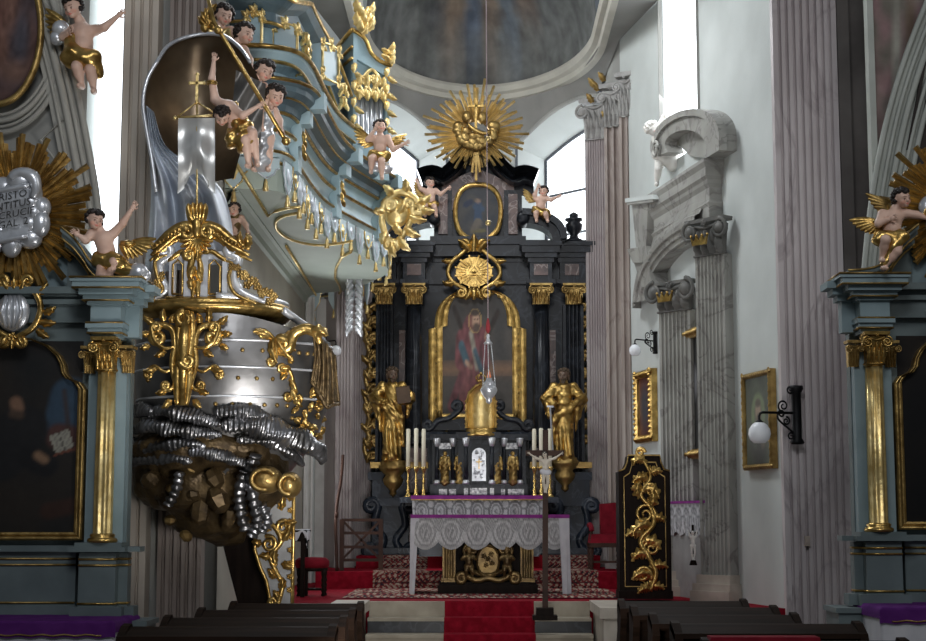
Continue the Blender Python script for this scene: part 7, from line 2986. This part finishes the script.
# ---- parapet crest above the gunwale
Yc = 13.95
pl = Plane(P(196, 300, Yc), (1, 0, 0), (0, 0, 1), (0, -1, 0), S(Yc))
k = S(Yc)
m = MB()
for a0, a1, b0, b1, d0, d1 in ((-28, -22, 0, 44, -8, 0), (-12, 12, 0, 46, -8, 4), (26, 31, 0, 42, -8, 0), (-28, 31, -1, 3, -10, 2), (-12, 31, 42, 50, -8, -2), (-28, -12, 38, 46, -8, -2)):
    c = [pl(a0, b0, d1), pl(a1, b0, d1), pl(a1, b0, d0), pl(a0, b0, d0), pl(a0, b1, d1), pl(a1, b1, d1), pl(a1, b1, d0), pl(a0, b1, d0)]
    m.hexa(c)
m.build('crest_body', SILVER, pu)
for sx, pts in ((-1, ((-30, 44), (-38, 38), (-36, 22), (-32, 10), (-44, 2))), (1, ((34, 46), (42, 42), (38, 26), (44, 10), (70, -2)))):
    m = MB()
    m.cscroll(pl, pts, 5, -2, (1 if sx < 0 else -1, 0), 7)
    m.build('crest_bracket', SILVER, pu)
m = MB()
for sx, pts in ((-1, ((-30, 46), (-42, 40), (-39, 22), (-34, 10), (-48, 0))), (1, ((30, 40), (36, 36), (33, 22), (40, 6), (62, -4)))):
    m.cscroll(pl, pts, 2, 2, (0, 0), None)
for fr_ in ([(-24, 6), (-14, 6), (-14, 36), (-19, 41), (-24, 36)], [(13, 6), (24, 6), (24, 34), (18, 41), (13, 36)]):
    m.tube([pl(a, b, 1) for a, b in fr_ + fr_[:1]], 1.2 * k, 6)
m.tube([pl(-30, 2, 3), pl(34, 2, 3)], 1.6 * k, 6)
m.cscroll(pl, [(-3, 44), (-6, 28), (-2, 14), (-3, 2)], 3.5, 5, (1, 0), 5)
m.cscroll(pl, [(3, 44), (5, 28), (2, 14), (3, 2)], 3.2, 5, (0, 0), None)
for a, b, an in ((-2, 34, -1.9), (2, 30, -1.4), (-4, 22, -1.7), (0, 40, 1.2)): m.leaf(pl, a, b, an, 14, 9, 6, .4, .5)
# broken pediment: two beaded scroll cornices and a central shell with plume
for sx in (-1, 1):
    pts = [(sx * 13, 76), (sx * 22, 72), (sx * 34, 62), (sx * (46 if sx < 0 else 54), 52)]
    m.cscroll(pl, pts, 5.2, 2, (sx, 0), 7.5)
    m.cscroll(pl, [(a, b - 7) for a, b in pts], 3, 4, (0, 0), None)
    m.cscroll(pl, [(a + sx * 2, b - 12) for a, b in pts], 2.4, 0, (0, 0), None)
    for i in range(9):
        t = i / 8
        m.ell(pl(sx * (18 + 30 * t), 68 - 16 * t, 8), 1.7 * k, None, 8, 6)
    m.cscroll(pl, [(sx * 4, 46), (sx * 14, 50), (sx * 24, 44), (sx * 30, 40)], 2.6, 0, (0, 0), None)
m.leaf(pl, 50, 54, 1.0, 14, 10, 3, .5, 1.2)
m.leaf(pl, 46, 56, 2.2, 14, 8, 3, .5, -1.2)
for i in range(9):
    t = PI * (i + .5) / 9
    m.leaf(pl, 0, 62, -t, 18, 7, 4, .5, 0, 1)
for a, an in ((-8, 2.2), (-4, 1.85), (0, PI / 2), (4, 1.3), (8, .95)): m.leaf(pl, a * .4, 80, an, 19, 10, 4, .4, (-an + PI / 2) * 1.2, 1)
m.ell(pl(0, 74, 5), (5 * k, 4 * k, 12 * k), None, 12, 8)
m.build('crest_gilding', GOLD, pu)
m = MB()
r = random.Random(3)
for i in range(20):
    t = i / 19
    m.flower(pl, 38 + 38 * t + r.uniform(-4, 4), 32 - 34 * t + r.uniform(-3, 6), r.uniform(3.2, 5), 3, 5)
m.build('flower_garland', GOLD_D, pu)
m = MB()
for i in range(8):
    t = i / 7
    m.flower(pl, -36 - 10 * t + r.uniform(-3, 3), 26 - 26 * t, r.uniform(3, 4.4), 2, 5)
m.build('flower_garland', GOLD_D, pu)

# ---- sail
lf = [(158, 60), (147, 80), (143, 104), (147, 132), (152, 160), (156, 192)]
rt = [(250, 62), (264, 92), (262, 112), (250, 135), (240, 155), (234, 178)]
tp = [(158, 60), (168, 46), (184, 38), (205, 34), (224, 36), (240, 48), (250, 62)]
lfc, rtc, tpc = [cat_rom([Vector((a, b, 0)) for a, b in q], 8) for q in (lf, rt, tp)]
ip = lambda q, t: q[min(len(q) - 1, int(t * (len(q) - 1)))].lerp(q[min(len(q) - 1, int(t * (len(q) - 1)) + 1)], (t * (len(q) - 1)) % 1)


def sail(u, v):
    a, b = ip(lfc, v), ip(rtc, v)
    p = a.lerp(b, u)
    ch = tpc[0].lerp(tpc[-1], u)
    p = p + (ip(tpc, u) - ch) * (1 - v) ** 2.2
    dep = .75 * math.sin(PI * min(1, max(0, u))) ** .7 * math.sin(PI * min(1, .12 + v * .75)) ** .6
    return P(p.x, p.y, 14.45 + dep - .12 * v)


m = MB()
m.grid(sail, 36, 40, 0, True)
m.build('sail', BRONZE, pu)
m = MB()
m.tube([sail(0, 1 - j / 20) for j in range(21)] + [sail(i / 24, 0) for i in range(1, 25)], .020, 6)
m.build('sail_hem', SILVER, pu)
m = MB()


def drape(u, v):
    l_ = ip(cat_rom([Vector((a, b, 0)) for a, b in ((146, 105), (147, 140), (151, 180), (150, 215), (146, 255), (143, 275))], 5), v)
    r_ = ip(cat_rom([Vector((a, b, 0)) for a, b in ((154, 112), (166, 146), (200, 170), (222, 190), (232, 225), (234, 262))], 5), v)
    p = l_.lerp(r_, u)
    return P(p.x, p.y, 14.42 + .10 * math.sin(u * 17 + v * 4) * min(1, v * 2) + .06 * math.sin(u * 31 - v * 5) - .05 * u)


m.grid(drape, 60, 40, 0, True)
m.build('sail_drapery', SILVERC, pu)
m = MB()
m.grid(lambda u, v: P(236 + 30 * u - 6 * v, 84 + 60 * v - 14 * (1 - u), 14.35 + .05 * math.sin(u * 9 + v * 7)), 16, 20, 0, True)
m.build('sail_fold', mat('sail_grey', (.30, .29, .28), .35, .7, (.16, .15, .14), 3), pu)
# yard
m = MB()
m.tube([P(205, -14, 14.0), P(214, 22, 13.95), P(286, 141, 13.8)], 2.2 * S(14), 8)
m.ell(P(286, 141, 13.8), 4.6 * S(14), None, 12, 8)
m.ell(P(218, 30, 13.9), (4.5 * S(14),) * 3, None, 12, 8)
m.build('yard', GOLD, pu)
# banner on its staff
bn = thing('processional_banner', 'silver two tailed banner hanging from a gold staff with a cross, before the sail', 'banner', P(197, 214, 13.88))
Yb = 13.88
m = MB()
m.tube([P(197, 214, Yb), P(197, 95, Yb)], 1.1 * S(Yb), 8)
m.build('staff', GOLD_B, bn)
m = MB()
plb = front(197, 90, Yb)
m.bar(plb(0, -12), plb(0, 16), 2.6 * S(Yb))
m.bar(plb(-6, 7), plb(6, 7), 2.6 * S(Yb))
for a, b in ((0, 16), (-7, 7), (7, 7), (0, -6), (0, -12)): m.ell(plb(a, b), 2.0 * S(Yb), None, 10, 7)
m.build('cross', GOLD_B, bn)
m = MB()
m.tube([P(175, 118, Yb), P(219, 115, Yb)], 1.5 * S(Yb), 8)
m.ell(P(175, 118, Yb), 2.4 * S(Yb), None, 10, 7)
m.ell(P(219, 115, Yb), 2.4 * S(Yb), None, 10, 7)
m.tube([P(177, 117, Yb), P(196, 103, Yb)], .9 * S(Yb), 6)
m.tube([P(198, 103, Yb), P(218, 115, Yb)], .9 * S(Yb), 6)
m.build('crossbar', GOLD_B, bn)
m = MB()


def ban(u, v):
    bot = 177 + 17 * (max(0, abs(u - .5) - .14) / .36) ** .6 if abs(u - .5) > .14 else 177 - 4 * (1 - abs(u - .5) / .14)
    x = 178 + 37 * u
    if v > .8: x += (-1.5 if u < .5 else 1.5) * (v - .8) * 8 * (1 if abs(u - .5) < .3 else .2)
    return P(x, 118 + (bot - 118) * v, Yb - .02 + .022 * math.sin(v * 8) + .012 * math.sin(u * 8))


m.grid(ban, 40, 40, 0, True)
m.build('banner_cloth', mat('silver_banner', (.74, .75, .74), .3, .55, (.42, .42, .41), 3, 3), bn)

# ---- figures hauling at the yard
f = Fig(241, 126, 13.75, 96, CHILD, look=(10, 55, 0), head=(-.18, -.12, .08), neck=(-.16, -.08, .20), chest=(-.13, -.03, .18), hr=.09, sh_l=(-.27, -.04, .27), sh_r=(-.06, -.08, .16), el_l=(-.30, -.08, .48), wr_l=(-.28, -.1, .66),
        el_r=(.04, -.16, .07), wr_r=(.18, -.15, .16), kn_l=(.07, -.14, -.18), an_l=(.09, -.04, -.42), kn_r=(.14, -.12, -.10), an_r=(.18, -.02, -.40), fat=.82, curl=.1)
f.body('fisherman', 'bending figure in gold tunic with arms stretched to the yard, right of the banner', 'statue', SKIN)
f.hair(n=60)
f.cloth(GOLD, [(-.04, .0, .06), (.02, -.02, -.04), (.05, -.03, -.17)], [.095, .12, .13], 'tunic', .016, 44, 1 / 70, [((.0, .04, .04), (-.08, .06, .24), .05, .04), ((.02, -.02, -.04), (-.06, -.02, -.14), .11, .11)])
m = MB()
for t in (.55, .72): m.tube([f.w(Vector((-.30, -.08, .48)).lerp(Vector((-.28, -.1, .66)), 0) + Vector((.045 * math.cos(a), .045 * math.sin(a), -.12 + t * .12))) for a in [2 * PI * i / 14 for i in range(14)]], .012 * f.k, 6, closed=True)
m.build('bracelet', GOLD, f.root)
labs = ('topmost of the four dark haired angels behind the yard, looking down', 'second from the top of the four angels behind the yard', 'third from the top of the four angels behind the yard', 'lowest of the four angels behind the yard')
for i, (px, py, Y, hd, lk, cm) in enumerate(((219, 56, 15.4, (.05, -.02, .47), (30, 20, 5), GOLD_B), (232, 75, 15.3, (.14, -.03, .47), (50, 14, 0), GOLD_B), (252, 112, 15.0, (.14, -.03, .47), (35, 22, 10), GOLD_B), (262, 136, 15.0, (.15, -.03, .46), (25, 25, 0), SILVER))):
    f = Fig(px, py, Y, 88, CHILD, look=lk, head=hd, hr=.115, el_l=(-.16, .04, .2), wr_l=(-.2, .0, .08), el_r=(.19, .02, .18), wr_r=(.22, -.06, .07))
    f.body('angel', labs[i], 'statue', SKIN, 'angels behind the yard')
    f.hair(n=70)
    f.cloth(cm, [(-.08, 0, .25), (.07, -.01, .23), (.0, .0, .0), (0, 0, -.3)], [.085, .09, .12, .12], 'tunic', .016, 34, 1 / 60)
f2 = None
m = MB()
pl = front(207, 20, 14.1)
for i in range(6): m.leaf(pl, 2, -8 + i * 2, 2.6 - i * .28, 15, 8, i, .5, -.6)
for a, b in ((6, -6), (-2, -8), (2, -2)): m.ell(pl(a, b, 0), 5 * S(14.1), None, 10, 7)
m.build('gilt_finial', GOLD, pu)
f = Fig(233, 236, 16.1, 62, CHILD, look=(-10, 10, -20), hr=.12)
f.j['head'] = (0, -.02, .42)
f.body('cherub', 'small dark haired cherub peeking out behind the pulpit sail under the loft', 'statue', SKIN)
f.hair()
f.cloth(GILT_DK, [(0, .02, .28), (0, .02, -.3)], [.12, .14], 'mantle')
# ------------------------------------------------------------------ blue organ loft on the left
ol = thing('organ_loft', 'pale blue and gold organ loft with curved parapet, tasselled skirt and organ case', 'organ', (-2.3, 19.5, 4.9))
Z0 = 4.92
plan = [(-2.62, 15.95), (-2.40, 15.93), (-2.18, 15.98), (-2.03, 16.15), (-1.97, 16.6), (-1.95, 17.2), (-1.92, 17.9), (-1.86, 18.6), (-1.73, 19.25), (-1.54, 19.95), (-1.36, 20.6), (-1.22, 21.2), (-1.30, 21.8), (-1.52, 22.35), (-1.75, 23.0), (-2.1, 23.4), (-2.55, 23.55)]
pts = cat_rom([Vector((a, b, Z0)) for a, b in plan], 6)
# resample evenly
L_ = [0]
for a, b in zip(pts[:-1], pts[1:]): L_.append(L_[-1] + (b - a).length)


def at(s):
    s = max(0, min(L_[-1], s))
    for i in range(len(pts) - 1):
        if s <= L_[i + 1]:
            t = (s - L_[i]) / max(1e-9, L_[i + 1] - L_[i])
            return pts[i].lerp(pts[i + 1], t), (pts[i + 1] - pts[i]).normalized()
    return pts[-1], (pts[-1] - pts[-2]).normalized()


path = [at(L_[-1] * i / 90)[0] for i in range(91)]


def zp(z): return [Vector((p.x, p.y, z)) for p in path]


m = MB()
k_ = len(path)
m.add([(p.x, p.y, Z0 + .04) for p in path] + [(XL - .02, p.y, Z0 + .04) for p in path], [(i, i + 1, k_ + i + 1, k_ + i) for i in range(k_ - 1)])
m.sweep([(.0, 0), (.0, .36)], [Vector((p.x, p.y, Z0 + .04)) for p in path], cap=False)
m.build('soffit', SOFFIT, ol)
m = MB()
m.sweep([(.14, .05), (.14, .0), (.10, -.01), (.05, -.05), (.04, -.12), (.0, -.14)], [(XL, 16.0, Z0 + .02), (XL, 23.6, Z0 + .02)], side=1)
m.build('wall_cove', SOFFIT, ol)


def PZ(px, py, z):
    d = ray(px, py)
    return EYE + d * ((z - EYE.z) / d.z)


for ln in ([(236, 163), (268, 216), (276, 211), (288, 208), (300, 207)], [(286, 246), (302, 272), (317, 297), (330, 295.5), (338, 295.5)], [(338, 295), (341, 291), (339, 285), (335, 278), (336, 268), (342, 257), (351, 252)]):
    m = MB()
    m.tube([PZ(a, b, Z0 + .012) for a, b in ln], .018, 6)
    m.build('gilt_soffit_line', GOLD_B, ol)
m = MB()
m.tube([PZ(a, b, Z0 + .012) for a, b in cat_rom([Vector(q + (0,)) for q in ((300, 213), (284, 216), (276, 222), (278, 231), (292, 240), (315, 245), (335, 244), (352, 241))], 5) for a, b in [(a, b)]] if False else [PZ(q.x, q.y, Z0 + .012) for q in cat_rom([Vector((a, b, 0)) for a, b in ((300, 213), (284, 216), (276, 222), (278, 231), (292, 240), (315, 245), (335, 244), (352, 241))], 5)], .018, 6)
m.build('gilt_soffit_line', GOLD_B, ol)
# parapet in bands: pale blue curves, gilt beads, deep cornice
m = MB()
m.sweep([(-.12, .33), (.0, .33), (.01, .42), (.04, .45), (.01, .48), (-.03, .56), (-.01, .62), (.05, .67)], path, cap=False, sm=True)
m.build('parapet_lower', BLUE_L, ol)
m = MB()
m.sweep([(.05, .67), (.03, .69), (-.01, .74), (.01, .82), (.07, .86)], path, cap=False, sm=True)
m.build('parapet_upper', BLUE, ol)
m = MB()
m.sweep([(.06, .84), (.10, .88), (.11, .94), (.18, .99), (.25, 1.05), (.26, 1.10), (.30, 1.12), (.30, 1.17), (-.3, 1.17)], path, cap=False, sm=False)
m.build('parapet_cornice', BLUE_D, ol)
for o, z, r in ((.04, .45, .018), (.05, .67, .022), (.075, .86, .020), (.30, 1.145, .022), (.19, .99, .012), (.012, .34, .016)):
    m = MB()
    m.sweep([(o + r * math.cos(a), z + r * math.sin(a)) for a in [2 * PI * i / 7 for i in range(8)]], path, cap=False, sm=True)
    m.build('gilt_bead', GOLD, ol)
# projecting pilaster breaks
for s in (1.05, 3.6, 5.2):
    p, t = at(s)
    n = Vector((t.y, -t.x, 0))
    m = MB()
    for z0, z1, e in ((.33, .6, .06), (.6, .84, .09), (.84, 1.0, .18), (1.0, 1.18, .33)):
        m.obox(Vector((p.x, p.y, Z0 + (z0 + z1) / 2)) + n * e * .5, t * .10, n * (e * .5 + .02), Vector((0, 0, (z1 - z0) / 2)))
    m.build('parapet_pier', BLUE, ol)
    m = MB()
    pl = Plane(Vector((p.x, p.y, Z0 + .68)) + n * .10, t, (0, 0, 1), n)
    for i in range(4): m.leaf(pl, 0, .1 - i * .07, -PI / 2 + (.5 if i % 2 else -.5), .12, .08, .005, .4, .5)
    m.build('gilt_drop', GOLD, ol)
# skirt of tabs and tassels
ns = 28
for i in range(ns):
    s = .12 + (L_[-1] - .2) * i / (ns - 1)
    p, t = at(s)
    n = Vector((t.y, -t.x, 0))
    wd = (L_[-1] / ns) * .46
    ln = .34 if i % 2 == 0 else .22
    if s > L_[-1] * .84: ln += .30 * (i % 2 * .5 + .5) + .1
    pl = Plane(Vector((p.x, p.y, Z0 + .37)) + n * .015, t, (0, 0, 1), n)
    m = MB()
    sh = [(-wd, 0), (wd, 0), (wd, -ln * .45), (wd * .72, -ln * .55), (wd * .62, -ln * .75), (0, -ln), (-wd * .62, -ln * .75), (-wd * .72, -ln * .55), (-wd, -ln * .45)]
    m.prism(sh, pl, 0, .014)
    tb_ = m.build('skirt_tab', BLUE_L, ol)
    m = MB()
    m.tube([pl(a, b, .016) for a, b in sh[2:] + [(-wd, 0)]], .010, 5)
    m.leaf(pl, 0, -ln * .2, -PI / 2, ln * .5, wd * .7, .014, .15, 0, 2)
    m.build('silver_trim', SILVERC if i % 3 else GOLD_B, tb_)
    m = MB()
    b = pl(0, -ln, .01)
    m.lathe([(.030, -.13), (.028, -.09), (.018, -.05), (.022, -.035), (.010, -.015), (.006, .02)], b, 10)
    m.build('tassel', GOLD_B, tb_)
# gilded cartouche on the projecting corner
m = MB()
pl = Plane(P(401, 218, 19.9), (1, .25, 0), (0, 0, 1), (.25, -1, 0), S(19.9))
m.ell(pl(-4, 6, -2), (13 * S(20), .08, 16 * S(20)), None, 16, 10)
m.cscroll(pl, [(-14, 18), (-2, 26), (12, 22), (20, 12)], 4, 2, (1, -1), 6)
m.cscroll(pl, [(-18, 14), (-20, -4), (-16, -20), (-12, -30)], 3.6, 2, (-1, 1), 5)
m.cscroll(pl, [(12, 14), (10, 0), (4, -14), (-8, -30)], 3.4, 2, (1, -1), 5)
for a, b, an, ln in ((16, 16, .2, 16), (20, 10, -.5, 14), (8, 2, -.6, 18), (4, -10, -.9, 18), (-2, -20, -1.3, 18), (-10, -26, -1.7, 16), (-16, -16, -2.2, 14), (-18, 4, 2.8, 12), (-10, 22, 2.0, 14), (4, 26, 1.3, 14), (-4, 4, .8, 14), (-6, -6, -1.5, 14)):
    m.leaf(pl, a, b, an, ln, 10, 3, .5, .8)
m.build('corner_cartouche', GOLD_B, ol)
m = MB()
pl = Plane(P(354, 300, 22.2), (1, .2, 0), (0, 0, 1), (.2, -1, 0), S(22.2))
for i in range(9):
    y = 30 - i * 7
    for sx in (-1, 1): m.leaf(pl, sx * 2, y, -PI / 2 + sx * .7, 13, 7, 2, .4, -sx * .6)
m.build('hanging_foliage', SILVER, ol)

# ---- organ case
Zt = Z0 + 1.17


def case_top(Y, s):
    return 6.98 + .32 * max(0, min(1, (Y - 16.2) / 1.0)) - .45 * max(0, min(1, (Y - 18.5) / 1.0)) ** 1.5


sA = [L_[-1] * i / 160 for i in range(161) if at(L_[-1] * i / 160)[0].y < 19.5]
cp = []
for s in sA:
    p, t = at(s)
    n = Vector((t.y, -t.x, 0))
    cp.append((Vector((p.x, p.y, 0)) - n * .12, n, t))
m = MB()
rows = []
for j in range(9):
    rows.append([Vector((q.x, q.y, Zt + (case_top(q.y, 0) - Zt) * j / 8)) for q, n, t in cp])
k_ = len(cp)
m.add([p for r in rows for p in r], [(j * k_ + i, j * k_ + i + 1, (j + 1) * k_ + i + 1, (j + 1) * k_ + i) for j in range(8) for i in range(k_ - 1)], 0, True)
m.build('case_front', BLUE, ol)
# base cornice of the case and swooping top cornice
m = MB()
m.sweep([(.10, 0), (.16, .05), (.14, .12), (.24, .20), (.30, .28), (.32, .34), (-.1, .36)], [Vector((q.x, q.y, Zt)) for q, n, t in cp], cap=False)
m.build('case_base_cornice', BLUE, ol)
m = MB()
for off, dz, r in ((.33, .33, .026), (.25, .20, .02)):
    m.sweep([(off + r * math.cos(a), dz + r * math.sin(a)) for a in [2 * PI * i / 7 for i in range(8)]], [Vector((q.x, q.y, Zt)) for q, n, t in cp], cap=False, sm=True)
m.build('gilt_bead', GOLD, ol)
m = MB()
prof = [(.0, -.26), (.06, -.22), (.05, -.10), (.14, -.04), (.20, .02), (.20, .07), (-.1, .07)]
vs = []
for q, n, t in cp:
    for a, b in prof: vs.append(Vector((q.x, q.y, case_top(q.y, 0) + b)) + n * a)
k2 = len(prof)
m.add(vs, [(i * k2 + j, i * k2 + j + 1, (i + 1) * k2 + j + 1, (i + 1) * k2 + j) for i in range(len(cp) - 1) for j in range(k2 - 1)])
m.build('case_top_cornice', BLUE_D, ol)
for a, b, r in ((.20, .045, .028), (.06, -.22, .02)):
    m = MB()
    m.tube([Vector((q.x, q.y, case_top(q.y, 0) + b)) + n * a for q, n, t in cp], r, 7)
    m.build('gilt_bead', GOLD, ol)


def case_panel(px0, px1, py0, py1, Y, n, mi=BLUE_L):
    c = P((px0 + px1) / 2, (py0 + py1) / 2, Y)
    n = Vector(n).normalized()
    u = Vector((-n.y, n.x, 0))
    if u.x < 0: u = -u
    pl = Plane(c, u, (0, 0, 1), n, S(Y))
    w, h = (px1 - px0) / 2 / max(.3, abs(u.x)), (py1 - py0) / 2
    m = MB()
    m.prism([(-w, -h), (w, -h), (w, h * .92), (0, h), (-w, h * .92)], pl, -.12 / S(Y), 1)
    po = m.build('case_panel', mi, ol)
    m = MB()
    oo = [(-w, -h), (w, -h), (w, h * .92), (0, h), (-w, h * .92)]
    m.tube([pl(a, b, 2) for a, b in oo + oo[:1]], 1.6 * S(Y), 6)
    for a, b in ((-w, h * .8), (w, h * .8), (0, h), (-w, -h * .8), (w, -h * .85)):
        for an in (1.2, 2.0, 4.3, 5.1): m.leaf(pl, a, b, an, 8, 6, 2, .4, .8)
        m.flower(pl, a, b, 2.2, 3)
    m.build('gilt_carving', GOLD_B, po)


case_panel(272, 296, 22, 74, 16.25, (.45, -.9, 0))
case_panel(246, 262, 10, 66, 15.95, (0, -1, 0), BLUE)
case_panel(322, 336, 44, 82, 18.0, (.9, -.45, 0), BLUE_L)
# gilded vertical carvings
for px, py, Y, h in ((305, 52, 16.9, 40), (343, 100, 19.0, 34)):
    m = MB()
    pl = Plane(P(px, py, Y), (.9, .3, 0), (0, 0, 1), (.3, -.9, 0), S(Y))
    for i in range(int(h / 7)):
        y = h / 2 - i * 7
        for sx in (-1, 1): m.leaf(pl, 0, y, -PI / 2 + sx * (.9 if i % 2 else .5), 10, 6, 2, .45, -sx * .9)
        if i % 2: m.flower(pl, 0, y, 2.6, 3)
    m.build('gilt_carving', GOLD_B, ol)
# pipe tower at the far end
Yt = 19.9
n = Vector((.42, -.9, 0)).normalized()
u = Vector((-n.y, n.x, 0))
pl = Plane(P(371, 150, Yt), u, (0, 0, 1), n, S(Yt))
m = MB()
W = 20
for a0, a1, b0, b1, d0, d1 in ((-W, W, -30, 4, -40, 0), (-W, -W + 4, 4, 120, -40, 0), (W - 4, W, 4, 92, -40, 0), (-W, W, 58, 100, -40, -6), (-W, W, 4, 60, -40, -16)):
    c = [pl(a0, b0, d1), pl(a1, b0, d1), pl(a1, b0, d0), pl(a0, b0, d0), pl(a0, b1, d1), pl(a1, b1, d1), pl(a1, b1, d0), pl(a0, b1, d0)]
    m.hexa(c)
m.prism([(-W, 96), (W, 78), (W, 90), (10, 92), (0, 100), (-6, 112), (-W, 122)], pl, -40, -1)
tw = m.build('pipe_tower', BLUE, ol)
for i in range(6):
    m = MB()
    a = -W + 7 + i * (2 * W - 14) / 5
    h = 52
    m.lathe([(.6 * S(Yt), 0), (2.6 * S(Yt), 7 * S(Yt)), (2.6 * S(Yt), h * S(Yt)), (2.2 * S(Yt), h * S(Yt))], pl(a, 4, -6), 12)
    m.build('organ_pipe', mat('tin_pipe', (.80, .82, .86), .25, .6, (.7, .72, .76), 4), tw)
m = MB()
for a in (-14, -5, 4, 13):
    m.cscroll(pl, [(a - 4, 60), (a, 66), (a + 4, 60)], 1.8, 1, (1, -1), 3)
    m.leaf(pl, a, 62, -PI / 2, 12, 8, 1, .4)
    m.leaf(pl, a, 66, PI / 2, 12, 8, 1, .4)
m.cscroll(pl, [(-10, 74), (0, 84), (10, 74)], 2, 1, (1, -1), 4)
m.flower(pl, 0, 74, 5, 2)
for i in range(9):
    for sx in (-1, 1): m.leaf(pl, sx * (W - 2), 88 - i * 9, -PI / 2 + (.6 if i % 2 else -.6), 11, 7, 2, .4, .8)
m.build('gilt_carving', GOLD_B, tw)
m = MB()
tc = [(-W - 2, 124), (-8, 116), (-1, 102), (10, 94), (W + 2, 91)]
m.tube([pl(p.x, p.y, 1) for p in cat_rom([Vector((a, b, 0)) for a, b in tc], 5)], 2.2 * S(Yt), 7)
m.tube([pl(-W - 2, 124, 1), pl(-W - 2, 118, -44)], 2.2 * S(Yt), 7)
m.tube([pl(-W - 2, 106, 1), pl(-W - 2, 102, -44)], 1.6 * S(Yt), 7)
m.tube([pl(-W - 2, 94, 1), pl(-W - 2, 92, -44)], 1.6 * S(Yt), 7)
m.build('gilt_cornice', GOLD, tw)
m = MB()
q = pl(-10, 128, -6)
for i in range(10):
    m.leaf(pl, -10 + (i % 3 - 1) * 3, 120 + i * 2.4, PI / 2 + (.8 if i % 2 else -.8), 16, 10, 2 + i % 3, .5, -.9 if i % 2 else .9)
m.build('gilt_finial', GOLD_B, tw)
m = MB()
for i in range(5): m.leaf(pl, W - 1, 92 + i * 3, PI / 2 + (.7 if i % 2 else -.7), 12, 8, 2, .5, .9)
m.build('gilt_finial', GOLD_B, tw)
m = MB()
m.box(pl(-W, 0, -30).x - .9, pl(-W, 0, -30).x, Yt - .1, Yt + .6, Zt, pl(0, 100, 0).z)
m.build('case_side', BLUE_D, tw)

# ---- putto on the cornice
f = Fig(380, 155, 18.9, 60, CHILD, look=(15, -8, 0), head=(.0, -.03, .47), el_r=(.22, -.05, .08), wr_r=(.40, -.1, .16), el_l=(-.2, -.05, .25), wr_l=(-.10, -.12, .38), kn_l=(-.13, -.17, -.10), an_l=(-.14, -.1, -.30), kn_r=(.03, -.16, -.14), an_r=(.04, -.1, -.40), curl=.2)
f.body('putto', 'pink dark haired putto with open arm seated on the corner of the blue organ loft', 'statue', SKIN)
f.hair()
f.cloth(GOLD, [(-.12, -.03, .0), (.1, -.07, -.04)], [.09, .10])
f.wing(GOLD, (-.08, .04, .24), 2.95, .34, 7, 1.2)
f.wing(GOLD, (.08, .04, .24), -.1, .3, 7, 1.2)
m = MB()

for c, r in (((-.05, .08, -.16), .14), ((.1, .1, -.2), .12)): m.ell(f.w(c), (r * f.k, r * f.k, r * f.k * .8), None, 12, 8)
m.build('cloud', SILVER, f.root)
